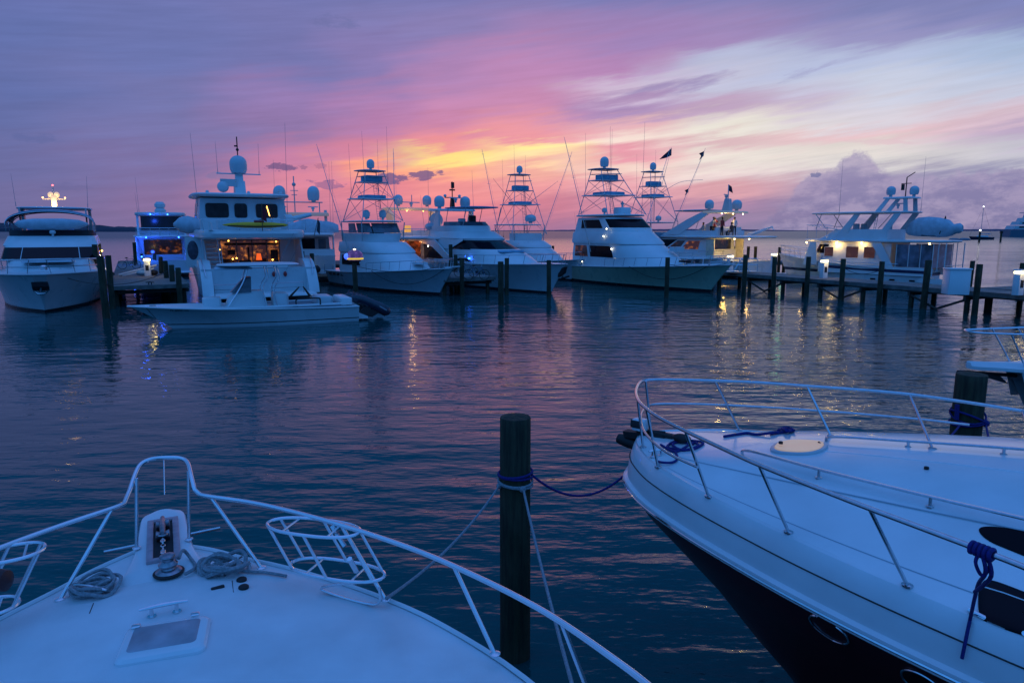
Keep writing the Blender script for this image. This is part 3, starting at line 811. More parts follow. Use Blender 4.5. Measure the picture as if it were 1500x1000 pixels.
# ---- A: yacht at the far left, bow towards the camera
def yacht_left():
    L = 22; b = boat('white motor yacht seen bow-on at the left edge, with a lit mast', 'motor yacht', (-25.3, 36.8, 0), -60, L)
    H = Hull(L, 6.3, 1.7, 2.15, over=1.5, bp=3.2, wl=.9, tip=.12, wp=3.4); H.make(b, HW)
    House([(1.75, 3, 18.8, 2.55, 6, 2.1), (2.35, 3, 17.0, 2.5, 5, 2.2), (2.62, 3, 14.9, 2.45, 2.2, 3)]).make(b, GEL, 'foredeck_trunk')
    c = House([(2.55, 3, 14.9, 2.68, 1.7, 3.6), (3.35, 3, 13.5, 2.55, 1.4, 3.6), (3.45, 3, 13.4, 2.62, 1.4, 3.6), (4.02, 2.2, 12.3, 2.45, 1.6, 3.2)])
    c.make(b, GEL)
    for t0, t1 in ((-.54, -.37), (-.36, -.13), (-.12, .12), (.13, .36), (.37, .54)): c.window(b, t0, t1, 2.64, 3.32, name='windshield')
    c.window(b, .58, .9, 2.62, 3.25); c.window(b, -.9, -.58, 2.62, 3.25)
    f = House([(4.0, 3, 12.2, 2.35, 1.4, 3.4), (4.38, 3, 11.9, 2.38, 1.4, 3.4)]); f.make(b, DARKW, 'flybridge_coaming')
    # searchlight on the brow
    MB().lathe([(.07, -.1), (.07, .1), (.16, .12), (.19, .22), (.13, .34)], (12.4, .1, 4.05), 12).build('searchlight', GEL2, b)
    # bimini: two crowned canvas strips on tube bows
    t = MB(); rows = []
    for i in range(9):
        u = i/8; x = 8.0+3.9*u
        rows.append([(x, 2.45*math.sin(a), 4.72+.95*math.cos(a)**.7+.12*math.sin(math.pi*u)) for a in [R(k) for k in range(-88, 89, 11)]])
    t.grid(rows); bi = t.build('bimini', CANVAS, b, recalc=False)
    m = MB()
    for x in (8.0, 9.9, 11.9): m.tube([(x, 2.45*math.sin(a), 4.66+.95*math.cos(a)**.7) for a in [R(k) for k in range(-88, 89, 8)]], .03, 5)
    for x in (8, 9.9, 11.9):
        for s in (-1, 1): m.tube([(x, s*2.44, 4.8), (x-.1, s*2.42, 4.3)], .03, 5)
    m.build('bimini_frame', STEEL, bi)
    # dinghy stowed under the bimini, lit from below in blue
    d = tag(MB().lathe([(.05, -2.0), (.24, -1.8), (.36, -1.0), (.38, .6), (.3, 1.5), (.12, 1.95), (.03, 2.05)], (0, 0, 0), 14, axis='y').build('dinghy', CANVASW), 'white covered dinghy stowed under the blue bimini of the far left yacht', 'dinghy')
    d.matrix_world = Matrix.Translation(Vector(b.location)) @ Matrix.Rotation(b.rotation_euler.z, 4, 'Z') @ Matrix.Translation((12.2, .1, 4.78))
    s = MB(); s.box((12.05, 0, 4.46), (.04, 2.6, .06)); s.build('led_strip', lamp_mat('blue_led_soft', (.01, .06, .7), .35), b)
    # aft hardtop, arch legs and lit mast
    roof_slab(b, 2.8, 8.6, 2.3, 6.0, .14, sq=3, name='hardtop')
    for s_ in (-1, 1):
        MB().prism([(3.2, 4.0), (4.5, 4.0), (5.0, 5.92), (4.2, 5.92)], s_*2.0, s_*2.2).build('arch_leg', GEL2, b)
        MB().prism([(7.6, 4.3), (8.0, 4.3), (8.3, 5.92), (8.0, 5.92)], s_*1.9, s_*2.0).build('arch_leg', GEL2, b)
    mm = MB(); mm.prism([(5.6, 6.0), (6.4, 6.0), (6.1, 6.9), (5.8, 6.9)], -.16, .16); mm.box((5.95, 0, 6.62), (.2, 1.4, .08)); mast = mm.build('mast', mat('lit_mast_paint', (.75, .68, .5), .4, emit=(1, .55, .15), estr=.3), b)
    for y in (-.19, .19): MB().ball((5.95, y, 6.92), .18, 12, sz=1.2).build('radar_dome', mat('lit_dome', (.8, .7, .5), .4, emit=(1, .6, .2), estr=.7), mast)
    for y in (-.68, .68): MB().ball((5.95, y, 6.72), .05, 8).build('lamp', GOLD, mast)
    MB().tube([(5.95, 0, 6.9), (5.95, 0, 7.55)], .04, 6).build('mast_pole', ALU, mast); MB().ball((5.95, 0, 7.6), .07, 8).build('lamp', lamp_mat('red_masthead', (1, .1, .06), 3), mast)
    plight('mast_lamp', (6.6, 0, 6.4), (1, .6, .25), 25, .1, b)
    for s_ in (-1, 1): antenna(b, (8.2, s_*2.1, 6.0), (8.0, s_*2.2, 8.2))
    # side deck lamps, portlights, anchor pocket
    plight('side_lamp', (11.2, 2.95, 2.75), (1, .7, .4), 12, .06, b)
    for x, z in ((11.6, 3.0), (13.2, 2.25), (14.6, 2.15)): MB().ball((x, 2.76, z), .055, 8).build('lamp', GOLD, b)
    for x in (16.4, 14.2, 12.3):
        for s_ in (-1, 1):
            t_ = H.t_of(x); y = (H.bw(t_)*.35+H.bd(t_)*.65)+.03
            MB().ball((x, s_*y, 1.25), .24, 10, sz=.55, sy=.25).build('portlight', GLASS, b)
    a = MB(); a.prism([(22.7, 1.4), (23.52, 1.75), (23.45, 1.5), (23.0, 1.25)], -.36, .36); an = a.build('anchor_pocket', DARKW, b)
    k = MB(); k.tube([(23.45, 0, 1.7), (23.1, 0, 1.2)], .05, 6); k.tube([(23.05, -.32, 1.26), (23.12, -.15, 1.1), (23.12, .15, 1.1), (23.05, .32, 1.26)], .05, 6); k.build('anchor', STEEL, an)
    H.rail(b, .42, 1.0, .72, 8, mid=True, m=STEEL, r=.028)
    sunp = MB(); sunp.rbox((16.2, 0, 2.58), (2.4, 2.6, .16), .25); sunp.build('sun_pad', CANVASW, b)
    w = MB(); w.lathe([(.18, 0), (.18, .2), (.1, .26)], (20.2, 0, 2.2), 10); w.build('windlass', CHROME, b)
    fn = MB(); fn.ball((9, 3.2, 1.0), .24, 10, sz=1.9); fn.build('fender', BLACK, b); 
    MB().box((6.5, 2.95, .5), (1.6, .1, .12)).build('led_strip', BLUEL, b)
    plight('stern_blue', (6, 3.5, .6), (.05, .15, 1), 16, .2, b)
yacht_left()

# ---- B: small yacht lit in blue, stern to the camera, beyond the left dock
def yacht_blue():
    b = thing('motor_yacht', 'motor yacht glowing with blue deck lights beyond the left dock', 'motor yacht', (-33.4, 66.0, 0), R(117))
    H = Hull(18, 5.2, 1.5, 2.4, over=1.4); H.make(b, HW)
    MB().rbox((-.5, 0, .45), (1.6, 4.6, .14), .3).build('swim_platform', GEL, b)
    c = House([(1.4, 2.6, 13, 2.3, 3, 2.6), (3.7, 2.6, 11.5, 2.15, 2.2, 3)]); c.make(b, GEL)
    aft_window(b, 0, 2.75, 3.4, 1.5, 2.58, interior('dim_salon', (.01, .004, .003), (.8, .22, .03), .6, 1.8, .58, 9), name='salon_door')
    pane(b, [(2.6, 1.7, 1.4), (.4, 2.3, 1.4), (1.2, 2.3, 3.7), (2.6, 2.2, 3.7)], GEL, 'fashion_plate'); pane(b, [(2.6, -1.7, 1.4), (.4, -2.3, 1.4), (1.2, -2.3, 3.7), (2.6, -2.2, 3.7)], GEL, 'fashion_plate')
    roof_slab(b, .2, 9, 2.55, 3.9, .22, sq=3, name='flybridge_deck')
    f = House([(3.9, 3.2, 8.5, 2.1, 2, 2.8), (4.6, 3.2, 8.8, 2.1, 2, 2.8)]); f.make(b, GEL, 'flybridge')
    MB().box((3.0, 0, 5.1), (.1, 3.6, 1.3)).build('enclosure', mat('smoked_vinyl', (.03, .02, .03), .2, noise=.4, nscale=1.2), b)
    roof_slab(b, 1.6, 8.2, 2.3, 6.1, .32, sq=3, name='hardtop')
    for s in (-1, 1):
        MB().prism([(2.0, 3.9), (3.0, 3.9), (3.2, 5.9), (2.4, 5.9)], s*1.95, s*2.15).build('arch_leg', GEL, b)
        MB().ball((.28, s*1.4, 3.7), .06, 8).build('led_spot', BLUEL, b)
    MB().ball((1.62, .9, 5.9), .06, 8).build('led_spot', BLUEL, b); MB().ball((1.62, -.6, 5.9), .06, 8).build('led_spot', BLUEL, b)
    MB().ball((.2, 1.9, 1.9), .07, 8).build('led_spot', BLUEL, b)
    m = MB(); m.tube([(.5, -2.2, 3.9), (.5, -2.2, 4.6), (.5, 2.2, 4.6), (.5, 2.2, 3.9)], .03, 5)
    for y in (-1.4, -.6, .2, 1.0): m.tube([(.5, y, 3.9), (.5, y, 4.6)], .025, 5)
    m.tube([(.5, -2.2, 4.25), (.5, 2.2, 4.25)], .02, 5); m.build('stern_rail', STEEL, b)
    MB().lathe([(.5, 0), (.55, .25), (.35, .5), (.5, .6), (.52, .85), (.3, 1.1)], (4.5, 0, 6.1), 14).build('satellite_dome', DOME, b)
    antenna(b, (5.5, 1.9, 6.1), (5.5, 2.0, 9.6)); antenna(b, (4.0, 2.0, 6.1), (4.0, 2.1, 8.0))
    for p, w in (((-.3, 1.0, 2.2), 60), ((.6, 2.0, 3.2), 60), ((.9, .6, 5.3), 35), ((-.6, 2.6, 1.0), 20)): plight('blue_deck_lamp', p, (.02, .1, 1), w*1.2, .15, b)
    H.rail(b, .3, 1.0, .7, 6)
yacht_blue()

# ---- C: big yacht, stern to the camera
def yacht_big():
    b = thing('motor_yacht', 'large yacht showing its stern, with glowing salon doors and a yellow kayak above', 'motor yacht', (-16.1, 43.8, 0), R(118.0))
    H = Hull(24, 7.2, 2.0, 3.3, over=2.0, trans=.95, bp=2.4); H.make(b, HW)
    MB().rbox((-1.0, 0, .42), (2.1, 6.4, .2), .35).build('swim_platform', GEL, b)
    # raked transom with a stair each side
    tr = MB(); tr.prism([(.0, .4), (.9, 2.14), (1.15, 2.14), (1.3, .4)], -1.9, 1.85); tro = tr.build('transom', GEL, b)
    for s, y0, y1 in ((1, 1.95, 2.85), (-1, 1.95, 2.75)):
        for i in range(6):
            st = MB(); x0 = -.1+.27*i; st.box((x0+.5, s*(y0+y1)/2, .45+.29*i/2), (1.0, y1-y0, .1+.29*i)); st.build('step', GEL2, b)
    for s in (-1, 1):   # rounded quarter wings
        w = MB(); w.prism([(-.9, .4), (-.75, .9), (-.15, 1.75), (.5, 2.3), (1.1, 2.5), (2.6, 2.5), (2.6, .4)], s*2.86, s*3.5); w.build('quarter_wing', GEL, b, ang=30)
        MB().tube([(-.4, s*3.2, 1.55), (.1, s*3.3, 2.15), (1.0, s*3.35, 2.62), (2.2, s*3.35, 2.62)], .03, 6).build('hand_rail', STEEL, b)
    m = MB()
    for y0, y1 in ((-2.3, -.4), (1.0, 2.9)):
        m.tube([(-1.85, y0, .5), (-1.85, y0, 1.15), (-1.85, y1, 1.15), (-1.85, y1, .5)], .022, 6); m.tube([(-1.85, y0, .85), (-1.85, y1, .85)], .015, 5)
    m.build('platform_rail', STEEL, b)
    text_part('C BREEZE', .34, Matrix.Translation((.26, .55, 1.42)) @ Matrix.Rotation(R(-90), 4, 'Z') @ Matrix.Rotation(R(63), 4, 'X'), mat('name_paint', (.03, .03, .05), .5), tro, shear=.3)
    # cockpit sole and bulwarks, salon
    MB().box((2.6, 0, 1.8), (3.4, 6.2, .08)).build('cockpit_sole', TEAK, b)
    c = House([(1.85, 4.4, 19, 3.1, 4, 2.6), (3.9, 4.4, 17, 2.95, 3, 3)]); c.make(b, GEL)
    # lit salon seen through the aft glass: a glowing panel behind flat furniture shapes
    fr = MB()
    for y in (1.9, .85, -.15, -1.1, -1.95): fr.box((4.25, y, 2.85), (.1, .07, 1.75))
    fr.box((4.25, -.02, 3.72), (.1, 3.9, .1)); fr.box((4.25, -.02, 1.98), (.1, 3.9, .12)); sd = fr.build('salon_door_frame', mat('door_frame_dark', (.12, .09, .08), .4), b)
    fu = MB()
    for y, z, w_, h_ in ((1.45, 2.2, .7, .5), (.35, 2.15, .8, .4), (-.75, 2.2, .6, .5), (-1.6, 2.5, .5, 1.1), (.1, 2.75, .12, 1.0), (1.2, 2.9, .5, .35), (-.2, 3.45, 3.6, .16)):
        fu.rbox((4.3, y, z), (.03, w_, h_), .012)
    fu.build('salon_furniture', mat('dark_furniture', (.03, .012, .008), .7, noise=.3), sd)
    rm = MB(); rm.box((4.34, -.02, 2.85), (.04, 3.85, 1.7)); rm.build('salon_interior', LIT, sd)
    MB().lathe([(.2, -.25), (.13, .2)], (4.24, -.55, 2.6), 12).build('lamp_shade', mat('orange_shade', (.5, .1, .02), .5, emit=(1, .13, .02), estr=1.0), sd)
    for y, z in ((1.35, 3.68), (-1.75, 3.6), (.9, 2.5), (1.15, 2.45), (-1.5, 2.15), (-1.45, 2.35), (1.9, 3.1)):
        MB().ball((4.22, y, z), .05, 8).build('cabin_lamp', GOLD, sd)
    tb = MB(); tb.rbox((2.2, .1, 2.25), (1.0, 3.4, .07), .2); tb.tube([(2.2, .9, 1.84), (2.2, .9, 2.22)], .06, 8); tb.tube([(2.2, -.8, 1.84), (2.2, -.8, 2.22)], .06, 8); tb.build('cockpit_table', TEAK, b)
    for s in (-1,):
        MB().prism([(4.4, 1.9), (1.6, 2.4), (2.5, 3.9), (4.4, 3.9)], s*3.02, s*3.12).build('fashion_plate', GEL2, b)
    MB().prism([(5.0, 1.9), (5.1, 1.9), (5.1, 3.95), (5.0, 3.95)], 3.0, 4.0).build('side_wing', GEL, b)
    MB().ball((4.98, 3.55, 3.05), .34, 16, sz=1.9, sx=.1).build('wing_window', mat('oval_window', (.08, .07, .1), .2, noise=.4), b)
    MB().lathe([(.02, -1.1), (.45, -.6), (.62, 0), (.5, .5), (.1, .9)], (5.5, 3.7, 4.75), 14, axis='y').build('covered_winch', CANVASW, b)
    pl = MB().tube([(.55, 2.2, .6), (1.2, 2.2, 2.0), (1.0, 2.3, 3.8)], .03, 6); pl.build('stair_rail', STEEL, b)
    # boarding stair to the upper deck at the port side
    for i in range(7):
        MB().box((2.2+.2*i, 2.45, 2.1+.27*i), (.24, .85, .06)).build('stair_tread', GEL2, b)
    MB().prism([(1.9, 1.9), (2.1, 1.9), (3.7, 3.9), (3.5, 3.9)], 1.95, 2.0).build('stair_stringer', GEL2, b)
    MB().prism([(1.9, 1.9), (4.4, 1.9), (4.4, 3.9), (3.6, 3.9)], 2.9, 2.95).build('stair_side', GEL2, b)
    # upper deck overhang
    roof_slab(b, .5, 16, 3.45, 4.42, .62, sq=3, name='upper_deck', crown=.02)
    MB().lathe([(.14, 0), (.12, .3), (.09, .5)], (.9, 2.7, 4.4), 8).build('life_ring_box', GEL, b)
    r = MB(); r.tube([(.75, -3.1, 4.4), (.7, -3.15, 5.05), (.7, 3.15, 5.05), (.75, 3.1, 4.4)], .028, 6)
    for y in (-2, -1, 0, 1, 2): r.tube([(.7, y, 4.4), (.7, y, 5.05)], .022, 5)
    r.build('upper_rail', STEEL, b)
    # pilothouse
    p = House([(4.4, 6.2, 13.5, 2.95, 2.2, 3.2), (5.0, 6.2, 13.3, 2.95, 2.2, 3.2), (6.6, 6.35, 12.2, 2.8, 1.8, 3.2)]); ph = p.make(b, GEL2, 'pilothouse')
    for y, w in ((1.75, 1.45), (.2, .8), (-1.55, 1.45)):
        o = aft_window(b, y, 5.75, w, .95, 6.24, mat('pilot_glass', (.03, .022, .024), .15, noise=.6, nscale=2, spec=.25), r=.16, fm=BLACK)
    lit = MB(); lit.tube([(6.19, -1.55, 6.1), (6.19, -1.72, 5.4)], .022, 5); lit.build('cabin_lamp', GOLD, b)
    p.window(b, .55, .72, 5.15, 6.3); p.window(b, -.72, -.55, 5.15, 6.3); p.window(b, -.48, .48, 5.3, 6.35, name='windshield')
    roof_slab(b, 5.4, 14, 3.3, 6.95, .26, sq=3, name='pilothouse_roof')
    for y in (-2.6, -.4, 2.3): MB().lathe([(.1, 0), (.12, .1), (.03, .16)], (6.3, y, 6.97), 8).build('vent', GEL, b)
    ms = MB(); ms.prism([(7.2, 6.9), (8.5, 6.9), (8.15, 7.9), (7.6, 7.9)], -.36, .36); ms.prism([(7.6, 7.9), (8.15, 7.9), (8.0, 8.35), (7.7, 8.35)], -.26, .26); mo = ms.build('mast', GEL, b)
    MB().tube([(7.8, -1.5, 8.4), (7.8, 1.5, 8.4)], .05, 6).build('spreader', GEL, mo)
    sat_dome(mo, 7.8, 0, 8.45, .6, 1.25)
    mp = MB(); mp.tube([(7.8, 0, 9.6), (7.8, 0, 11.0)], .04, 6); mp.ball((7.8, 0, 10.1), .11, 8); mp.box((7.8, .08, 10.35), (.1, .24, .1)); mp.build('mast_pole', BLACK, mo)
    for y in (-1.4, 1.4): antenna(mo, (7.8, y, 8.4), (7.8, y*1.03, 10.6))
    for y in (1.15,): MB().ball((7.5, y, 7.45), .4, 12).build('radar_dome', DOME, mo)
    rd = MB(); rd.box((7.6, .75, 7.75), (.4, 1.1, .5)); rd.build('horn_box', GEL2, mo)
    antenna(b, (6.4, 2.95, 6.0), (6.4, 3.1, 10.9), .03); antenna(b, (6.4, -3.0, 5.4), (6.4, -3.15, 12.0), .03)
    # crane boom at starboard, davit
    cr = MB(); cr.prism([(4.2, 4.9), (4.9, 4.9), (4.9, 5.5), (4.2, 5.3)], -3.0, -2.5); cr.tube([(4.5, -2.7, 5.1), (4.5, -4.3, 5.5)], [.2, .14], 8); cr.build('crane', GEL, b)
    MB().rbox((3.2, 2.6, 4.75), (1.2, 1.0, .7), .1).build('deck_box', GEL2, b); MB().rbox((3.2, -1.6, 4.75), (1.2, .5, .9), .1).build('deck_box', GEL2, b)
    for s in (-1, 1):
        c_ = curve([(0, 2.6), (1, 3.4)])
    # hull window on the port bulwark
    # tackle lines
    for y in (-1.0, -1.7):
        MB().tube([(.6, y-1.3, 4.2), (-.2, y+.2, 1.7)], .014, 4).build('tackle_line', ROPEG, b)
        MB().ball((-.2, y+.2, 1.6), .12, 8, sz=1.5).build('pulley', RED, b)
    # things on the boat
    W = Matrix.Translation(Vector(b.location)) @ Matrix.Rotation(b.rotation_euler.z, 4, 'Z')
    k = MB(); k.lathe([(.01, -2.0), (.1, -1.8), (.18, -1.0), (.2, -.2), (.19, .7), (.12, 1.5), (.02, 2.0)], (0, 0, 0), 14, axis='y'); kk = k.build('kayak', YEL)
    k2 = MB(); k2.tube([(-.05, -.5, .2), (-.05, .1, .2)], .09, 8); k2.build('seat_pad', RED, kk)
    k3 = MB(); k3.tube([(-.18, -1.7, -.06), (-.2, 0, -.1), (-.17, 1.7, -.06)], .04, 6); k3.build('keel_strip', BLACK, kk)
    kk.matrix_world = W @ Matrix.Translation((.75, .0, 4.72)); tag(kk, 'yellow kayak with red seat on the upper deck of the large yacht', 'kayak')
    fl = MB(); fl.tube([(0, 0, 0), (-.3, 0, 1.7)], .025, 6); flo = fl.build('ensign_staff', TEAK)
    q = MB(); q.add([(-.28, .02, 1.6), (-.12, .06, .75), (-.02, -.3, .55), (-.22, -.22, 1.35)], [(0, 1, 2, 3)]); q.build('flag', mat('red_cloth', (.25, .02, .04), .9, noise=.4, nscale=9), flo)
    flo.matrix_world = W @ Matrix.Translation((.45, -.35, 4.35)); tag(flo, 'furled red flag on a short staff at the upper deck edge of the large yacht', 'flag')
    H.rail(b, .25, 1.0, .8, 8)
yacht_big()

# ---- D: centre-console tender
def tender():
    L = 9.6; st = Vector((-8.0, 34.2, 0)); phi = 205.5; d = Vector((math.cos(R(phi)), math.sin(R(phi)), 0))
    b = thing('centre_console_boat', 'long low white centre-console boat with a T-top, in front of the large yacht', 'centre console boat', st, R(phi))
    H = Hull(8.2, 2.9, .78, 1.12, over=1.7, trans=.95, bp=2.2, wl=.84); H.make(b, HTEND, deckm=GEL, rub=GEL)
    # cockpit well
    w = MB(); pts = []
    for i in range(13): t = .06+.62*i/12; pts.append((H.xd(t), H.bd(t)-.32))
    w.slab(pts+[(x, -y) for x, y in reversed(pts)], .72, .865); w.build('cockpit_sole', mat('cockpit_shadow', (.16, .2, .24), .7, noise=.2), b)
    cm = MB(); rows = []
    ring = [Vector((x, y, .9)) for x, y in pts]+[Vector((x, -y, .9)) for x, y in reversed(pts)]
    cm.tube(ring, .06, 6, closed=True); cm.build('coaming', GEL, b)
    cn = House([(.8, 4.1, 6.0, .48, .5, 3), (1.35, 4.2, 5.8, .46, .5, 3), (1.6, 4.3, 5.4, .42, .4, 3)]); cn.make(b, GEL, 'console')
    ws = House([(1.55, 4.8, 5.7, .5, .4, 3), (2.25, 4.75, 5.05, .25, .2, 3)]); ws.make(b, mat('windscreen_plastic', (.10, .13, .16), .1, noise=.4, nscale=3), 'windscreen')
    # slim bow seat and lean post
    MB().rbox((6.5, 0, 1.1), (.8, .8, .5), .12).build('bow_seat', GEL, b); MB().rbox((3.5, 0, 1.15), (.7, 1.1, .6), .12).build('lean_post', GEL, b)
    MB().rbox((1.5, 0, 1.05), (.8, 1.5, .4), .15).build('aft_seat', GEL2, b); MB().rbox((.55, .1, 1.0), (.6, 2.0, .35), .12).build('engine_well_cover', GEL, b)
    tt = roof_slab(b, 2.6, 6.2, 1.2, 2.85, .08, sq=3.2, name='t_top', crown=.05)
    MB().rbox((5.5, 0, 2.7), (1.6, 1.5, .05), .2).build('canvas', CANVASW, tt)
    for s in (-1, 1):
        MB().tube(spline([(5.9, s*.62, .85), (5.2, s*.62, 1.9), (4.85, s*.6, 2.78)], 6), .035, 7).build('t_top_leg', RAILM, b)
        MB().tube(spline([(3.7, s*.62, .85), (3.8, s*.62, 1.6), (3.55, s*.6, 2.2), (3.65, s*.6, 2.78)], 6), .03, 7).build('t_top_leg', RAILM, b)
        MB().tube(spline([(4.2, s*.62, .85), (4.3, s*.62, 1.7), (4.05, s*.6, 2.2), (4.1, s*.6, 2.78)], 6), .025, 7).build('t_top_leg', RAILM, b)
    r = MB(); r.tube(spline([(1.8, 1.15, .9), (1.8, 1.1, 1.15), (1.9, 1.0, 1.2), (2.8, 1.0, 1.2), (2.9, 1.1, .95)], 5), .035, 6); r.build('grab_rail', BLACK, b)
    # rigged rods by the stern
    for x, a in ((2.2, 25), (3.1, -35)): MB().tube([(x, .7, 1.3), (x+a*.012, .8, 1.75)], [.06, .03], 6).build('rod_holder', BLACK, b)
    br = MB(); br.prism([(-.05, .1), (-.05, .4), (-.5, .2), (-.5, .1)], -1.0, 1.0); br.build('engine_bracket', GEL, b)
    for y in (-.62, .62):
        # cowl tilted well up, leg pointing aft and down into the water
        e = MB(); rows = []
        sec = [(-.2, 1.1, .1), (-.4, 1.1, .2), (-.8, 1.0, .22), (-1.3, .76, .22), (-1.75, .52, .24), (-2.05, .34, .24), (-2.2, .26, .1)]
        sec = [(x+.5, z, q) for x, z, q in sec]
        for x, z, q in sec:
            rows.append([(x-.55*math.sin(a)*q, y+math.cos(a)*q*.75, z+math.sin(a)*q*.95) for a in [2*math.pi*k/12 for k in range(12)]])
        e.grid(rows, closed=True); n = len(rows); e.add(rows[0], [tuple(range(12))]); e.add(rows[-1], [tuple(range(12))])
        eo = e.build('outboard_motor', OUTB, b)
        lg = MB(); lg.prism([(-.75, .7), (-.5, .7), (-.1, .3), (-.2, .15), (-.7, .2)], y-.09, y+.09); lg.prism([(-1.3, .4), (-.75, .5), (-.4, .15), (-.8, .12)], y-.07, y+.07); lg.build('engine_leg', BLACK, eo)
        MB().tube([(-1.5, y+.17, .42), (-1.15, y+.17, .64)], .03, 6).build('cowl_stripe', mat('cowl_grey', (.3, .33, .38), .4), eo)
        for k in range(4): MB().tube([(.08-.2*k, y, 1.2-.05*k), (.03-.2*k, y, 1.4-.06*k)], [.08, .03], 6).build('cover_fold', OUTB, eo)
    MB().lathe([(.1, 0), (.12, .1), (.1, .2)], (-.3, .2, .95), 8).build('fuel_bulb', RED, b)
    # registration and bow dark marks, stem seam
    text_part('FL 0845 NK', .16, Matrix.Translation((8.15, 0, .86)) @ Matrix.Translation((-.3, .915, 0)) @ Matrix.Rotation(R(180-19), 4, 'Z') @ Matrix.Rotation(R(66), 4, 'X'), BLACK, b)
    MB().tube([H.edge(.93, 1, -.02), (H.xd(.9)-.1, .28, .5)], .012, 4).build('stem_seam', BLACK, b)
    for t in (.9, .3): MB().box(tuple(H.edge(t, 1, .12, .05)), (.25, .05, .05)).build('cleat', STEEL, b)
tender()

# ---- E: yacht behind with two big domes
def yacht_domes():
    b = thing('motor_yacht', 'white yacht with two big satellite domes and a covered tender on top', 'motor yacht', (-18.4, 59.5, 0), R(107))
    H = Hull(21, 6.3, 2.2, 3.0, over=1.8, trans=.95); H.make(b, HW)
    MB().rbox((-.9, 0, .55), (1.9, 5.8, .16), .3).build('swim_platform', TEAK, b)
    t = MB(); t.prism([(-.1, .5), (.35, 2.75), (.6, 2.75), (.6, .5)], -3.0, 3.0); to = t.build('transom', GEL, b)
    text_part('TENNYSON', .42, Matrix.Translation((.16, -.9, 1.95)) @ Matrix.Rotation(R(-90), 4, 'Z') @ Matrix.Rotation(R(78), 4, 'X'), mat('name_grey', (.1, .1, .14), .5), to)
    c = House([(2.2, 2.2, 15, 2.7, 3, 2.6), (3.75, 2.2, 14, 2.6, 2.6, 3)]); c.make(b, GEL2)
    aft_window(b, 1.5, 3.2, 1.9, 1.0, 2.18, LITD); aft_window(b, -.55, 3.2, 1.7, .95, 2.18, GLASS); aft_window(b, -2.0, 3.2, .7, .95, 2.18, VINYL)
    MB().box((2.08, .75, 3.25), (.05, .28, .9)).build('cabin_lamp', mat('orange_glow', (.4, .1, .02), .5, emit=(1, .38, .03), estr=1.6), b); MB().box((2.07, 1.7, 2.95), (.05, .8, .14)).build('cabin_lamp', mat('yellow_glow', (.4, .3, .02), .5, emit=(1, .75, .04), estr=2), b)
    roof_slab(b, -.1, 13, 3.2, 4.15, .36, sq=3, name='upper_deck')
    for s in (-1, 1): MB().prism([(2.2, 2.3), (.6, 2.8), (1.3, 3.9), (2.2, 3.9)], s*2.9, s*3.0).build('fashion_plate', GEL2, b)
    for s in (-1, 1): MB().prism([(4.6, 4.1), (5.5, 4.1), (5.8, 6.25), (5.2, 6.25)], s*2.4, s*2.65).build('arch_leg', GEL2, b)
    MB().rbox((5.3, 0, 5.85), (1.6, 5.6, .32), .2).build('radar_arch', mat('lit_arch', (.55, .5, .4), .5, emit=(1, .5, .12), estr=.08), b)
    MB().tube([(5.3, -2.3, 6.95), (5.3, 2.3, 6.95)], .06, 6).build('crossbar', ALU, b)
    for s in (-1, 1):
        MB().tube([(5.3, s*2.0, 6.0), (5.3, s*2.0, 6.95)], .05, 6).build('post', ALU, b); sat_dome(b, 5.3, s*1.5, 7.1, .56, 1.35)
        radar_bar(b, 5.1, s*1.4, 6.35, .9, .2)
    m = MB(); m.tube([(5.3, .2, 6.0), (5.3, .2, 9.3)], .05, 6); m.box((5.3, .2, 8.0), (.1, .7, .06)); m.ball((5.3, .2, 8.55), .18, 8); m.box((5.3, .2, 7.6), (.1, .5, .06)); m.build('mast', ALU, b)
    for y in (-2.95, -3.2, 2.0): antenna(b, (6, y, 4.2), (6, y-.1, 10.8), .02)
    W = Matrix.Translation(Vector(b.location)) @ Matrix.Rotation(b.rotation_euler.z, 4, 'Z')
    k = MB(); rows = []
    for i in range(13):
        u = i/12; wd = .62+.28*math.sin(math.pi*u)+.05*math.sin(u*22); hh = .62+.5*math.sin(math.pi*min(1, u*1.1))+.07*math.sin(u*15)
        rows.append([(math.cos(a)*wd, -2.6+5.2*u, max(-.1, math.sin(a))*hh) for a in [math.pi*k_/10*1.1-.15 for k_ in range(11)]])
    k.grid(rows); k.add(rows[0], [tuple(range(11))]); k.add(rows[-1], [tuple(range(11))])
    ko = k.build('covered_tender', CANVASW, recalc=False); ko.matrix_world = W @ Matrix.Translation((2.6, -.9, 4.25)); tag(ko, 'blue canvas covered tender stowed across the upper deck of the yacht with two domes', 'tender')
    q = MB(); q.tube([(0, 0, 0), (0, 0, 1.6)], .03, 5); fo = q.build('ensign_staff', TEAK); qq = MB(); qq.add([(0, 0, 1.5), (0, -.1, .5), (.02, -.45, .2), (.02, -.25, 1.2)], [(0, 1, 2, 3)]); qq.build('flag', mat('dark_cloth', (.02, .05, .08), .9), fo)
    fo.matrix_world = W @ Matrix.Translation((-.05, -1.3, 3.9)) @ Matrix.Rotation(R(15), 4, 'X'); tag(fo, 'dark furled flag hanging over the stern of the yacht with two domes', 'flag')
    ol = MB().ball((-.7, -1.3, 1.05), .42, 10, sz=.9); ol.build('stern_buoy', DARKW, b); MB().ball((-.7, -.9, 1.4), .06, 8).build('lamp', WHITEL, b)
    g = MB(); g.tube([(-1.7, -2.0, .6), (-1.7, -2.0, 1.5), (-1.7, -2.7, 1.5), (-1.7, -2.7, .6)], .03, 6); g.build('platform_rail', STEEL, b)
    H.rail(b, .4, 1.0, .7, 6)
yacht_domes()

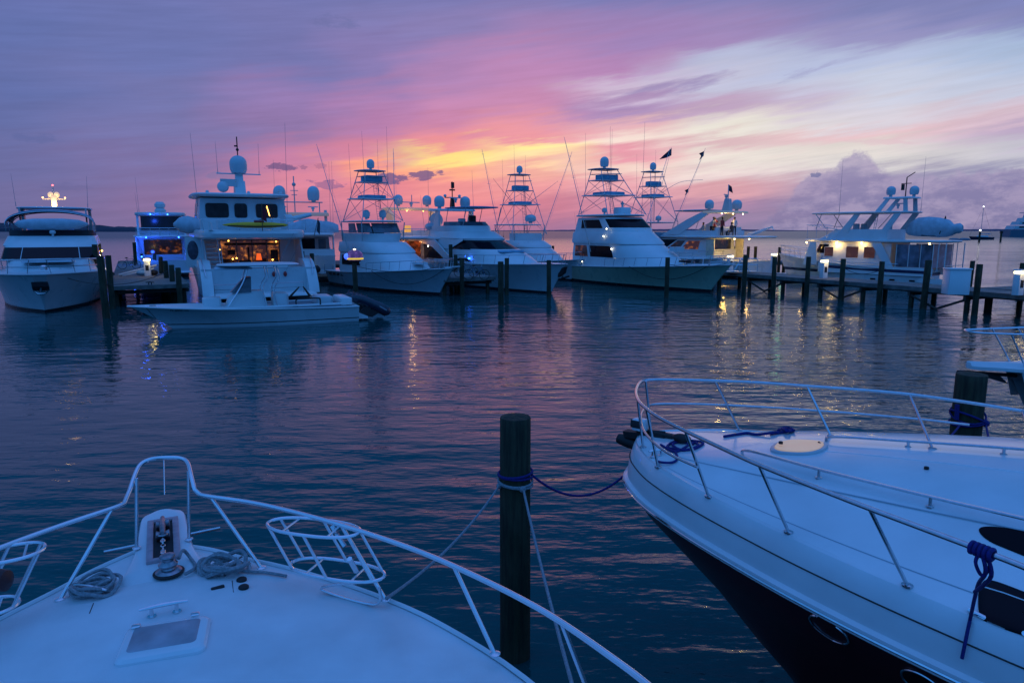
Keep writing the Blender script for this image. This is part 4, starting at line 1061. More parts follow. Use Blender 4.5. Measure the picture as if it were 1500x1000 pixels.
# ---- sportfishers
def sportfish(label, stem, phi, L, B, hullm, enclosed, zs, zb, s=1.0, tower_kw=None, windows=True, x_house=(.18, .72), lower=2.9, brow=3.6, bridge=4.35, roofz=5.1, extra=None, name='sportfishing_boat'):
    b = boat(label, 'sportfishing boat', stem, phi, L, name)
    H = Hull(L, B, zs, zb, over=1.9, trans=.86, bp=2.1, wl=.84, tip=.02); H.make(b, hullm)
    w = B*.41; xa, xf = L*x_house[0], L*x_house[1]
    base = zs+.02
    c = House([(base, xa, xf+2.8, w*.98, 5.2, 2.0), (base+(lower-base)*.55, xa, xf+1.2, w*.97, 4.2, 2.1), (lower, xa, xf-.9, w*.93, 3.0, 2.3)])
    c.make(b, GEL, 'deckhouse')
    br = House([(lower-.02, xa, xf-.75, w*.97, 3.0, 2.3), (lower+.12, xa-.1, xf-.85, w*.98, 3.0, 2.3), (brow, xa-.2, xf-2.3, w*.90, 2.4, 2.5)])
    br.make(b, GEL, 'brow')
    return b, H, c, br, w, xa, xf

def sport_F():
    stem = (-5.0, 46.6, 0)
    b, H, c, br, w, xa, xf = sportfish('sportfishing boat with blue-grey hull and tall tower behind the glowing lantern pile', stem, -52, 14.2, 4.9, HGREY, False, 1.15, 1.95, lower=2.75, brow=3.5)
    aft = xa
    br2 = House([(3.48, aft, xf-3.2, w*.82, 2.0, 2.5), (4.15, aft, xf-3.0, w*.86, 2.0, 2.5)]); br2.make(b, GEL, 'flybridge')
    vin = House([(4.15, aft+.4, xf-3.1, w*.84, 1.8, 2.6), (4.95, aft+.5, xf-3.7, w*.82, 1.6, 2.6)])
    for t0, t1 in ((-.8, -.5), (-.48, -.2), (-.18, .18), (.2, .48), (.5, .8)): vin.window(b, t0, t1, 4.2, 4.92, m=VINYL, name='vinyl_enclosure')
    roof_slab(b, aft-.2, xf-3.2, w*.98, 5.1, .1, sq=2.6)
    cx = (aft+xf-3.4)/2
    for sx, x in ((0, aft+.3), (1, xf-3.8)):
        for s in (-1, 1): MB().tube([(x-.1, s*w*.86, 3.6), (x, s*w*.9, 5.0)], .04, 6).build('hardtop_leg', ALU, b)
    tower(b, cx, w*.85, 5.1, cx-.1, .75, 8.85, lens=(3.4, 1.2), plats=(.44, .78), dome=.3, ant=4, ant_h=2.6)
    for s in (-1, 1):
        sat_dome(b, cx+.3, s*.7, 5.35, .28, .6); 
    radar_bar(b, cx-.8, 0, 5.55, 1.3, 1.3)
    outrigger(b, (cx-.3, w+.05, 3.0), (cx-3.8, w+2.0, 11.2)); outrigger(b, (cx-.3, -w-.05, 3.0), (cx-3.4, -w-.9, 11.0))
    H.rail(b, .5, 1.0, .62, 8, r=.02)
    # cockpit bulwark openings
    for i in range(4): MB().rbox((1.3+.75*i, -H.bd(.12)-.0, .95), (.5, .03, .17), .01).build('scupper', BLACK, b)
    for s in (-1, 1): c.window(b, s*.62, s*.95, 1.75, 2.5)
    mk = MB(); mk.box((11.8, 0, 2.1), (.7, .9, .16)); mk.build('deck_hatch', GEL2, b)
    for y in (.3, -.3): MB().rbox((cx+.6, y, 4.35), (.5, .45, .7), .1).build('helm_chair', CANVASW, b)
    p = MB(); p.prism([(15.3, 1.86), (16.6, 2.02), (16.6, 2.1), (15.2, 1.98)], -.16, .16); p.build('bow_pulpit', GEL, b)
    return b, H
bF, HF = sport_F()

def sport_J():
    stem = (14.2, 48.9, 0)
    b, H, c, br, w, xa, xf = sportfish('large sportfishing boat with pale green hull and enclosed dark-glazed bridge, right of centre', stem, -61.5, 18.0, 5.7, HGREEN, True, 1.3, 2.05, lower=3.3, brow=4.25, x_house=(.20, .70))
    # saloon side glass
    for s in (-1, 1):
        c.window(b, s*.52, s*.78, 2.2, 3.12, slant=-.02*s, name='saloon_window'); c.window(b, s*.81, s*.97, 2.2, 3.12, m=LITD, name='saloon_window')
    MB().box((xf+1.0, w*.3, 2.95), (.9, .7, .35)).build('deck_box', GEL2, b)
    e = House([(4.2, xa-.1, xf-2.6, w*.86, 1.9, 3), (4.5, xa, xf-2.7, w*.86, 1.9, 3), (5.45, xa+.2, xf-4.0, w*.80, 1.6, 3.2)]); e.make(b, GEL, 'enclosed_bridge')
    e.window(b, .04, .44, 4.6, 5.3, name='windshield'); e.window(b, -.44, -.04, 4.6, 5.3, name='windshield'); e.window(b, -.04, .04, 4.6, 5.3, name='windshield')
    e.window(b, .54, .9, 4.55, 5.25); e.window(b, -.9, -.54, 4.55, 5.25)
    roof_slab(b, xa-.3, xf-3.6, w*.95, 5.68, .16, sq=2.8)
    cx = (xa+xf-4)/2
    tower(b, cx, w*.85, 5.7, cx-1.2, .85, 9.5, lens=(4.2, 1.4), plats=(.42, .76), dome=.38, ant=2, ant_h=3.6)
    radar_bar(b, cx+1.2, .2, 6.55, 1.6, .9); MB().rbox((cx+1.2, .2, 6.0), (1.0, 1.2, .55), .15).build('electronics_box', GEL, b)
    for y in (-1.2, 1.3): sat_dome(b, cx+.6, y, 5.85, .22, .4)
    outrigger(b, (cx+.5, w+.12, 2.6), (cx-1.5, w+5.2, 11.8)); 
    outrigger(b, (cx+.5, -w-.12, 2.6), (cx-1.2, -w-1.8, 12.0))
    antenna(b, (cx+2, w*.7, 5.7), (cx+1.9, w*.75, 13.2), .025); antenna(b, (cx+2, -w*.7, 5.7), (cx+1.9, -w*.75, 12.6), .025)
    H.rail(b, .45, 1.0, .62, 9, r=.022)
    p = MB(); p.prism([(18.3, 1.95), (20.1, 2.12), (20.1, 2.2), (18.2, 2.08)], -.18, .18); p.build('bow_pulpit', GEL, b)
    an = MB(); an.tube([(18.0, 0, 2.15), (19.6, 0, 2.26)], .04, 6); an.tube([(19.4, -.2, 2.3), (19.7, 0, 2.3), (19.4, .2, 2.3)], .04, 6); an.build('anchor', STEEL, b)
    MB().rbox((15.3, 0, 2.1), (.7, .7, .14), .1).build('deck_hatch', GLASS, b); MB().ball((16.9, -.3, 2.2), .2, 8, sz=.7).build('windlass', DARKW, b)
    for x, z in ((9.3, 2.9), (8.2, 3.9), (8.6, 4.5)): MB().ball((x, -w-.0, z), .05, 8).build('courtesy_lamp', WHITEL, b)
    MB().box((4.9, -w*.98, 1.75), (.5, .04, .1)).build('step_lamp', WHITEL, b)
    for k in range(5): rod(b, (3.4, -1.6+.8*k, 3.6), -15-4*k, 2.4, 0)
    return b, H
bJ, HJ = sport_J()

def sport_I():
    b, H, c, br, w, xa, xf = sportfish('sportfishing boat hidden behind the sleek flybridge yacht, its dark tower rising above', (5.2, 60.5, 0), -62, 14.5, 4.9, HW, False, 1.15, 1.95, lower=2.8, brow=3.4)
    cx = 5.2
    roof_slab(b, 2.4, 7.4, w*.95, 4.95, .1, sq=2.6)
    for x in (3, 7):
        for s in (-1, 1): MB().tube([(x, s*w*.8, 3.3), (x, s*w*.85, 4.9)], .04, 6).build('hardtop_leg', ALU, b)
    MB().box((6.3, 0, 3.7), (1.2, 3.0, .8)).build('helm_console', GEL, b)
    tower(b, cx, w*.95, 4.0, cx-.2, .72, 9.7, lens=(3.8, 1.1), plats=(.5, .74), dome=.3, ant=3, ant_h=3)
    sat_dome(b, cx+1.5, .3, 5.2, .55, .7); 
    for s in (-1, 1): MB().tube([(cx, s*.9, 7.0), (cx+1.2, s*3.6, 9.2)], [.03, .012], 5).build('teaser_pole', ALU, b)
    outrigger(b, (cx, w+.1, 2.7), (cx-1.0, w+4.6, 12.4), n=3); outrigger(b, (cx, -w-.1, 2.7), (cx-2, -w-1.2, 12.2), n=3)
    for k in range(6): rod(b, (2.0+.2*k, -1.9+.7*k, 3.3), 25-10*k, 1.9, 90)
    H.rail(b, .5, 1.0, .6, 6)
sport_I()
def sport_K():
    b, H, c, br, w, xa, xf = sportfish('blue-topped sportfishing boat behind the green-hulled one, tower flying pennants', (18.6, 64.5, 0), -64, 14.5, 4.9, HW, False, 1.15, 1.95, lower=2.8, brow=3.5)
    cx = 5.6
    f = House([(3.4, 3, 8.2, w*.8, 1.8, 2.6), (4.2, 3, 8.4, w*.84, 1.8, 2.6)]); f.make(b, CANVAS, 'flybridge')
    roof_slab(b, 2.6, 8.0, w*.95, 5.2, .1, sq=2.6)
    for x in (3, 7.6):
        for s in (-1, 1): MB().tube([(x, s*w*.8, 3.3), (x, s*w*.85, 5.15)], .04, 6).build('hardtop_leg', ALU, b)
    tower(b, cx, w*.85, 5.2, cx-.2, .72, 10.3, lens=(4.0, 1.1), plats=(.5, .72), dome=.33, ant=2, ant_h=3)
    MB().tube(spline([(cx, 1.0, 8.2), (cx+1, 2.6, 9.3), (cx+1.5, 5.2, 9.6)], 6), .02, 5).build('teaser_pole', ALU, b)
    sat_dome(b, cx+2, -.8, 5.35, .3, .5)
    # outrigger with pennants, leaning right
    outrigger(b, (cx-.3, w+.1, 3.0), (cx+1.0, w+3.8, 12.9)); 
    H.rail(b, .5, 1.0, .6, 6)
    Wm = Matrix.Translation(Vector(b.location)) @ Matrix.Rotation(b.rotation_euler.z, 4, 'Z')
    def pennant(k, lab, sz=1.0):
        P0, P1 = Vector((cx-.3, w+.1, 3.0)), Vector((cx+1.0, w+3.8, 12.9)); p = Wm @ P0.lerp(P1, k)
        m = MB(); m.add([(0, 0, 0), (-.05, 0, -.5*sz), (-.5*sz, .05, -.95*sz), (-.32*sz, .02, -.5*sz), (-.55*sz, 0, -.25*sz)], [(0, 1, 2, 3, 4)])
        tag(m.build('pennant', mat('pennant_cloth', (.03, .02, .05), .9), flat=True), lab, 'pennant').location = p
    pennant(.97, 'dark pennant near the tip of the rightmost outrigger pole'); pennant(.58, 'small dark pennant halfway up the rightmost outrigger pole', .8)
    a = Wm @ Vector((cx-.2, 1.2, 9.0)); z = Wm @ Vector((cx+.2, 2.0, 12.9))
    m = MB(); m.tube([a, z], [.025, .01], 5); po = m.build('pennant_pole', ALU); tag(po, 'thin pole leaning from the narrow tower with a dark pennant', 'pole')
    m = MB(); m.add([(0, 0, 0), (.0, 0, -.75), (-.55, 0, -1.0), (-1.25, .05, -1.15), (-.8, 0, -.7)], [(0, 1, 2, 3, 4)]); tag(m.build('pennant', MATS['pennant_cloth'], flat=True), 'dark swallow-tailed pennant above the narrow tower', 'pennant').location = z-Vector((0, 0, .1))
sport_K()

# ---- G: party yacht behind F
def yacht_party():
    b = thing('motor_yacht', 'flybridge yacht with golden lit radar arch behind the blue-grey sportfisher', 'motor yacht', (-6.6, 58.5, 0), R(119))
    H = Hull(17, 5.3, 1.5, 2.3, over=1.4); H.make(b, HW)
    MB().rbox((-.8, 0, .5), (1.6, 4.6, .14), .3).build('swim_platform', GEL, b)
    for s in (-1, 1): MB().prism([(-.3, .5), (.0, 1.6), (.8, 2.2), (2.5, 2.3), (2.5, .5)], s*2.2, s*2.6).build('quarter_wing', GEL, b, ang=30)
    MB().prism([(.6, .5), (.9, 1.6), (1.3, 1.6), (1.3, .5)], -1.6, 1.6).build('transom', GEL, b)
    c = House([(1.5, 4, 12, 2.25, 3, 2.6), (3.55, 4, 10.8, 2.1, 2.4, 3)]); c.make(b, GEL)
    aft_window(b, .6, 2.7, 1.9, 1.5, 3.98, interior('red_salon', (.03, .006, .003), (.6, .09, .02), 1.0, 1.4, .5, 7)); aft_window(b, -1.1, 2.6, 1.0, 1.5, 3.98, VINYL)
    roof_slab(b, .6, 10, 2.6, 3.85, .26, sq=3, name='flybridge_deck')
    f = House([(3.8, 5.0, 8.8, 2.1, 2, 2.8), (4.4, 5.0, 9.0, 2.1, 2, 2.8)]); f.make(b, GEL, 'flybridge')
    m = MB(); m.tube([(1.0, 2.4, 3.9), (.95, 2.4, 4.5), (.95, -2.4, 4.5), (1.0, -2.4, 3.9)], .03, 5)
    for y in (-1.6, -.8, 0, .8, 1.6): m.tube([(.95, y, 3.9), (.95, y, 4.5)], .02, 5)
    m.build('aft_rail', STEEL, b)
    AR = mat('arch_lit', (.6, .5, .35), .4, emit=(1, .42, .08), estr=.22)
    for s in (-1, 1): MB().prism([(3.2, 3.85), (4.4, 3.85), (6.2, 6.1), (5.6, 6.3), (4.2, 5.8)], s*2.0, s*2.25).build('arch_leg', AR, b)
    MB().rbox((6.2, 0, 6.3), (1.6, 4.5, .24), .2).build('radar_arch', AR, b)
    for y in (1.9, .3, -1.3): MB().ball((5.6, y, 6.12), .05, 8).build('arch_lamp', GOLD, b)
    for s in (-1.9, .9): sat_dome(b, 6.4, s-.1, 6.7, .42, .9)
    radar_bar(b, 6.3, -.4, 6.75, 1.8, .2); m = MB(); m.tube([(6.4, -.5, 6.5), (6.4, -.5, 7.6)], .04, 5); m.build('mast', ALU, b)
    dd = MB().lathe([(.65, 0), (.6, .12), (.3, .25), (.05, .28)], (0, 0, 0), 16, axis='x'); do = dd.build('tv_dish', GEL2, b); do.location = (4.2, -2.0, 5.3)
    MB().rbox((3.9, .9, 4.5), (.5, .5, .6), .08).build('wet_bar_lamp', mat('bar_glow', (.5, .35, .1), .5, emit=(1, .42, .06), estr=.7), b)
    for y in (1.6, -2.4): antenna(b, (7, y, 5), (7, y, 10.2), .02)
    plight('arch_lamp_light', (5.0, .3, 5.8), (1, .55, .18), 24, .1, b); plight('salon_lamp', (2.6, .8, 3.3), (1, .4, .1), 18, .1, b)
    H.rail(b, .35, 1.0, .7, 6)
    Wm = Matrix.Translation(Vector(b.location)) @ Matrix.Rotation(b.rotation_euler.z, 4, 'Z')
    for x, y, l, ps in ((1.9, -.9, 'person in dark clothes, left of a pair on a yacht aft deck', 'sit'), (2.0, -2.0, 'person in dark clothes, right of a pair on a yacht aft deck', 'sit')):
        p = Wm @ Vector((x, y, 1.75)); person(p.x, p.y, p.z, R(200), l, 'people on the party yacht', (.02, .02, .03), ps)
    MB().rbox((1.8, -1.4, 1.75), (.7, 2.6, .9), .15).build('aft_bench', GEL2, b)
yacht_party()

# ---- H: sleek flybridge yacht in the centre
def yacht_center():
    L = 16.8; b = boat('sleek white flybridge yacht with wraparound dark windshield, centre, bow to the right', 'motor yacht', (2.75, 47.9, 0), -57, L)
    H = Hull(L, 5.1, 1.75, 2.15, over=1.7, bp=2.5, wl=.82, tip=.04); H.make(b, HW)
    c0 = House([(1.8, 3.0, 14.8, 2.2, 6, 2.1), (2.45, 3.0, 13.2, 2.15, 5, 2.2), (2.95, 3.2, 11.3, 2.05, 3.4, 2.4)]); c0.make(b, GEL, 'foredeck_trunk', ang=60)
    c = House([(2.9, 3.4, 11.2, 2.08, 3.3, 2.4), (3.62, 3.4, 8.9, 1.85, 2.6, 2.5)]); c.make(b, GLASS, 'windshield')
    top = House([(3.6, 2.6, 9.0, 1.95, 2.7, 2.4), (3.75, 1.4, 9.0, 2.05, 2.9, 2.4), (4.3, 1.6, 7.6, 1.75, 2.2, 2.5)]); top.make(b, GEL, 'roof', ang=60)
    for s in (-1, 1):
        mb = MB(); mb.prism([(3.2, 2.9), (5.8, 2.9), (7.6, 3.55), (7.6, 3.72), (3.2, 3.72)], [s*2.08, s*2.08, s*1.96, s*1.9, s*1.95], [s*2.14, s*2.14, s*2.0, s*1.96, s*2.05]); mb.build('quarter_panel', GEL, b, ang=50)
        # swooping cockpit wing and saloon side glass
        mb = MB(); mb.prism([(.6, 3.55), (3.4, 3.62), (5.4, 2.6), (6.4, 2.2), (5.0, 2.15), (3.0, 3.0), (.4, 3.42)], s*2.22, s*2.36); mb.build('cockpit_wing', GEL, b, ang=50)
        P = [(1.5, 2.05), (4.7, 2.05), (4.2, 2.45), (3.2, 2.85), (2.2, 2.75)]; MB().prism(P, s*2.19, s*2.235).build('side_window', GLASS, b, flat=True)
        P = [(6.8, 2.02), (9.4, 2.02), (8.6, 2.22), (7.6, 2.24)]; MB().prism(P, s*2.19, s*2.27).build('side_window', GLASS, b, flat=True)
        for x in (4.6, 5.3, 7.2, 10.3, 11.2):
            t = H.t_of(x); y = H.bw(t)+(H.bd(t)-H.bw(t))*.62
            MB().ball((x, s*(y+.02), 1.25), .24, 12, sz=.42, sy=.2).build('portlight', GLASS, b)
    roof_slab(b, .2, 4.5, 2.4, 3.78, .2, sq=3, name='flybridge_overhang')
    fb = House([(4.2, 1.5, 7.2, 1.75, 2.4, 2.4), (4.75, 1.5, 6.9, 1.8, 2.4, 2.4)]); fb.make(b, GEL, 'flybridge')
    fb2 = House([(4.7, 2.6, 6.9, 1.72, 2.2, 2.4), (5.15, 3.2, 6.2, 1.62, 2.0, 2.4)]); fb2.window(b, -.7, .7, 4.72, 5.08, m=VINYL, name='flybridge_screen', n=20)
    # arch with domes, bimini
    for s in (-1, 1):
        MB().prism([(1.8, 4.3), (3.0, 4.3), (3.0, 6.0), (2.4, 6.0)], s*1.55, s*1.7).build('arch_leg', GEL, b); 
        MB().tube([(.7, s*1.7, 4.3), (1.6, s*1.7, 6.0)], .04, 6).build('arch_strut', ALU, b)
        sat_dome(b, 2.3, s*1.25, 6.35, .45, .95)
    MB().rbox((2.2, 0, 6.1), (1.5, 3.9, .18), .15).build('radar_arch', GEL, b)
    roof_slab(b, 3.6, 8.2, 1.75, 6.25, .1, sq=2.6, m=CANVAS, name='bimini')
    for x in (4.6, 7.6):
        for s in (-1, 1): MB().tube([(x-.6, s*1.6, 4.7), (x, s*1.62, 6.2)], .03, 6).build('bimini_strut', ALU, b)
    m = MB(); m.prism([(2.0, 6.15), (2.6, 6.15), (2.4, 7.2), (2.2, 7.2)], -.12, .12); m.tube([(2.3, 0, 7.2), (2.3, 0, 8.5)], .05, 6); m.box((2.3, 0, 7.15), (.2, 1.4, .07)); m.box((2.3, 0, 7.8), (.12, .5, .12)); m.box((2.3, .05, 8.2), (.14, .25, .5)); mo = m.build('mast', BLACK, b)
    radar_bar(mo, 2.9, 0, 6.95, 1.7, .4)
    for y in (-.7, .7): MB().ball((2.3, y, 7.3), .14, 8).build('radar_dome', DOME, mo)
    MB().rbox((5.2, .3, 5.2), (.5, .55, .8), .12).build('helm_chair', BLACK, b); MB().rbox((5.2, -.7, 5.0), (.5, .55, .7), .12).build('helm_chair', GEL2, b)
    MB().ball((1.2, -1.5, 4.7), .5, 10, sz=.7, sx=1.8).build('covered_grill', CANVASW, b)
    sunp = MB(); sunp.rbox((11.2, 0, 2.84), (1.9, 2.2, .1), .3); sunp.build('sun_pad', CANVAS, b)
    antenna(b, (.9, -2.0, 4.2), (.6, -2.2, 7.4)); antenna(b, (3, 1.7, 6), (2.6, 1.8, 9.5))
    H.rail(b, .4, 1.0, .62, 8, mid=False, r=.022)
    an = MB(); an.prism([(17.8, 1.75), (18.5, 1.95), (18.3, 1.5), (17.7, 1.2)], -.12, .12); an.tube([(18.5, -.28, 1.3), (17.95, 0, 1.1), (18.5, .28, 1.3)], .06, 6); an.build('anchor', BLACK, b)
    MB().ball((9.2, -2.3, 2.25), .07, 8, sx=1.8).build('deck_lamp', BLUEL, b)
    MB().ball((2.0, -2.25, 3.05), .06, 8).build('cockpit_lamp', WHITEL, b)
    MB().rbox((-.8, 0, .45), (1.6, 4.4, .14), .3).build('swim_platform', GEL, b)
yacht_center()

# ---- L: yacht with a lit aft deck and guests on the flybridge
def yacht_guests():
    b = thing('motor_yacht', 'flybridge yacht full of guests, with yellow-lit aft deck, beyond the right dock', 'motor yacht', (22.6, 62.5, 0), R(129))
    L = 18; H = Hull(L, 5.4, 1.6, 2.4, over=1.6, wl=.85); H.make(b, HW)
    MB().rbox((-.8, 0, .45), (1.7, 4.8, .14), .3).build('swim_platform', GEL, b)
    c0 = House([(1.7, 4, 15, 2.3, 6, 2.1), (2.6, 4, 13.4, 2.2, 4.5, 2.2)]); c0.make(b, GEL, 'foredeck_trunk')
    c = House([(2.5, 4.2, 12.8, 2.25, 3.5, 2.4), (3.6, 4.2, 10.6, 2.05, 3.0, 2.4)]); c.make(b, GEL)
    c.window(b, -.5, .5, 2.7, 3.5, n=20, name='windshield')
    c.window(b, .53, .68, 2.6, 3.4, m=LITD, slant2=-.03); c.window(b, .7, .9, 2.6, 3.4, m=LIT, slant2=-.02)
    aft_window(b, 0, 2.75, 3.0, 1.6, 4.15, LITD, name='salon_door'); 
    YW = mat('cream_panel', (.68, .64, .5), .5, noise=.15)
    for s in (-1, 1): MB().prism([(4.2, 1.7), (3.3, 1.8), (3.3, 3.55), (4.2, 3.6)], s*2.3, s*2.4).build('fashion_plate', YW, b)
    roof_slab(b, -.6, 11, 2.65, 3.85, .2, sq=2.4, name='flybridge_deck')
    f = House([(3.8, 3.2, 10.6, 2.2, 3.4, 2.4), (4.35, 3.2, 9.6, 2.2, 3.2, 2.4)]); f.make(b, GEL, 'flybridge')
    for s in (-1, 1):
        MB().prism([(9.6, 3.9), (7.4, 4.0), (4.2, 5.9), (5.0, 6.05), (6.6, 5.4)], s*2.1, s*2.25).build('arch_leg', GEL, b)
        MB().tube([(8.6, s*1.9, 4.4), (8.0, s*1.9, 6.0)], .03, 6).build('bimini_strut', ALU, b)
    MB().rbox((3.9, 0, 6.05), (2.2, 4.5, .2), .2).build('radar_arch', mat('arch_lit2', (.65, .6, .45), .4, emit=(1, .6, .2), estr=.08), b)
    roof_slab(b, 4.6, 9.2, 1.95, 6.3, .1, sq=2.6, m=CANVASW, name='bimini')
    m = MB(); m.prism([(3.3, 6.1), (4.2, 6.1), (3.9, 7.3), (3.5, 7.3)], -.25, .25); m.tube([(3.7, 0, 7.3), (3.7, 0, 8.6)], .05, 6); mo = m.build('mast', GEL2, b); radar_bar(mo, 3.9, 0, 7.5, 1.3, .3)
    sat_dome(mo, 3.7, -1.5, 6.35, .48, .9); sat_dome(mo, 4.6, 1.6, 6.35, .42, .85)
    q = MB(); q.add([(3.7, 0, 8.6), (3.7, -.1, 8.0), (3.4, -.3, 7.8), (3.5, -.2, 8.4)], [(0, 1, 2, 3)]); q.build('flag', mat('dark_cloth2', (.03, .02, .05), .9), mo)
    cr = MB(); cr.tube([(2.4, -1.6, 3.95), (1.5, -1.7, 4.2), (.4, -1.8, 4.6), (.1, -1.8, 4.7)], [.16, .16, .1, .07], 7); cr.tube([(.1, -1.8, 4.75), (.0, -1.8, 4.5), (-.15, -1.8, 4.4)], .05, 5); cr.build('davit', GEL, b)
    for y in (-1.8, -.2, 1.6): MB().ball((3.2, y, 5.9), .05, 8).build('arch_lamp', WARM, b)
    for y in (-1.2, 1.2): MB().ball((2.0, y, 3.6), .07, 8).build('cockpit_lamp', WARM, b)
    plight('flybridge_lamp', (3.3, .9, 5.7), (1, .62, .22), 60, .12, b); plight('cockpit_light', (2.6, 1.5, 3.2), (1, .58, .12), 70, .12, b); plight('cockpit_light', (1.9, -1.2, 3.2), (1, .58, .12), 45, .12, b)
    plight('underwater_glow', (-3.2, 1.8, .5), (.1, 1, .45), 3, .2, b)
    bn = MB(); bn.rbox((3.5, 0, 4.3), (.6, 3.6, .8), .15); bn.build('flybridge_bench', GEL2, b)
    H.rail(b, .4, 1.0, .7, 6)
    Wm = Matrix.Translation(Vector(b.location)) @ Matrix.Rotation(b.rotation_euler.z, 4, 'Z')
    cols = [(.5, .45, .42), (.3, .03, .03), (.55, .5, .45), (.05, .04, .06), (.35, .05, .04), (.5, .5, .5), (.1, .06, .05)]
    desc = ['in a pale shirt', 'in a red shirt', 'in a cream shirt', 'in a black shirt', 'in a dark red shirt', 'in a white shirt', 'in a brown shirt']
    for i, (x, y) in enumerate(((5.2, 1.5), (4.6, .6), (4.2, 1.7), (3.6, .9), (3.0, 1.8), (2.6, .4), (2.2, 1.4))):
        p = Wm @ Vector((x, y, 3.86)); person(p.x, p.y, p.z, R(200+47*i), 'guest %s on the lit flybridge' % desc[i], 'guests on the flybridge', cols[i], ('sit', 'arm', 'lean')[i % 3], 1.66+.03*(i % 3))
yacht_guests()

# ---- M: trawler yacht at the right dock
def trawler():
    L = 14.6; b = thing('trawler_yacht', 'white trawler yacht with navy stripe and yellow side-deck lamps, moored behind the right dock', 'trawler yacht', (32.4, 53.0, 0), R(128)); b.scale = (.81, .84, .92)
    H = Hull(L, 4.8, 1.5, 2.5, over=1.2, trans=.93, bp=2.0); H.make(b, HW2)
    c = House([(1.4, 2.9, 12.0, 2.05, 3.0, 2.6), (3.7, 2.9, 10.6, 2.0, 2.2, 2.8)]); c.make(b, GEL)
    for x, w_ in ((9.0, .95), (6.6, 1.25), (4.9, 1.1)): side_window(b, x, 2.85, w_, 1.0 if w_ > 1 else .85, 2.03, BROWNW, r=.05, fm=GEL2); side_window(b, x, 2.85, w_, 1.0, -2.03, BROWNW, r=.05, fm=GEL2)
    c.window(b, -.45, .45, 2.7, 3.5, name='windshield', n=16)
    # portuguese bridge wing and slanted supports
    for s in (-1, 1):
        MB().prism([(10.0, 1.6), (11.6, 1.6), (10.9, 3.7), (10.3, 3.7)], s*2.25, s*2.38).build('bridge_wing', GEL, b)
        MB().prism([(4.2, 1.5), (3.3, 1.5), (1.9, 3.72), (4.4, 3.72)][::-1], s*2.3, s*2.4) 
        MB().prism([(2.3, 1.5), (3.0, 1.5), (4.7, 3.72), (3.7, 3.72)], s*2.3, s*2.4).build('bulkhead_wing', GEL, b)
        # aft deck clear enclosure
        for x0, x1, sl in ((1.2, 2.3, .0), (.2, 1.15, .0), (-.85, .1, .0)):
            pane(b, [(x0, s*2.2, 1.75), (x1, s*2.2, 1.75), (x1+.1, s*2.2, 3.6), (x0+.1, s*2.2, 3.6)], mat('trawler_vinyl', (.17, .17, .22), .25, noise=.65, nscale=1.3), 'vinyl_enclosure', .015)
        for x in (-.9, .15, 1.18, 2.3): MB().box((x, s*2.22, 2.65), (.06, .06, 2.0)).build('enclosure_post', GEL, b)
        MB().prism([(-1.0, 1.0), (-1.0, 1.72), (3.2, 1.72), (9.9, 1.9), (9.9, 1.0)], s*2.2, s*2.32).build('bulwark', GEL, b)
    MB().prism([(-.9, 1.22), (3.2, 1.25), (9.6, 1.42), (9.6, 1.68), (3.2, 1.5), (-.9, 1.47)], 2.3, 2.335).build('navy_stripe', mat('navy_paint', (.012, .02, .07), .3, noise=.1), b)
    MB().box((-.85, 0, 2.65), (.06, 4.2, 1.9)).build('aft_enclosure', MATS['trawler_vinyl'], b)
    MB().box((-.8, .9, 2.8), (.12, .35, 1.1)).build('cabin_lamp', mat('amber_curtain', (.4, .25, .08), .6, emit=(1, .42, .05), estr=.5), b)
    roof_slab(b, -2.0, 12.6, 2.5, 3.95, .22, sq=2.6, name='boat_deck')
    for y in (-2.1, 2.1):
        MB().tube([(-1.9, y, 1.3), (-1.9, y, 3.75)], .05, 6).build('deck_post', GEL, b); MB().tube([(-1.3, y, 1.5), (-1.3, y, 3.75)], .035, 6).build('deck_post', GEL, b)
    r = MB(); r.tube([(-1.9, 2.1, 1.9), (-1.9, -2.1, 1.9)], .03, 6); r.tube([(-1.9, 2.1, 1.6), (-1.9, -2.1, 1.6)], .03, 6); r.build('stern_rail', STEEL, b)
    f = House([(3.9, 3.4, 11.2, 1.95, 2.6, 2.5), (4.35, 3.4, 10.1, 1.95, 2.4, 2.5), (4.85, 3.4, 9.3, 1.9, 2.2, 2.5)]); f.make(b, GEL, 'flybridge')
    for s in (-1, 1):
        MB().prism([(7.5, 4.2), (8.5, 4.2), (6.7, 6.2), (6.15, 6.2)], s*1.85, s*1.97).build('arch_leg', GEL, b)
        MB().prism([(3.9, 3.95), (4.6, 3.95), (2.9, 6.2), (2.3, 6.2)], s*1.85, s*1.97).build('arch_leg', GEL, b)
        MB().tube([(6.1, s*1.9, 4.9), (4.9, s*1.9, 6.2)], .03, 6).build('hardtop_strut', ALU, b)
        MB().tube([(9.6, s*1.8, 4.9), (10.8, s*1.8, 6.2)], .035, 6).build('hardtop_strut', ALU, b); MB().tube([(10.7, s*1.8, 4.9), (10.2, s*1.8, 6.2)], .035, 6).build('hardtop_strut', ALU, b)
    roof_slab(b, 1.7, 11.9, 2.2, 6.35, .16, sq=3, name='hardtop')
    m = MB(); m.tube([(8.3, 2.0, 4.85), (11.6, 2.0, 5.25), (12.2, 1.0, 5.25), (12.2, -1, 5.25), (11.6, -2, 5.25), (8.3, -2, 4.85)], .028, 6)
    for x in (9.4, 10.5, 11.5):
        for s in (-1, 1): m.tube([(x, s*2.0, 4.0), (x, s*2.0, 5.1)], .022, 5)
    m.build('flybridge_rail', STEEL, b)
    ld = MB()
    for y in (.55, .95): ld.tube([(4.9, y+.9, 3.95), (4.6, y+.9, 6.2)], .025, 5)
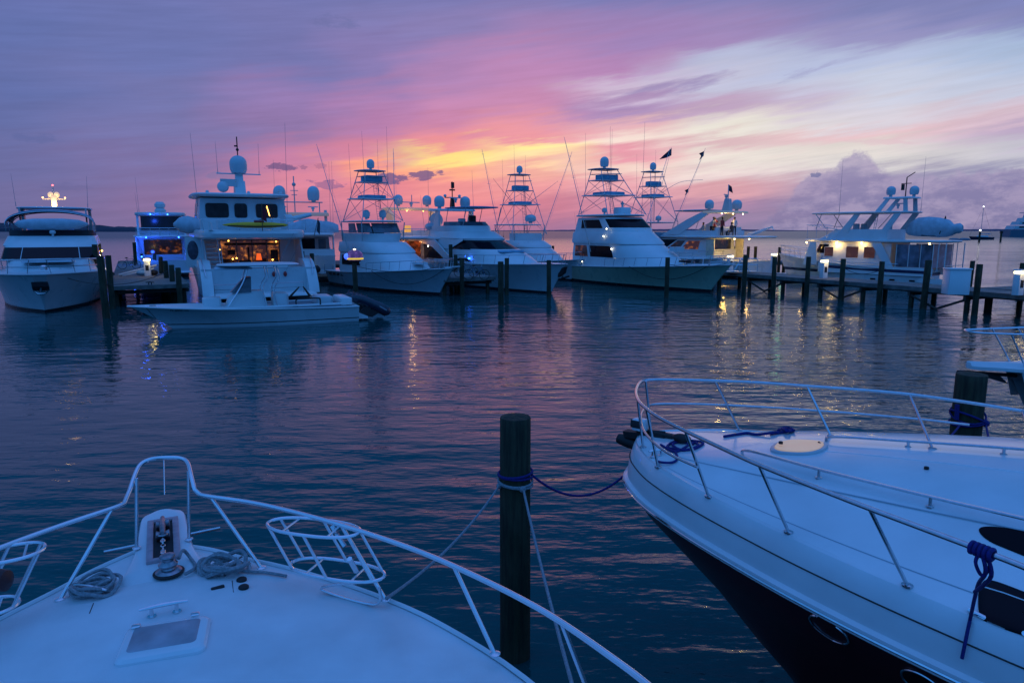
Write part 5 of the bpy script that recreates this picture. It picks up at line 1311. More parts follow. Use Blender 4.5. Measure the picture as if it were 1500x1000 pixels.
    for i in range(7): ld.tube([(4.9-.3*i/7, 1.45, 4.1+.3*i), (4.9-.3*i/7, 1.85, 4.1+.3*i)], .02, 5)
    ld.build('ladder', GEL2, b)
    for x, y in ((7.0, .8), (7.0, -.8), (4.0, .4)): MB().rbox((x, y, 5.0), (.5, .55, .7), .12).build('helm_chair', CANVASW, b)
    for s in (-1, 1): MB().prism([(3.8, 6.35), (5.6, 6.35), (3.7, 8.0), (3.1, 8.0)] if False else [(4.7, 6.3), (5.2, 6.3), (4.2, 7.45), (3.8, 7.45)], s*1.0, s*1.12).build('mast_leg', GEL, b)
    for s in (-1, 1): MB().prism([(2.1, 6.3), (2.5, 6.3), (2.6, 7.45), (2.25, 7.45)], s*1.0, s*1.12).build('mast_leg', GEL2, b)
    MB().rbox((3.2, 0, 7.5), (2.6, 2.4, .14), .15).build('mast_platform', GEL, b)
    sat_dome(b, 4.0, .6, 7.75, .42, .75); sat_dome(b, 2.3, -.4, 7.75, .42, .75)
    radar_bar(b, 3.5, 0, 6.85, 1.5, 1.1)
    m = MB(); m.tube([(2.9, 0, 7.5), (2.9, 0, 9.2)], .05, 6); m.box((2.9, 0, 8.7), (.9, .1, .06)); m.tube([(2.9, 0, 9.2), (2.2, 0, 9.6)], .04, 5); m.box((3.2, 0, 8.4), (.2, .3, .5)); m.build('mast', BLACK, b)
    antenna(b, (8.2, 2.1, 6.3), (8.2, 2.1, 10.9), .022); antenna(b, (2.2, -2, 6.3), (2.2, -2, 11), .022)
    MB().tube([(11.5, 2.25, 2.0), (2, 2.4, 1.95)], .03, 6).build('side_rail', STEEL, b)
    for x in (9.7, 9.9): pass
    for x, y, w_ in ((11.4, 2.2, 26), (8.1, 2.35, 34), (5.6, 2.35, 22), (-.3, 1.6, 6)):
        MB().ball((x, y, 3.66), .07, 8).build('deck_lamp', WARM, b); plight('deck_lamp_light', (x, y+.1, 3.45), (1, .62, .18), w_, .08, b)
    for x in (4.2, 2.4, .6): MB().rbox((x, 2.42, .62), (.5, .05, .14), .02).build('portlight', GLASS, b)
    H.rail(b, .62, 1.0, .8, 7, mid=True, m=STEEL)
    MB().prism([(-2.6, .4), (-2.6, .6), (-.1, 1.0), (.4, .5)], 1.0, 2.2).build('boarding_step', GEL, b)
    MB().rbox((-.9, 0, .42), (1.8, 4.3, .14), .3).build('swim_platform', GEL, b)
    # inflatable under its canvas cover, on the boat deck
    W = Matrix.Translation(Vector(b.location)) @ Matrix.Rotation(b.rotation_euler.z, 4, 'Z') @ Matrix.Diagonal((.81, .84, .92, 1))
    k = MB(); rows = []
    sec = [(0, .05, .3, .7), (.05, .42, .1, 1.25), (.2, .85, -.05, 1.75), (.4, .95, -.1, 1.8), (.6, .95, -.1, 1.75), (.75, .85, -.05, 1.55), (.84, .62, .05, 1.1), (.88, .55, .2, 1.15), (.95, .5, .25, 1.2), (1.0, .25, .4, 1.0)]
    for u, wd, z0, z1 in sec:
        x = 2.5-5.6*u; rows.append([(x, math.cos(a)*wd, (z0+z1)/2+math.sin(a)*(z1-z0)/2*(1+.04*math.sin(7*a+9*u))) for a in [2*math.pi*k_/16 for k_ in range(16)]])
    k.grid(rows, closed=True); k.add(rows[0], [tuple(range(16))]); k.add(rows[-1], [tuple(range(16))])
    ko = k.build('covered_dinghy', CANVASW, ang=70); ko.matrix_world = W @ Matrix.Translation((.1, .7, 4.3)) @ Matrix.Scale(.86, 4); tag(ko, 'dinghy wrapped in a grey-blue cover on the boat deck of the trawler yacht', 'dinghy')
    MB().tube([(-1.3, .96, .2), (-1.35, 0, 1.85), (-1.3, -.96, .2)], .05, 6).build('strap', BLACK, ko)
    kk = MB(); kk.rbox((0, 0, .25), (1.6, 1.0, .5), .2); kk.ball((.8, .2, .55), .35, 10); kk.build('chock', BLACK, ko)
trawler()
# ---------------------------------------------------------------- docks
def dock(label, A, B, w, z=1.2, side=1, n_sup=8, name='dock'):
    """A-B is the near (left of direction when side=1) edge; deck spreads to the other side"""
    A = Vector(A).to_3d(); B = Vector(B).to_3d(); d = (B-A); L = d.length; a = math.atan2(d.y, d.x)
    b = thing(name, label, 'dock', (A.x, A.y, 0), a)
    y0, y1 = (0, -w) if side == 1 else (0, w)
    yc = (y0+y1)/2
    MB().box((L/2, yc, z-.03), (L, w, .06)).build('deck_boards', PLANK, b, flat=True)
    m = MB()
    for y in (y0*1.0+(.08 if side != 1 else -.08), yc, y1+(-.08 if side != 1 else .08)): m.box((L/2, y, z-.19), (L-.1, .09, .26))
    m.build('stringers', BEAM, b, flat=True)
    f = MB(); 
    for y in (min(y0, y1)-.03, max(y0, y1)+.03): f.box((L/2, y, z-.12), (L+.05, .055, .24))
    f.box((-.03, yc, z-.12), (.055, w, .24)); f.build('fascia_board', mat('fascia_timber', (.16, .15, .14), .8, noise=.4, nscale=3), b, flat=True)
    for i in range(n_sup):
        x = .6+(L-1.2)*i/(n_sup-1)
        m = MB(); m.box((x, yc, z-.42), (.14, w+.1, .2)); m.build('cross_beam', BEAM, b, flat=True)
        for y in (y0*.9+(-.25 if side == 1 else .25), y1+(.25 if side == 1 else -.25)): MB().tube([(x, y, -.6), (x, y, z-.3)], .14, 8).build('support_post', PILEM, b)
        if i % 2 == 0 and i < n_sup-1:
            x2 = .6+(L-1.2)*(i+1)/(n_sup-1)
            yy = y0+(-.12 if side == 1 else .12)
            m = MB(); m.tube([(x, yy, z-.5), ((x+x2)/2, yy, .05)], .07, 5); m.tube([(x2, yy, z-.5), ((x+x2)/2, yy, .05)], .07, 5); m.build('brace', BEAM, b)
    return b

D1 = dock('left wooden dock leading away between the far left yacht and the big yacht', (-23.2, 39.4), (-41.5, 72.5), 4.1, side=1)
D2 = dock('short centre dock finger with bicycles beside the sleek flybridge yacht', (-4.5, 45.9), (-21.0, 72.0), 3.9, side=1)
D3 = dock('long wooden dock running along the right, in front of the trawler yacht', (30.2, 24.9), (13.0, 59.6), 2.6, side=1, n_sup=13)
D4 = dock('side dock branching off to the right edge past the last lamp', (27.0, 36.3), (44, 43.5), 2.2, side=2, n_sup=5)
D5 = dock('far dock behind the green-hulled sportfisher', (13.0, 61.0), (40, 78), 2.2, side=2, n_sup=7)
D6 = dock('low floating landing between the left dock and the white tender', (-19.6, 35.9), (-16.6, 35.0), .8, z=.35, side=2, n_sup=2, name='floating_dock')

def pile(x, yt, yb, label, r=.15, name='mooring_pile', group='mooring piles', Y=None, ztop=None, X=None, rnd=random.Random(3)):
    p = at(x, yb) if Y is None else Vector(((X if X is not None else (x-750)/1000*Y), Y, 0))
    zt = height_at(yt, p.y) if ztop is None else ztop
    a, b_ = rnd.uniform(-.02, .02), rnd.uniform(-.02, .02)
    n = 14; mb = MB()
    zs = [-.8, 0, zt*.35, zt*.7, zt-.03, zt]; rows = []
    for i, z in enumerate(zs):
        rr = r*(1.0+.04*rnd.uniform(-1, 1)) if i < 5 else r*.93
        rows.append([(a*z+rr*math.cos(2*math.pi*k/n), b_*z+rr*math.sin(2*math.pi*k/n), z) for k in range(n)])
    mb.grid(rows, closed=True); mb.add(rows[-1], [tuple(range(n))])
    o = mb.build(name, PILEM); o.location = p; tag(o, label, 'mooring pile', group)
    return o
# free-standing piles and the ones along the docks (photo column, top, foot)
for x, yt, yb, lab in (
    (156, 375, 466, 'tall thick pile at the front left corner of the left dock'),
    (165, 374, 452, 'pile just right of the corner pile of the left dock'),
    (146, 358, 436, 'pile between the far left yacht and the left dock'),
    (152, 357, 430, 'short-topped pile behind the corner pile of the left dock'),
    (264, 392, 446, 'pile beside the port quarter of the large yacht'),
    (254, 388, 440, 'dark pile in a row at the right edge of the left dock, nearest but one'),
    (246, 382, 433, 'dark pile in a row at the right edge of the left dock, third'),
    (238, 376, 424, 'dark pile in a row at the right edge of the left dock, fourth'),
    (200, 355, 408, 'pile standing alone beyond the left dock lamp'),
    (209, 372, 404, 'yellow-lit pile left of the left dock lamp pedestal'),
    (229, 372, 404, 'yellow-lit pile right of the left dock lamp pedestal'),
    (446, 368, 414, 'pile in front of the stern of the yacht with two domes, left one'),
    (460, 371, 428, 'taller pile in front of the name on the yacht with two domes'),
    (522, 384, 441, 'pile in front of the blue-grey sportfisher carrying a glowing lamp'),
    (661, 358, 418, 'pile seen against the pink water left of the sleek yacht'),
    (668, 373, 420, 'leftmost pile at the end of the centre dock finger'),
    (677, 378, 434, 'pile in front of the bicycles on the centre dock finger'),
    (691, 372, 408, 'pile behind the bicycles on the centre dock finger'),
    (716, 375, 408, 'pile between the bicycles and the double piles of the centre dock'),
    (734, 383, 447, 'nearest pile off the corner of the centre dock finger'),
    (742, 378, 432, 'pile touching the near pile at the corner of the centre dock finger'),
    (804, 381, 436, 'pile in front of the bow of the sleek flybridge yacht'),
    (809, 360, 396, 'small pile beyond the bow of the sleek flybridge yacht'),
    (976, 377, 436, 'pile standing alone in front of the green-hulled sportfisher'),
    (987, 359, 396, 'far pile behind the deck of the green-hulled boat, leftmost'),
    (996, 358, 396, 'far pile behind the deck of the green-hulled boat, second'),
    (1010, 361, 396, 'far pile behind the deck of the green-hulled boat, third'),
    (1035, 361, 398, 'far pile in front of the guest-filled yacht windows'),
    (1042, 361, 398, 'far pile in a close pair in front of the guest-filled yacht'),
    (1060, 362, 402, 'pile left of the first dock lamp by the guest-filled yacht'),
    (1075, 361, 402, 'pile right of the first dock lamp by the guest-filled yacht'),
    (1053, 392, 428, 'short pile under the bow of the green-hulled sportfisher'),
    (1089, 373, 436, 'first tall pile at the far end of the long right dock'),
    (1094, 361, 402, 'far pile below the lit aft deck of the guest-filled yacht'),
    (1105, 361, 404, 'far pile right of the lit aft deck of the guest-filled yacht'),
    (1132, 376, 437, 'tall pile in front of the trawler yacht bow'),
    (1140, 362, 402, 'far pile beside the second dock lamp'),
    (1147, 373, 404, 'pile behind the long right dock at the trawler yacht bow'),
    (1181, 376, 435, 'tall pile left of the yellow-lit pile on the long right dock'),
    (1192, 374, 405, 'yellow-lit pile beside the dock lamp in front of the trawler yacht'),
    (1231, 379, 440, 'tall pile in front of the trawler yacht pilothouse window'),
    (1240, 375, 406, 'pile behind the dock in front of the trawler yacht windows'),
    (1287, 383, 446, 'tall pile amidships of the trawler yacht on the near dock edge'),
    (1294, 378, 410, 'pile close behind the amidships trawler pile'),
    (1352, 381, 452, 'tall thick pile in front of the trawler yacht aft deck'),
    (1427, 387, 462, 'tall pile at the right side of the white dock cabinet'),
    (1419, 382, 430, 'pile behind the white dock cabinet'),
    (1492, 385, 428, 'pile behind the last dock lamp at the right edge')):
    far = yb < 420 and x > 900
    pile(x, yt, yb, lab, r=.17 if x in (156, 734, 1352) else .15)

# ---------------------------------------------------------------- dock lamps
def dock_lamp(p, label, h=1.25, w=.42, first=[None]):
    t = thing('dock_lamp_pedestal', label, 'dock lamp', p, R(20), 'white dock lamp pedestals')
    if first[0] is None:
        MB().rbox((0, 0, h*.42), (w, w*.8, h*.84), .04).build('pedestal', GEL, t)
        MB().rbox((0, 0, h*.9), (w*1.0, w*.84, h*.09), .04).build('lamp', lamp_mat('dock_lamp_glow', (1, .84, .38), 4), t)
        MB().rbox((0, 0, h*.99), (w*1.1, w*.92, h*.05), .04).build('cap', GEL, t)
        MB().box((0, -w*.41, h*.45), (w*.5, .02, h*.3)).build('outlet_panel', BLACK, t)
        first[0] = t
    else:
        for ch in first[0].children: copy_tree(ch, t)
    return t
LMP = [((at(217, 404, 1.2)), 'white dock lamp pedestal between two yellow-lit piles on the left dock', 26),
       (Vector((-37.6, 70.0, 1.2)), 'small distant dock lamp at the far end of the left dock', 16),
       (at(1069, 396, 1.2), 'dock lamp in front of the guest-filled yacht', 18),
       (at(1133, 392, 1.2), 'dock lamp left of the trawler yacht bow', 18),
       (at(1206, 407, 1.2), 'dock lamp pedestal in front of the trawler yacht windows, with a yellow-lit pile', 26),
       (at(1490, 432, 1.2), 'large dock lamp pedestal at the right edge of the photo', 22),
       (Vector((8.8, 67, 1.2)), 'distant dock lamp seen under the left side of the green-hulled sportfisher', 14),
       (Vector((-8.9, 63.5, 1.2)), 'dock lamp beside the party yacht behind the blue-grey sportfisher', 14)]
for p, l, w in LMP:
    dock_lamp(p, l); plight('pedestal_light', (p.x+.4, p.y-.42, p.z+1.1), (1, .7, .22), w*.4, .1)
dfar = dock('far dock seen left of the green-hulled sportfisher', (5.0, 66), (12.5, 68.5), 2, side=2, n_sup=3)

# glowing lantern dome on the pile in front of the blue-grey sportfisher
pl_ = at(522, 441); zt = height_at(384, pl_.y)
t = thing('pile_lantern', 'round glass lantern glowing yellow and blue on top of a pile', 'lantern', (pl_.x, pl_.y, zt))
MB().lathe([(.2, 0), (.36, .05), (.4, .1), (.2, .16)], n=16).build('tray', BEAM, t)
MB().lathe([(.36, .12), (.52, .3), (.5, .5), (.34, .68), (.1, .76)], n=18).build('glass_dome', interior('lantern_glass', (.04, .02, .12), (.25, .12, .5), 1.0, 4, .5, 2), t)
MB().lathe([(.53, .17), (.55, .24), (.45, .3), (.3, .32)], n=18).build('lamp_ring', mat('lantern_yellow', (.6, .5, .1), .4, emit=(1, .66, .05), estr=.7), t)
MB().ball((-.42, -.25, .36), .2, 10).build('blue_lamp', lamp_mat('lantern_blue', (.05, .1, 1), 1.3), t)
MB().ball((0, 0, .78), .04, 8, sx=1.8).build('finial_lamp', WARM, t)

# white dock cabinet by the trawler
c0 = at(1399, 436, 1.2)
t = thing('dock_cabinet', 'large plain white cabinet standing on the long right dock', 'cabinet', c0, R(-63))
MB().rbox((0, .5, .62), (1.0, .75, 1.24), .03).build('body', GEL, t); MB().rbox((0, .5, 1.28), (1.07, .83, .07), .03).build('lid', GEL, t)
t.location = at(1406, 432, 1.2); t.rotation_euler = (0, 0, R(-8))
# green-lit hose bib at the yacht quarter
# ---------------------------------------------------------------- bicycles
def bicycle(loc, rz, label):
    t = thing('bicycle', label, 'bicycle', loc, rz, 'bicycles on the centre dock')
    for x in (-.52, .52):
        w = MB(); w.tube([(x+.33*math.cos(a), 0, .34+.33*math.sin(a)) for a in [2*math.pi*k/24 for k in range(24)]], .022, 6, closed=True); wo = w.build('wheel', BLACK, t)
        s = MB()
        for k in range(8): a = math.pi*k/8; s.tube([(x+.3*math.cos(a), 0, .34+.3*math.sin(a)), (x-.3*math.cos(a), 0, .34-.3*math.sin(a))], .004, 3)
        s.ball((x, 0, .34), .035, 6); s.build('spokes', STEEL, wo)
    f = MB(); bb = (0, 0, .3); hd = (.36, 0, .82); st = (-.14, 0, .8)
    for a, b_ in ((bb, hd), (bb, st), (st, hd), (bb, (-.52, 0, .34)), (st, (-.52, 0, .34)), (hd, (.52, 0, .34))): f.tube([a, b_], .02, 6)
    f.build('frame', mat('bike_paint', (.02, .1, .2), .35, noise=.1), t)
    MB().tube([hd, (.33, 0, 1.0), (.33, .26, 1.04), (.22, .3, 1.04)], .014, 6).build('handlebar', STEEL, t); MB().tube([(.33, 0, 1.0), (.33, -.26, 1.04), (.22, -.3, 1.04)], .014, 6).build('handlebar', STEEL, t)
    MB().ball((-.17, 0, .92), .12, 8, sz=.4, sy=.7).build('saddle', BLACK, t)
    MB().tube([st, (-.17, 0, .9)], .014, 6).build('seat_post', STEEL, t)
    MB().tube([(0, .06, .3), (.1, .1, .18), (.1, .16, .18)], .012, 5).build('pedal_crank', STEEL, t)
    return t
bicycle(at(698, 410, 1.2)+Vector((0, 0, .0)), R(12), 'right one of two bicycles parked on the centre dock finger')
bicycle(at(683, 406, 1.2), R(-8), 'left one of two bicycles parked on the centre dock finger')
bk = bicycle(at(190, 394, 1.2), R(35), 'bicycle leaning beside the piles on the left dock'); bk['group'] = 'bicycles'
# gear bags and boards heaped on the left dock
t = thing('gear_heap', 'heap of boards and bags beside the yellow-lit pile on the left dock', 'gear', at(203, 404, 1.2), R(30))
MB().tube([(-1.2, 0, .1), (1.2, .2, .7)], .09, 6).build('rolled_board', GEL2, t); MB().ball((.3, -.2, .22), .3, 10, sx=1.7, sz=.7).build('bag', CANVAS, t); MB().ball((1.0, 0, .2), .26, 10, sz=.8).build('bag', BLACK, t)
MB().tube([(-1.0, -.3, .06), (1.0, -.2, .5)], .05, 6).build('pole', GEL, t)
# mooring cleats on the dock
def dock_cleat(p, label):
    m = MB(); m.tube([(-.25, 0, .14), (0, 0, .16), (.25, 0, .14)], [.025, .035, .025], 6); m.tube([(-.08, 0, 0), (-.08, 0, .15)], .03, 6); m.tube([(.08, 0, 0), (.08, 0, .15)], .03, 6)
    o = m.build('dock_cleat', BLACK); o.location = p; tag(o, label, 'cleat')
dock_cleat(at(220, 417, 1.2), 'black cleat on the boards of the left dock')
# aluminium gangway with white rails behind the green bow
g = thing('gangway', 'white-railed gangway on the dock behind the bow of the green-hulled sportfisher', 'gangway', at(1006, 398, 1.3), R(-4))
m = MB()
for z in (.55, 1.0):
    m.tube([(-1.5, 0, z), (5.2, 0, z)], .03, 6)
for k in range(6): m.tube([(-1.5+1.34*k, 0, 0), (-1.5+1.34*k, 0, 1.0)], .03, 6)
m.build('hand_rail', RAILM, g); MB().box((1.8, .4, .02), (6.8, .9, .06)).build('ramp', GEL2, g)
m = MB(); m.tube([(3.4, -.1, 0), (4.0, -.1, 1.0)], .03, 5); m.tube([(4.0, -.1, 1.0), (4.6, -.1, 0)], .03, 5); m.tube([(3.7, -.1, .5), (4.3, -.1, .5)], .03, 5); m.build('step_ladder', RAILM, g)

# ---------------------------------------------------------------- moored lines
def rope(pts, r, m, label, cat='rope', name='mooring_line', group=None, n=6):
    mb = MB(); mb.tube(pts, r, n); return tag(mb.build(name, m), label, cat, group)
def bw(b, H, t, s, up=0): return Matrix.Translation(Vector(b.location)) @ Matrix.Rotation(b.rotation_euler.z, 4, 'Z') @ H.edge(t, s, 0, up)
rope(sag(bw(bF, HF, .97, -1), bw(bF, HF, .6, -1, .05)+Vector((-.3, -.25, 0)), 1.0), .02, BLACK, 'slack dark line drooping along the blue-grey sportfisher hull')
rope(sag(bw(bJ, HJ, .93, -1)+Vector((.1, -.1, .05)), bw(bJ, HJ, .62, -1)+Vector((-.15, -.15, 0)), 1.0), .022, BLACK, 'slack dark line drooping under the bow of the green-hulled sportfisher')
p1 = at(156, 466); 
rope(sag((p1.x+.1, p1.y, 1.7), (at(250, 440).x, at(250, 440).y, 1.9), .25), .02, BLACK, 'dark line strung low across the front of the left dock')
rope(sag((-25.6, 38.5, 1.95), (p1.x, p1.y+.1, 1.7), .12), .018, BLACK, 'dark bow line from the far left yacht to the dock corner pile')
rope(sag((at(460, 428).x, at(460, 428).y, 1.6), (-15.6, 58.5, 1.0), .3), .025, ROPEG, 'pale line from the pile to the yacht with two domes')

for (a, b_, dr, lab) in (
    ((at(976, 436).x, at(976, 436).y, 2.2), (15.0, 47.6, 2.15), .25, 'dark line from the lone pile to the bow of the green-hulled sportfisher'),
    ((at(804, 436).x, at(804, 436).y, 2.3), (3.4, 46.9, 2.15), .12, 'dark line from a pile to the bow of the sleek flybridge yacht'),
    ((at(1352, 452).x, at(1352, 452).y, 2.2), (30.6, 49.5, 1.7), .4, 'dark line from the thick dock pile to the trawler yacht stern'),
    ((at(1181, 435).x, at(1181, 435).y, 2.3), (26.0, 57.5, 2.3), .4, 'dark line from a dock pile to the trawler yacht bow'),
    ((at(264, 446).x, at(264, 446).y, 1.9), (-19.2, 44.4, 2.0), .3, 'short dark line from a pile to the quarter of the large yacht'),
    ((at(522, 441).x, at(522, 441).y, 2.2), (-5.0, 46.2, 1.95), .35, 'dark line from the lantern pile to the blue-grey sportfisher bow'),
    ((at(1231, 440).x, at(1231, 440).y, 2.1), (at(1287, 446).x, at(1287, 446).y, 2.1), .35, 'line swagged between two tall piles in front of the trawler yacht')):
    rope(sag(a, b_, dr), .017, BLACK, lab)
# ---------------------------------------------------------------- distance
s = thing('sailing_boat', 'anchored sailing boat with bare mast and a masthead light on the horizon', 'sailboat', (224, 322, 0), R(180))
H = Hull(10, 3.3, 1.2, 1.6, over=1.0, bp=2); H.make(s, hull_mat('hull_dark_far', (.03, .035, .06), DRK, .1))
House([(1.2, 2.5, 7.5, 1.1, 2, 2.4), (1.9, 2.8, 7, 1.0, 2, 2.4)]).make(s, GEL2)
MB().tube([(5.6, 0, 1.3), (5.6, 0, 15)], .11, 6).build('mast', ALU, s); MB().tube([(5.6, 0, 2.6), (1.2, 0, 2.7)], .14, 6).build('boom', CANVAS, s)
m = MB(); m.tube([(5.6, 0, 14.8), (.2, 0, 1.6)], .03, 4); m.tube([(5.6, 0, 14.8), (10.8, 0, 1.8)], .03, 4); m.build('stay', BLACK, s)
MB().ball((5.6, 0, 15.1), .26, 8).build('masthead_lamp', lamp_mat('far_white', (1, 1, 1), 5), s)
MB().box((2.0, 0, 2.5), (1.2, 1.6, .12)).build('bimini', CANVAS, s)
s = thing('superyacht', 'large dark superyacht on the horizon at the right edge', 'superyacht', (325, 455, 0), 0)
H = Hull(58, 10, 4.5, 6, over=4, bp=2.2); H.make(s, mat('far_hull', (.12, .18, .24), .4, noise=.1))
for i, (x0, x1, w, z) in enumerate(((2, 36, 4.4, 5), (5, 29, 4.0, 7.6), (8, 22, 3.4, 10))):
    c = House([(z, x0, x1, w, 5, 2.3), (z+2.3, x0+1, x1-2, w*.95, 4, 2.3)]); c.make(s, GEL2)
    c.window(s, -.95, .95, z+.8, z+1.7, n=24, off=.05)
m = MB(); m.prism([(10, 12), (15, 12), (12.5, 16), (11.5, 16)], -.6, .6); m.tube([(12, 0, 16), (12.6, 0, 20.5)], .25, 5); m.box((12, 0, 15.5), (4, 7, .4)); m.build('mast', GEL2, s)
MB().ball((12, 0, 14.9), .5, 8).build('lamp', WHITEL, s)
for x, Y, lab in ((1427, 250, 'channel marker post with a white light left of the anchored sailing boat'), (1458, 262, 'dark channel marker post just right of the anchored sailing boat')):
    X = (x-750)/1000*Y; t = thing('channel_marker', lab, 'channel marker', (X, Y, 0), 0)
    MB().tube([(0, 0, -1), (0, 0, 4.0)], .32, 8).build('post', PILEM, t)
    if x == 1427: MB().ball((0, 0, 4.3), .3, 8).build('lamp', lamp_mat('far_white', (1, 1, 1), 5), t)
    else: MB().box((0, 0, 3.6), (1.1, .3, .9)).build('daymark', mat('daymark_red', (.12, .03, .05), .7), t)
for x, y, lab in ((1398, 352, 'small low boat on the water left of the sailing boat, nearer one'), (1413, 352, 'tiny dinghy on the water left of the sailing boat')):
    p = at(x, y); t = tag(MB().lathe([(.05, -2.6), (.7, -2.0), (.85, 0), (.7, 1.6), (.05, 2.8)], axis='x', n=10).build('dinghy', mat('far_hull', (.12, .18, .24))), lab, 'dinghy'); t.location = p+Vector((0, 0, .2))
t = thing('fishing_boat', 'low barge-like boat beyond the guest-filled yacht', 'boat', (34, 118, 0), R(175))
H = Hull(11, 3.4, 1.8, 2.4, over=1.2); H.make(t, mat('brown_hull', (.10, .08, .09), .6, noise=.3)); MB().rbox((4, 0, 2.8), (6, 2.6, 1.6), .4).build('cabin', mat('brown_cover', (.10, .08, .09), .8, noise=.3), t)
# ---------------------------------------------------------------- the near boats
from mathutils.bvhtree import BVHTree
def pix_dir(x, y):
    dx, dy = (x-750)/1000, -(y-500)/1000
    return Vector((dx, CP+dy*SP, dy*CP-SP)).normalized()
class Near:
    """a near boat: its levels are plan outlines lofted one above the other"""
    def __init__(s, root, table, S):
        s.root = root; s.bf = curve(table); s.S = S
        s.M = Matrix.Translation(Vector(root.location)) @ Matrix.Rotation(root.rotation_euler.z, 4, 'Z'); s.I = s.M.inverted(); s.trees = {}
    def b(s, q): return s.bf(max(0, q))
    def rows(s, levels, n=46, sides=(1,)):
        """levels: list of (s0, width_factor, add, z or z-function) -> grid rows along the boat"""
        out = []
        for i in range(n+1):
            u = (i/n)**1.7; row = []
            for s0, f, add, z in levels:
                q = s0+u*(s.S-s0); bb = s.b(q-s0)*f+add*min(1, (q-s0)/.25+.15)
                row.append((-q, bb, z(q) if callable(z) else z))
            out.append(row)
        return out
    def loft(s, levels, name, m, n=46, mirror=True, bridge=False, ang=35, label=None):
        r = s.rows(levels, n); l = [[(p[0], -p[1], p[2]) for p in q] for q in r]; mb = MB()
        if bridge: mb.grid([list(reversed(b_))+a for a, b_ in zip(r, l)]) 
        else: mb.grid(r); mb.grid(l)
        if not bridge: # close the nose
            mb.grid([r[0], l[0]])
        o = mb.build(name, m, s.root, ang=ang, label=label); s.trees[name] = BVHTree.FromPolygons([s.M @ Vector(v) for v in mb.v], mb.f)
        return o
    def hit(s, x, y, name='deck', up=0.0):
        """where the line of sight through a photo pixel meets that surface"""
        p, nrm, i, d = s.trees[name].ray_cast(Vector((0, 0, CAM_H)), pix_dir(x, y))
        if p is None: p = at(x, y, 2.0); nrm = Vector((0, 0, 1))
        if nrm.dot(pix_dir(x, y)) > 0: nrm = -nrm
        s.nrm = nrm
        return p+nrm*up
    def L(s, p): return s.I @ Vector(p)
def local_pts(N, pts): return [N.L(p) for p in pts]

# ======== P: the boat under the photographer, bow to the upper left
P = thing('cabin_cruiser', 'white cruiser foredeck in the lower left corner with bow rail, hatch and anchor platform', 'cabin cruiser', (-3.08, 5.69, 0), R(114))
NP = Near(P, [(0, .02), (.12, .2), (.3, .42), (.5, .60), (.75, .86), (1.05, 1.13), (1.4, 1.41), (1.9, 1.72), (2.65, 2.02), (3.8, 2.25), (5.3, 2.35), (12, 2.3)], 11.5)
# deck, from the edge inwards
zdk = curve([(0, 1.93), (2, 1.9), (6, 1.84), (12, 1.8)])
class Sh: pass
def deckz(c): return lambda q: zdk(q)+c
lv = [(.70, f, 0, (lambda q, f=f: zdk(q)+.035+.10*(1-f*f)*min(1, (q-.6)/1.2))) for f in (0, .2, .4, .6, .75, .86, .93, .965)]+[(.69, .98, 0, deckz(.03)), (.68, 1.0, .0, deckz(.0))]
NP.loft(lv, 'deck', DECKM, bridge=False)
NP.loft([(.68, 1.0, 0, deckz(.0)), (.66, 1.0, .03, deckz(-.02)), (.65, 1.0, .045, deckz(-.06)), (.65, 1.0, .045, deckz(-.12)), (.67, 1.0, .03, deckz(-.15)), (.72, .985, .02, deckz(-.2)), (1.1, .93, 0, 1.2), (1.6, .84, 0, .5), (1.95, .78, 0, .05), (2.1, .7, 0, -.4)], 'hull', GELN)
NP.loft([(.645, 1.0, .055, deckz(-.07)), (.64, 1.0, .07, deckz(-.085)), (.645, 1.0, .055, deckz(-.11))], 'rub_rail', mat('rub_strip', (.10, .11, .14), .5, noise=.2))
# raised toe strip all round
tr = MB()
for sd in (1, -1):
    r_ = NP.rows([(.70, .985, 0, deckz(.045))], 60); tr.tube([(q[0][0], sd*q[0][1], q[0][2]) for q in r_], .016, 6)
tr.build('toe_rail', GELN, P)

# anchor platform: a tongue growing out of the foredeck
pw = curve([(-.02, .03), (0, .10), (.04, .145), (.12, .17), (.3, .178), (.75, .2), (1.0, .235), (1.2, .29), (1.38, .38)])
rows = []
for i in range(40):
    q = -.02+1.42*(i/39)**1.35; w_ = pw(q); h = 2.03-.0*(q)-max(0, q-1.15)*.18
    bt = 1.86
    rows.append([(-q, -w_, bt), (-q, -w_, h-.03), (-q, -w_+.012, h-.008), (-q, -w_+.04, h)]+[(-q, w_*k*.8, h+.004) for k in (-.7, -.3, 0, .3, .7)]+[(-q, w_-.04, h), (-q, w_-.012, h-.008), (-q, w_, h-.03), (-q, w_, bt)])
m = MB(); m.grid(rows); m.add(rows[0], [tuple(range(len(rows[0])))]); pulpit = m.build('anchor_platform', GELN, P, ang=40)
mat('dull_chrome', (.32, .34, .38), .3, metal=1, noise=.4, nscale=30)
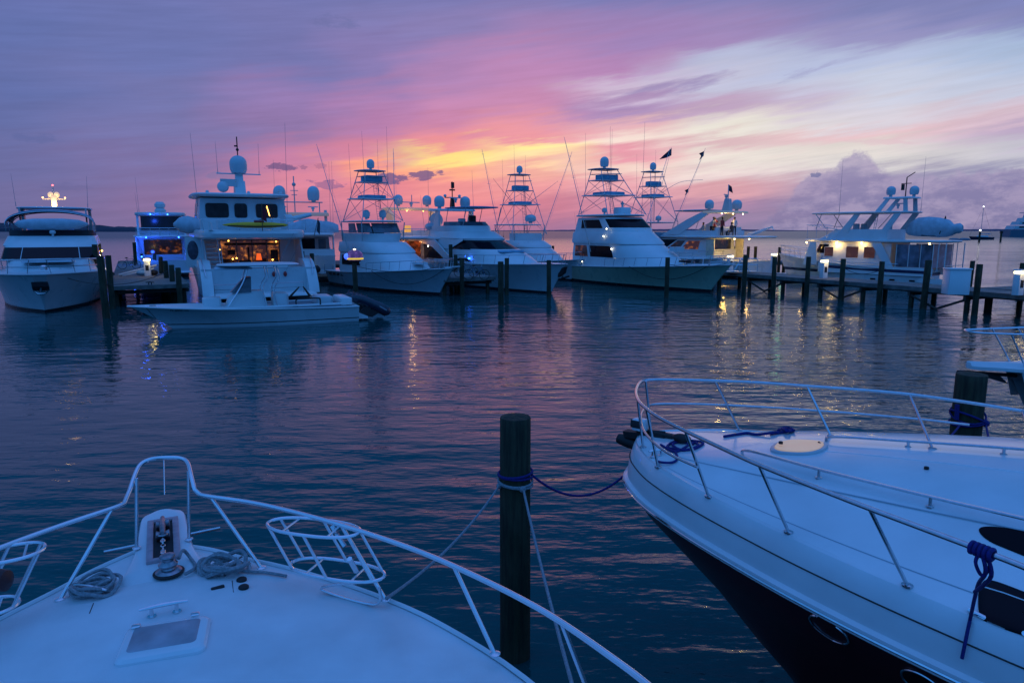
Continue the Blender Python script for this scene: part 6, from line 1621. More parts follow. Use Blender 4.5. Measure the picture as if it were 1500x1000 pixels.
# slot with brownish liner, roller, shackle and chain
m = MB(); z0 = 2.037
xa_, xb_ = -.27, -1.02
for y in (-.09, .09): m.rbox(((xa_+xb_)/2, y, z0+.008), (.79, .045, .03), .008)
m.rbox((xa_, 0, z0+.008), (.045, .145, .03), .008); m.rbox((xb_, 0, z0+.008), (.045, .145, .03), .008)
slot = m.build('anchor_slot_frame', mat('faded_mauve_trim', (.50, .33, .36), .5, noise=.2, nscale=20), P)
MB().box(((xa_+xb_)/2, 0, z0+.002), (.74, .145, .008)).build('slot_well', DARKW, slot, flat=True)
for x_, r_k in ((-.45, 1), (-.66, .88)): MB().lathe([(.02, -.05), (.045*r_k, -.045), (.03*r_k, 0), (.045*r_k, .045), (.02, .05)], (x_, 0, z0+.043), 14, axis='y').build('bow_roller', MATS['dull_chrome'], P)
m = MB(); m.tube([(-.34, 0, z0+.06), (-.6, 0, z0+.095), (-.74, 0, z0+.07)], [.018, .022, .016], 8)
m.tube([(-.72+.03*math.cos(a), .0+.028*math.sin(a), z0+.075) for a in [2*math.pi*k/12 for k in range(12)]], .009, 6, closed=True); m.build('anchor_shank', MATS['dull_chrome'], P)
m = MB()
for i in range(11):
    cx, cz = -.78-.034*i, z0+.055+.012*math.sin(i)
    if i % 2: m.tube([(cx+.026*math.cos(a), .013*math.sin(a), cz) for a in [2*math.pi*k/10 for k in range(10)]], .0055, 5, closed=True)
    else: m.tube([(cx+.026*math.cos(a), .0, cz+.013*math.sin(a)) for a in [2*math.pi*k/10 for k in range(10)]], .0055, 5, closed=True)
m.build('chain', STEEL, P)
m = MB(); m.tube([(-.36, -.42, 1.93), (-.42, .42, 1.93)], .014, 7); m.build('anchor_stock', STEEL, P)
# the platform and all that stands on it swings a little to starboard
PLAT = []
# windlass
wc = Vector((-1.22, -.03, 2.03))
m = MB(); m.lathe([(.088, 0), (.092, .01), (.078, .02), (.066, .028), (.052, .034), (.048, .045), (.062, .056), (.064, .066), (.052, .078), (.040, .09), (.042, .11), (.052, .12), (.049, .13), (.025, .138), (.002, .14)], wc, 24); wl = m.build('windlass', mat('dull_chrome', (.32, .34, .38), .3, metal=1, noise=.4, nscale=30), P, ang=30)
m = MB(); m.lathe([(.098, -.005), (.102, .006), (.09, .014)], wc, 24); m.build('gypsy_ring', BLACK, wl)
m = MB(); m.tube(spline([wc+Vector((.02, -.07, .08)), wc+Vector((.12, -.1, .09)), wc+Vector((.14, -.14, .02)), wc+Vector((-.02, -.17, .01)), wc+Vector((-.1, -.1, .01))], 6), .012, 6); m.build('rope_tail', ROPEG, wl)

for o_ in list(P.children):
    if o_.name.split('.')[0] in ('anchor_platform', 'anchor_slot_frame', 'bow_roller', 'anchor_shank', 'chain', 'anchor_stock', 'windlass'):
        o_.location = (-.17, -.02, 0); o_.rotation_euler = (0, 0, R(3.1))
# deck hatch
hc = NP.L(NP.hit(242, 939)); hz = hc.z
hatch = thing_part = bpy.data.objects.new('deck_hatch', None)
m = MB(); m.rbox((hc.x, hc.y, hz+.012), (.37, .47, .05), .05, 6, rz=R(-6)); bpy.data.objects.remove(hatch)
hatch = m.build('deck_hatch', GELN, P, ang=30)
MB().rbox((hc.x+.01, hc.y, hz+.030), (.29, .39, .02), .035, 6, rz=R(-6)).build('hatch_panel', mat('frosted_acrylic', (.38, .36, .40), .5, noise=.35, nscale=5, bump=.001, bscale=300), hatch)
m = MB()
for y in (-.16, .16): m.rbox((hc.x+.165, hc.y+y, hz+.044), (.04, .05, .012), .008)
m.build('hinge', CHROME, hatch)

def cleat(par_near, x, y, w=.24, turn=0.0, name='cleat', up=0.0, ax=None):
    p = par_near.L(par_near.hit(x, y)); c, s_ = math.cos(turn), math.sin(turn)
    def T(a, b, h): return (p.x+a*c-b*s_, p.y+a*s_+b*c, p.z+h+up)
    m = MB(); m.tube([T(-w/2, 0, .058), T(-w/4, 0, .062), T(0, 0, .064), T(w/4, 0, .062), T(w/2, 0, .058)], [.008, .012, .014, .012, .008], 8)
    for k in (-.26, .26):
        m.tube([T(w*k, 0, 0), T(w*k, 0, .06)], [.014, .011], 8); m.tube([T(w*k, 0, -.002), T(w*k, 0, .008)], .026, 10)
    return m.build(name, CHROME, par_near.root)
cleat(NP, 241, 899, .27, R(90)); cleat(NP, 133, 872, .26, R(52)); cleat(NP, 336, 838, .26, R(-45))

def coil(center, r, loops, seed, m, label, tube=.012, flat=.5, parent=None, stretch=(1, 1)):
    rnd = random.Random(seed); mb = MB()
    for i in range(loops):
        a0 = rnd.uniform(0, 6.28); rr = r*rnd.uniform(.55, 1.05); tl = rnd.uniform(-.6, .6)*flat; tb = rnd.uniform(-.6, .6)*flat; ox, oy = rnd.uniform(-.25, .25)*r, rnd.uniform(-.25, .25)*r
        e = rnd.uniform(.45, .9); ph = rnd.uniform(0, 6.28); pts = []
        for k in range(26):
            a = a0+2*math.pi*k/25*1.03; x = rr*math.cos(a); y = rr*e*math.sin(a); xr = x*math.cos(ph)-y*math.sin(ph); yr = x*math.sin(ph)+y*math.cos(ph)
            z = tube+abs(tl*x+tb*y)*.9+.008*math.sin(3*a+i)+i*.004
            pts.append((center[0]+(xr+ox)*stretch[0], center[1]+(yr+oy)*stretch[1], center[2]+max(tube, z)))
        mb.tube(pts, tube, 6)
    o = mb.build('rope_coil', m); tag(o, label, 'rope'); return o
coil(NP.hit(140, 866), .15, 8, 4, ROPEG, 'grey rope heaped over the left cleat of the near foredeck', .0125, 1.1)
coil(NP.hit(328, 836), .17, 8, 9, ROPEG, 'tangled grey rope on the right side of the near foredeck', .0145, .9)
# line lying along the starboard edge
e_ = [NP.hit(x, y)+Vector((0, 0, .015)) for x, y in ((300, 841), (312, 834), (340, 837), (372, 840), (390, 841), (420, 846))]
rope(spline(e_, 5), .0105, ROPEG, 'grey line trailing along the edge of the near foredeck')

# caps, switch, seams
m = MB()
for x, y in ((354, 850), (357, 861)):
    c_ = NP.L(NP.hit(x, y)); m.lathe([(.034, 0), (.034, .012), (.026, .018), (.01, .019)], c_, 16)
m.build('foot_switch', BLACK, P) if False else None
for x, y in ((354, 850), (357, 861)):
    c_ = NP.L(NP.hit(x, y)); mm = MB(); mm.lathe([(.034, 0), (.034, .014), (.026, .020), (.01, .021)], c_, 16); mm.build('foot_switch', BLACK, P)
c_ = NP.L(NP.hit(319, 861)); MB().rbox((c_.x, c_.y, c_.z+.006), (.03, .085, .012), .008, rz=R(10)).build('fuel_filler_plate', BLACK, P)
for (a, b_) in (((131, 898), (137, 883)), ((342, 867), (340, 850))): MB().tube([NP.L(NP.hit(*a)), NP.L(NP.hit(*b_))], .003, 5).build('deck_seam', BLACK, P)
for x, y in ((104, 866), (363, 826)):
    c_ = NP.L(NP.hit(x+2, y+6)); m = MB(); m.lathe([(.02, 0), (.014, .03), (.024, .05), (.012, .06)], c_, 10); m.build('rope_fairlead', CHROME, P)

# bow rail
def tubeobj(N, pts, r, m, name, n=10): return MB().tube(local_pts(N, pts), r, n).build(name, m, N.root)
ZR = 2.45
A_ = [at(-120, 860, ZR), at(-60, 828, ZR), at(0, 802, ZR), at(90, 769, ZR), at(165, 744, ZR), at(182, 737, ZR)]
Hh = [at(190, 718, 2.49), at(199, 692, 2.57), at(207, 679, 2.61), at(222, 672, 2.63), at(243, 670, 2.64), at(265, 671, 2.63), at(275, 678, 2.61), at(280, 697, 2.56), at(285, 717, 2.49)]
B_ = [at(293, 724, ZR), at(308, 727, ZR), at(380, 738, ZR), at(480, 763, ZR), at(600, 802, ZR), at(700, 845, ZR), at(800, 897, ZR), at(900, 965, ZR), at(960, 1012, ZR), at(1010, 1065, ZR)]
rail_pts = spline(A_, 5)+spline(Hh, 4)+spline(B_, 6)
br_ = tubeobj(NP, rail_pts, .0165, RAILM, 'bow_rail', 12)
def rail_post(N, bx, by, top, r=.0135, name='rail_post', surf='deck', foot=True):
    base = N.hit(bx, by, surf); m = MB(); m.tube(local_pts(N, [base, top]), r, 10)
    if foot: c = N.L(base); m.lathe([(.032, 0), (.032, .008), (.018, .014)], c, 14)
    return m.build(name, RAILM, N.root)
rail_post(NP, 383, 832, at(308, 727, ZR)); rail_post(NP, 565, 878, at(500, 769, ZR)); rail_post(NP, 725, 958, at(665, 829, ZR)); rail_post(NP, 88, 878, at(165, 744, ZR))
b0 = NP.L(at(200, 803, 2.035)); MB().tube([b0, NP.L(at(200, 700, 2.56))], .013, 10).lathe([(.03, 0), (.03, .008), (.018, .014)], b0, 14).build('rail_post', RAILM, P)
b0 = NP.L(at(277, 790, 2.035)); MB().tube([b0, NP.L(at(276, 690, 2.58))], .013, 10).lathe([(.03, 0), (.03, .008), (.018, .014)], b0, 14).build('rail_post', RAILM, P)
# one more post beyond the frame, at the right, and the one that shows at the bottom edge
pb = at(868, 1030, 1.93); m = MB(); m.tube(local_pts(NP, [pb, at(823, 912, ZR)]), .0135, 10); m.build('rail_post', RAILM, P)
# jackstaff pin hanging from the hoop
MB().tube(local_pts(NP, [at(240, 671, 2.63), at(241, 724, 2.38)]), .0045, 6).build('flag_halyard', RAILM, P)

# fender baskets
def basket(upper, lower, ul, ll, wid, label_part):
    """two oval hoops (centre, half-length vector) joined by slanted bars"""
    m = MB(); rings = []
    for c, hv in ((upper, ul), (lower, ll)):
        side = Vector((-hv.y, hv.x, 0)).normalized()*wid; L_ = hv.length; d = hv.normalized(); pts = []
        for k in range(32):
            a = 2*math.pi*k/32; ca, sa = math.cos(a), math.sin(a)
            px = (abs(ca)**.75)*(1 if ca >= 0 else -1)*L_
            pts.append(c+d*px+side*sa)
        rings.append(pts); m.tube(local_pts(NP, pts), .0115, 8, closed=True)
    for k in (3, 8, 13, 19, 24, 29): m.tube(local_pts(NP, [rings[0][k], rings[1][k]]), .010, 8)
    for r_ in rings: m.tube(local_pts(NP, [r_[6], r_[26]]), .008, 6); m.tube(local_pts(NP, [r_[10], r_[22]]), .008, 6)
    return m.build('fender_basket', RAILM, P), rings
u0, u1 = at(394, 764, 2.44), at(526, 780, 2.44); l0, l1 = at(428, 823, 2.15), at(562, 845, 2.15)
bk_, rg = basket((u0+u1)/2, (l0+l1)/2, (u1-u0)/2, (l1-l0)/2, .125, '')
tubeobj(NP, spline([rg[1][27], at(470, 862, 2.0), at(548, 885, 1.97), at(556, 860, 2.1)], 6), .010, RAILM, 'basket_bracket')
m = MB()
for (a, b_) in (((300+186, 770), (505, 800)), ((512, 818), (522, 836))):
    m.tube(local_pts(NP, [at(a[0], a[1], 2.44), at(b_[0], b_[1], 2.32)]), .017, 6)
m.build('hose_clamp', CHROME, P)
u0, u1 = at(-50, 822, 2.44), at(66, 800, 2.44); l0, l1 = at(-90, 905, 2.1), at(28, 880, 2.1)
basket((u0+u1)/2, (l0+l1)/2, (u1-u0)/2, (l1-l0)/2, .125, '')
fp = at(-8, 850, 2.4); m = MB(); m.lathe([(.01, -.09), (.06, -.07), (.07, 0), (.06, .07), (.01, .09)], (0, 0, 0), 14, axis='x'); fo = m.build('fender', mat('dark_red_fender', (.05, .01, .012), .5, noise=.3)); fo.location = fp; tag(fo, 'dark fender end in the basket at the left edge of the near rail', 'fender')

# ======== centre pile with its lines
def big_pile(x, ytop, Y, r, label, seed, ztop=None):
    rnd = random.Random(seed); zt = ztop or height_at(ytop, Y); X = (x-750)/1000*(Y*CP-(zt-CAM_H)*SP)
    n = 40; mb = MB(); rows = []; zs = [-1+i*(zt+1)/44 for i in range(45)]
    ph = [rnd.uniform(0, 6.28) for _ in range(9)]
    for i, z in enumerate(zs):
        row = []
        for k in range(n):
            a = 2*math.pi*k/n; d = .012*math.sin(5*a+ph[0]+z*.4)+.006*math.sin(11*a+ph[1]-z*.7)+.005*math.sin(19*a+ph[2]+z)+.006*math.sin(z*3+ph[3]+a)+rnd.uniform(-.0025, .0025)
            q = r*(1+d)*(1-.012*(z)); row.append((q*math.cos(a), q*math.sin(a), z))
        rows.append(row)
    last = rows[-1]
    rows.append([(p[0]*.965, p[1]*.965, zt+.012) for p in last]); rows.append([(p[0]*.5, p[1]*.5, zt+.018+.004*math.sin(k)) for k, p in enumerate(last)]); rows.append([(p[0]*.02, p[1]*.02, zt+.016) for p in last])
    mb.grid(rows, closed=True); o = mb.build('mooring_pile', PILEM, ang=50); o.location = (X, Y, 0); tag(o, label, 'mooring pile', 'mooring piles'); return o, X, zt
Q, QX, QZ = big_pile(755, 612, 6.55, .157, 'thick weathered pile in the near centre with ropes tied round it', 5)
QY = 6.55
def ringpts(X, Y, r, z, tilt, ph=0.0, n=26, rr=.012): return [(X+(r+rr)*math.cos(a), Y+(r+rr)*math.sin(a), z+tilt*math.cos(a-ph)) for a in [2*math.pi*k/n for k in range(n)]]
zr = height_at(704, QY-.16)
m = MB(); m.tube(ringpts(QX, QY, .158, zr+.03, .015), .013, 7, closed=True); m.tube(ringpts(QX, QY, .158, zr-.0, -.012, 1), .013, 7, closed=True); tag(m.build('rope_loop', ROPEB), 'blue rope looped round the thick centre pile', 'rope')
m = MB(); m.tube(ringpts(QX, QY, .16, zr-.05, .018, 2), .012, 7, closed=True); m.tube(ringpts(QX, QY, .16, zr-.085, -.02, .4), .012, 7, closed=True); m.ball((QX+.07, QY-.165, zr-.085), .035, 8); m.ball((QX-.16, QY-.06, zr-.09), .032, 8); tag(m.build('rope_loop', ROPEG), 'grey rope looped and knotted round the thick centre pile', 'rope')
kR = Vector((QX+.07, QY-.175, zr-.09)); kL = Vector((QX-.165, QY-.07, zr-.09))
rope(sag(kL, NP.hit(566, 880)+Vector((0, 0, .02)), .10), .0115, ROPEG, 'thin grey line sagging from the centre pile down to the near boat rail foot')
rope(sag(kR+Vector((.01, 0, 0)), at(846, 1030, 1.95), .05), .012, ROPEG, 'taut grey line running down from the centre pile past the near rail')

# ======== O: cruiser at the right with dark hull
O = thing('express_cruiser', 'cruiser with white foredeck and near-black hull at the lower right, bow pointing left', 'express cruiser', (1.39, 7.18, 0), R(140.3))
NO = Near(O, [(0, .02), (.08, .22), (.28, .47), (.6, .76), (1.1, 1.06), (1.7, 1.34), (2.3, 1.58), (3.0, 1.80), (4.0, 2.02), (5.2, 2.14), (9, 2.15)], 9)
zD = curve([(0, 2.2), (4, 2.17), (9, 2.05)]); zC = curve([(0, .015), (.6, .06), (1.4, .2), (2.4, .36), (3.6, .52), (5.5, .75), (9, .95)])
def crown(f, k): return lambda q: zD(q)+zC(q)*k
prof = [(0, 1.0), (.15, .99), (.3, .955), (.45, .89), (.56, .80), (.63, .70), (.69, .50), (.75, .33), (.82, .22), (.9, .12), (.96, .055)]
NO.loft([(0, f, 0, crown(f, k)) for f, k in prof]+[(0, .985, 0, lambda q: zD(q)+.012), (0, 1, 0, lambda q: zD(q)-.005)], 'deck', GELN, n=60, ang=25)
NO.loft([(0, 1, 0, lambda q: zD(q)-.005), (-.02, 1, .012, lambda q: zD(q)-.03), (-.04, 1, .03, lambda q: zD(q)-.10), (-.06, 1, .045, lambda q: zD(q)-.18), (-.07, 1, .055, lambda q: zD(q)-.28), (-.075, 1, .06, lambda q: zD(q)-.33), (-.10, 1, .085, lambda q: zD(q)-.35), (-.105, 1, .09, lambda q: zD(q)-.38), (-.10, 1, .085, lambda q: zD(q)-.41), (-.07, 1, .055, lambda q: zD(q)-.43)], 'gunwale', GELN, n=60, ang=28)
DARKHULL = mat('dark_hull', (.075, .007, .012), .3, noise=.35, nscale=1.5, spec=.25)
NO.loft([(-.07, 1, .055, lambda q: zD(q)-.43), (.08, .985, .04, 1.6), (.35, .95, .02, 1.38), (.82, .89, 0, 1.0), (1.3, .82, 0, .55), (1.6, .76, 0, .3), (1.9, .72, 0, 0), (2.1, .66, 0, -.4)], 'hull', DARKHULL, n=60, ang=60)
seam = MB()
for sd in (1, -1):
    r_ = NO.rows([(-.058, 1, .043, lambda q: zD(q)-.155)], 70); seam.tube([(q[0][0], sd*q[0][1], q[0][2]) for q in r_], .0055, 5)
seam.build('gunwale_seam', BLACK, O)
for f, k_, r__ in ((.635, .705, .005), (.905, .125, .004)):
    m = MB()
    for sd in (1, -1):
        r_ = NO.rows([(0, f, 0, crown(f, k_))], 70)[16:]; m.tube([(q[0][0], sd*q[0][1], q[0][2]-.001) for q in r_], r__, 5)
    m.build('deck_crease', mat('crease_grey', (.45, .5, .55), .4), O)
m = MB()
for sd in (1, -1):
    r_ = NO.rows([(-.107, 1, .092, lambda q: zD(q)-.378)], 70); m.tube([(q[0][0], sd*q[0][1], q[0][2]) for q in r_], .011, 6)
m.build('rub_strip', CHROME, O)

ZO = 2.86
near = [at(932, 571, ZO), at(934, 584, ZO), at(944, 596, ZO), at(965, 611, ZO), at(1000, 629, ZO), at(1055, 655, ZO), at(1110, 680, ZO), at(1190, 712, ZO), at(1275, 745, ZO), at(1350, 773, ZO), at(1430, 803, ZO), at(1500, 830, ZO), at(1600, 873, ZO)]
far = [at(x, y, ZO) for x, y in ((1640, 624), (1500, 602), (1410, 588), (1330, 577), (1250, 570), (1180, 565), (1110, 560), (1050, 557.5), (990, 556), (955, 556), (939, 559))]
tubeobj(NO, spline(far+near, 6), .0155, STEEL, 'bow_rail', 12)
ZM = 2.53
mid = [at(x, y, ZM) for x, y in ((1420, 622), (1340, 613), (1210, 602), (1065, 593), (975, 591), (950, 594), (941, 603), (939, 616), (944, 632), (960, 650), (985, 667), (1022, 684))]
tubeobj(NO, spline(mid, 6), .0115, STEEL, 'mid_rail', 10)
def opost(b, t, r=.0125): 
    base = NO.hit(b[0], b[1]); m = MB(); m.tube(local_pts(NO, [base, at(t[0], t[1], ZO)]), r, 10); c = NO.L(base); m.lathe([(.034, -.004), (.034, .008), (.018, .014)], c, 14); m.build('rail_post', STEEL, O)
for b_, t_ in (((964, 684), (947, 599)), ((1038, 727), (1004, 631)), ((1155, 779), (1112, 681)), ((1329, 857), (1274, 745)), ((1083, 630), (1048, 557.5)), ((1217, 638), (1182, 565)), ((1366, 657), (1332, 577)), ((1535, 690), (1498, 602)), ((954, 636), (946, 558)), ((942, 655), (934, 584))): opost(b_, t_)

# cabin-top grab rails
def grab(pts, feet, z=.07):
    P_ = [NO.hit(x, y)+Vector((0, 0, z)) for x, y in pts]; P_[0] = NO.hit(*pts[0]); m = MB(); m.tube(local_pts(NO, spline(P_, 5)), .0125, 9)
    for x, y in feet: f = NO.hit(x, y); m.tube(local_pts(NO, [f, f+Vector((0, 0, z))]), .012, 8); m.lathe([(.026, -.003), (.026, .006), (.014, .01)], NO.L(f), 12)
    return m.build('grab_rail', STEEL, O)
grab(((1088, 667), (1096, 671), (1200, 700), (1360, 741), (1500, 775), (1620, 806)), ((1199, 700), (1362, 742), (1520, 780)))
grab(((1210, 645), (1222, 647), (1330, 654), (1440, 662), (1560, 672)), ((1330, 654), (1470, 665)), .05)
# hatch in the cabin top: pale wood-coloured oval with a warm glow added
hp = NO.hit(1170, 656); c = NO.L(hp); m = MB(); nrm = (NO.I.to_3x3() @ NO.nrm).normalized()
def ell(c, a, b_, n=36, e=.8): return [(c.x+a*abs(math.cos(t))**e*(1 if math.cos(t) >= 0 else -1), c.y+b_*abs(math.sin(t))**e*(1 if math.sin(t) >= 0 else -1)) for t in [2*math.pi*k/n for k in range(n)]]
def conform(N, outline, up, surf='deck'):
    out = []
    for x, y in outline:
        w = N.M @ Vector((x, y, 6)); p, n_, i, d = N.trees[surf].ray_cast(w, Vector((0, 0, -1))); p = p if p is not None else N.M @ Vector((x, y, 2.3)); out.append(N.L(p)+Vector((0, 0, up)))
    return out
def plate(N, outline, up, m, name, par=None, surf='deck', inner=True):
    cx = sum(p[0] for p in outline)/len(outline); cy = sum(p[1] for p in outline)/len(outline); rows = []
    rows.append(conform(N, outline, -.004, surf)); rows.append(conform(N, outline, up*.7, surf))
    for k in (.975, .8, .5, .2, .02): rows.append(conform(N, [(cx+(x-cx)*k, cy+(y-cy)*k) for x, y in outline], up, surf))
    mb = MB(); mb.grid(rows, closed=True); return mb.build(name, m, par or N.root, ang=50)
hr_ = R(0)
ring_o = ell(c, .235, .235); ht = plate(NO, ring_o, .022, GEL2, 'deck_hatch'); plate(NO, ell(c, .2, .2), .034, mat('pale_glowing_hatch', (.95, .66, .40), .5, noise=.12, nscale=4, emit=(1, .55, .25), estr=.28), 'hatch_panel', ht)
m = MB(); m.lathe([(.02, 0), (.02, .02), (.01, .024)], c+Vector((.14, .07, .03)), 10); m.tube([c+Vector((-.2, -.05, .04)), c+Vector((-.14, -.1, .06))], .01, 6); m.build('hatch_dog', BLACK, ht)
# cabin windows, black, wrapping over the cabin side
def pixplate(N, pix, up, m, name, par=None, surf='deck'):
    cx = sum(p[0] for p in pix)/len(pix); cy = sum(p[1] for p in pix)/len(pix); rows = []
    for k, u_ in ((1.0, -.004), (1.0, up*.8), (.985, up), (.8, up), (.6, up), (.4, up), (.2, up), (.02, up)):
        rows.append([N.L(N.hit(cx+(x-cx)*k, cy+(y-cy)*k, surf, u_)) for x, y in pix])
    mb = MB(); mb.grid(rows, closed=True); return mb.build(name, m, par or N.root, ang=60)
def smoothpix(px, n=6): return [(p.x, p.y) for p in spline([(a, b_, 0) for a, b_ in px], n, closed=True)]
pixplate(NO, smoothpix([(1434, 776), (1450, 771), (1500, 777), (1580, 791), (1660, 815), (1620, 845), (1540, 828), (1480, 806), (1447, 791)]), .006, GLASS, 'cabin_window')
w2 = pixplate(NO, smoothpix([(1433, 872), (1438, 856), (1452, 851), (1500, 868), (1590, 905), (1620, 950), (1560, 950), (1500, 931), (1450, 913), (1435, 900)]), .014, GLASS, 'cabin_window')
m = MB(); m.tube(local_pts(NO, [NO.hit(x, y)+Vector((0, 0, .014)) for x, y in ((1440, 862), (1470, 871), (1500, 882), (1560, 905))]), .006, 6); m.build('trim', CHROME, w2)
cleat(NO, 1436, 912, .15, R(-30)); cleat(NO, 962, 668, .18, R(60))
m = MB(); pz = [NO.hit(x, y)+Vector((0, 0, .02)) for x, y in ((1418, 897), (1440, 908), (1470, 922), (1500, 932))]; m.tube(local_pts(NO, pz), .014, 8); m.build('spring_bar', CHROME, O)
# long pale moulded lines and small fittings on the cabin top
for pts in (((1202, 660), (1290, 668), (1400, 680), (1500, 692)), ):
    MB().tube(local_pts(NO, [NO.hit(x, y)+Vector((0, 0, .001)) for x, y in pts]), .004, 5).build('moulded_line', mat('bright_gel', (.85, .86, .88), .3), O)
m = MB(); c_ = NO.L(NO.hit(1357, 687)); m.lathe([(.018, 0), (.018, .02), (.005, .024)], c_, 10); m.build('washer_nozzle', BLACK, O)
for x, y in ((990, 706),): 
    c_ = NO.L(NO.hit(x, y)); m = MB(); m.ball(c_+Vector((0, 0, .02)), .03, 8, sx=1.4); m.build('rope_fairlead', CHROME, O)
for x, y in ((946, 686), (930, 706)):
    p = NO.hit(x, y, 'gunwale'); MB().ball(NO.L(p), .011, 8).build('navigation_stud', WHITEL, O) if False else None
# bow roller and dark anchor on the nose
m = MB(); m.prism([(.16, 2.15), (.18, 2.22), (-.3, 2.26), (-.35, 2.2)], -.055, .055); m.build('bow_roller', BLACK, O)
m = MB(); m.lathe([(.002, -.17), (.035, -.16), (.062, -.12), (.07, 0), (.065, .12), (.055, .17), (.01, .18)], (0, 0, 0), 14, axis='x'); an = m.build('anchor', BLACK, O); an.location = (.12, .0, 2.09); an.rotation_euler = (0, R(-8), 0); an.scale = (.85, .95, .95)
m = MB(); m.tube([(.16, 0, 2.12), (0, 0, 2.25), (-.3, 0, 2.28)], .02, 8); m.build('anchor_shank', BLACK, O)
m = MB(); m.rbox((-.02, .03, 2.33), (.16, .12, .12), .03); m.lathe([(.04, -.07), (.04, .07)], (.0, -.08, 2.33), 12, axis='x'); m.build('windlass', GELN, O); MB().rbox((.0, .095, 2.34), (.12, .012, .08), .004).build('windlass_cover', BLACK, O)
m = MB(); m.ball((-.55, .12, 2.30), .065, 12, sx=1.6, sz=.7); m.rbox((-.3, .0, 2.26), (.3, .08, .04), .02); m.build('anchor_locker_gear', BLACK, O)
# blue lines on the foredeck
def deckrope(pix, r, m, label, up=.014, surf='deck'):
    rope(spline([NO.hit(x, y, surf)+Vector((0, 0, up)) for x, y in pix], 6), r, m, label, n=7)
deckrope(((968, 653), (990, 663), (1015, 650), (1022, 655), (1000, 661), (985, 652), (1005, 647), (1030, 650), (1012, 660), (978, 657), (990, 648), (1016, 652)), .013, ROPEB, 'blue rope heaped on the nose of the dark-hulled cruiser')
deckrope(((1060, 641), (1085, 637), (1096, 636), (1110, 638), (1140, 634), (1150, 631), (1162, 632), (1145, 635), (1128, 637)), .014, ROPEB, 'blue rope laid along the far side deck of the dark-hulled cruiser')
deckrope(((1140, 634), (1150, 629), (1160, 631), (1156, 635), (1146, 632), (1163, 634)), .015, ROPEB, 'blue rope bundle at the far end of the side deck line', up=.03)
ck = NO.hit(944, 667)+Vector((0, 0, .03))
deckrope(((946, 669), (965, 678), (985, 679), (992, 672), (988, 662)), .012, ROPEB, 'blue rope from the bow cleat to the heap on the dark-hulled cruiser')
m = MB(); m.ball(ck, .04, 8); m.ball(ck+Vector((.04, -.03, .01)), .03, 8); tag(m.build('rope_knot', ROPEB), 'blue rope knot on the bow cleat of the dark-hulled cruiser', 'rope')
rope(sag((QX+.165, QY-.02, zr+.01), ck, .34, 28), .0125, ROPEB, 'slack blue line hanging between the centre pile and the dark-hulled cruiser', n=8)
# fender line tied on the rail
kn = at(1437, 806, ZO); m = MB()
dr = (at(1500, 830, ZO)-at(1430, 803, ZO)).normalized()
for i in range(5):
    c_ = kn+dr*(.022*i-.04); u = Vector((0, 0, 1)); v = dr.cross(u).normalized(); m.tube([c_+(u*math.cos(a)+v*math.sin(a))*.026 for a in [2*math.pi*k/12 for k in range(12)]], .0115, 6, closed=True)
def near_hit(x, y):
    q = [NO.hit(x, y, s_, .03) for s_ in ('deck', 'gunwale') if NO.trees[s_].ray_cast(Vector((0, 0, CAM_H)), pix_dir(x, y))[0] is not None]
    return min(q, key=lambda p: (p-Vector((0, 0, CAM_H))).length)
g1 = near_hit(1424, 905); g2 = near_hit(1412, 962); g15 = near_hit(1418, 935)
m.tube(spline([kn, kn+Vector((.02, -.02, -.1)), (kn+g1)/2+Vector((.02, .01, 0)), g1]+[near_hit(1424-12*k/8, 905+57*k/8) for k in range(1, 9)], 8), .010, 7)
m.tube(spline([kn+Vector((.02, 0, 0)), kn+Vector((.05, -.02, -.12)), (kn+g1)/2+Vector((.0, .0, -.03))], 6), .010, 7); m.tube(spline([kn, kn+Vector((.03, -.03, -.06)), kn+Vector((.02, 0, -.13)), kn+Vector((-.02, 0, -.06)), kn], 5), .009, 6)
tag(m.build('fender_line', ROPEB), 'dark blue line knotted on the cruiser rail and hanging over its side', 'rope')
# portlights in the dark hull
def hull_port(pix):
    pts = [NO.hit(x, y, 'hull', .006) for x, y in pix]; n_ = NO.nrm; o = MB(); Lp = local_pts(NO, pts); o.tube(Lp, .008, 7, closed=True); fr = o.build('portlight', CHROME, O)
    ctr = sum((Vector(p) for p in Lp), Vector())/len(Lp); g = MB(); g.grid([Lp, [Vector(p).lerp(ctr, .98) for p in Lp]], closed=True); g.build('pane', GLASS, fr)
def ellpix(cx, cy, a, b_, rot): return [(cx+a*math.cos(t)*math.cos(R(rot))-b_*math.sin(t)*math.sin(R(rot)), cy+a*math.cos(t)*math.sin(R(rot))+b_*math.sin(t)*math.cos(R(rot))) for t in [2*math.pi*k/28 for k in range(28)]]
hull_port(ellpix(1215, 921, 34, 10, 34)); hull_port(ellpix(1352, 1001, 36, 12, 32))
m = MB(); p = NO.hit(1008, 786, 'hull'); m.ball(NO.L(p), .06, 10, sz=1.3); m.build('bow_eye_fender', BLACK, O)

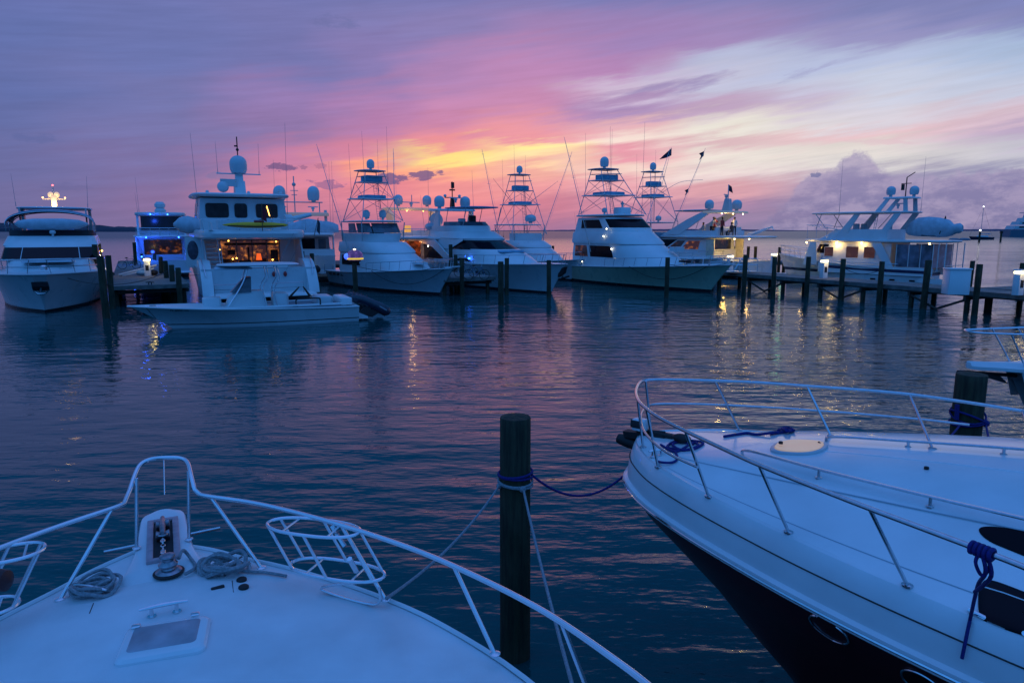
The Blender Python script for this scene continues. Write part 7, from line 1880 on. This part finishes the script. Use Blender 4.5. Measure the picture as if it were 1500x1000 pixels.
# ======== R: pile behind the cruiser, N: bow at the right edge
RP, RX, RZ = big_pile(1424, 549, 8.75, .185, 'thick pile at the right behind the dark-hulled cruiser, wrapped with blue rope', 8)
zq = height_at(622, 8.6)
m = MB(); m.tube(ringpts(RX, 8.75, .19, zq, .03), .014, 7, closed=True); m.tube(ringpts(RX, 8.75, .19, zq+.07, -.09, .3), .014, 7, closed=True); m.tube(ringpts(RX, 8.75, .19, zq+.1, .08, 1.2), .013, 7, closed=True)
m.ball((RX+.14, 8.6, zq+.02), .05, 8); m.tube([(RX-.2, 8.68, height_at(592, 8.68)), (RX-.2, 8.66, zq+.05)], .03, 6); tag(m.build('rope_loop', ROPEB), 'blue rope wound round the right-hand thick pile', 'rope')
rope(sag((RX-.17, 8.62, zq), at(1372, 655, 2.15), .03), .013, ROPEB, 'blue line from the right-hand pile down to the left'); rope(sag((RX+.15, 8.6, zq), at(1455, 668, 2.1), .02), .013, ROPEB, 'blue line from the right-hand pile down to the right')
N_ = thing('bow_of_boat', 'bow of another white boat poking in at the right edge above the thick pile', 'boat', (8.75, 12.9, 0), R(172))
H = Hull(0.01, .01, 1, 1)
m = MB(); rows = []
wN = curve([(0, .02), (.06, .16), (.5, .25), (1.0, .42), (1.6, .85), (2.6, 1.3), (4, 1.6), (8, 1.8)])
for i in range(30):
    q = 8*(i/29)**1.6; w_ = wN(q); rows.append([(-q-.8*(q > 0)*0, -w_*.75, 1.2), (-q, -w_, 1.81), (-q, -w_*.98, 1.85), (-q, -w_*.5, 1.9), (-q, 0, 1.92), (-q, w_*.5, 1.9), (-q, w_*.98, 1.84), (-q, w_, 1.78), (-q-.0, w_*.75, 1.79 if q < .9 else 1.2)])
    if q < .9: rows[-1][0] = (-q, -w_*.75, 1.79)
m.grid(rows); m.add(rows[0], [tuple(range(9))]); m.build('foredeck', GEL, N_)
rows = [[(-max(.9, q)-k*.9, s_*wN(max(.9, q))*(.8-.3*k), 1.75-1.95*k) for k in (0, .3, .6, 1)] for s_ in (1,) for q in [8*(i/24)**1.5 for i in range(25)]]
m = MB(); m.grid(rows); m.grid([[(p[0], -p[1], p[2]) for p in r_] for r_ in rows]); m.build('hull', HW, N_)
m = MB(); rp = [(-5, 1.55, 2.52), (-3, 1.25, 2.52), (-1.4, .6, 2.52), (-.3, .3, 2.50), (.02, .16, 2.5), (.02, -.16, 2.5), (-.3, -.3, 2.5), (-1.4, -.6, 2.52), (-3, -1.25, 2.52), (-5, -1.55, 2.52)]
m.tube(spline(rp, 5), .018, 8); m.build('bow_rail', RAILM, N_)
for x, w_ in ((-.55, .24), (-1.1, .42), (-1.9, .8), (-3, 1.25)):
    for s_ in (-1, 1): MB().tube([(x-.35, s_*w_*1.0, 1.86), (x, s_*(w_+.08), 2.51)], .015, 7).build('rail_post', RAILM, N_)
m = MB(); m.tube([(.15, 0, 1.7), (-.9, 0, 1.66)], .035, 8); m.prism([(.0, 1.68), (-.15, 1.72), (-.6, 1.64), (-.75, 1.5), (-.4, 1.6)], -.06, .06); m.build('anchor', BLACK, N_)
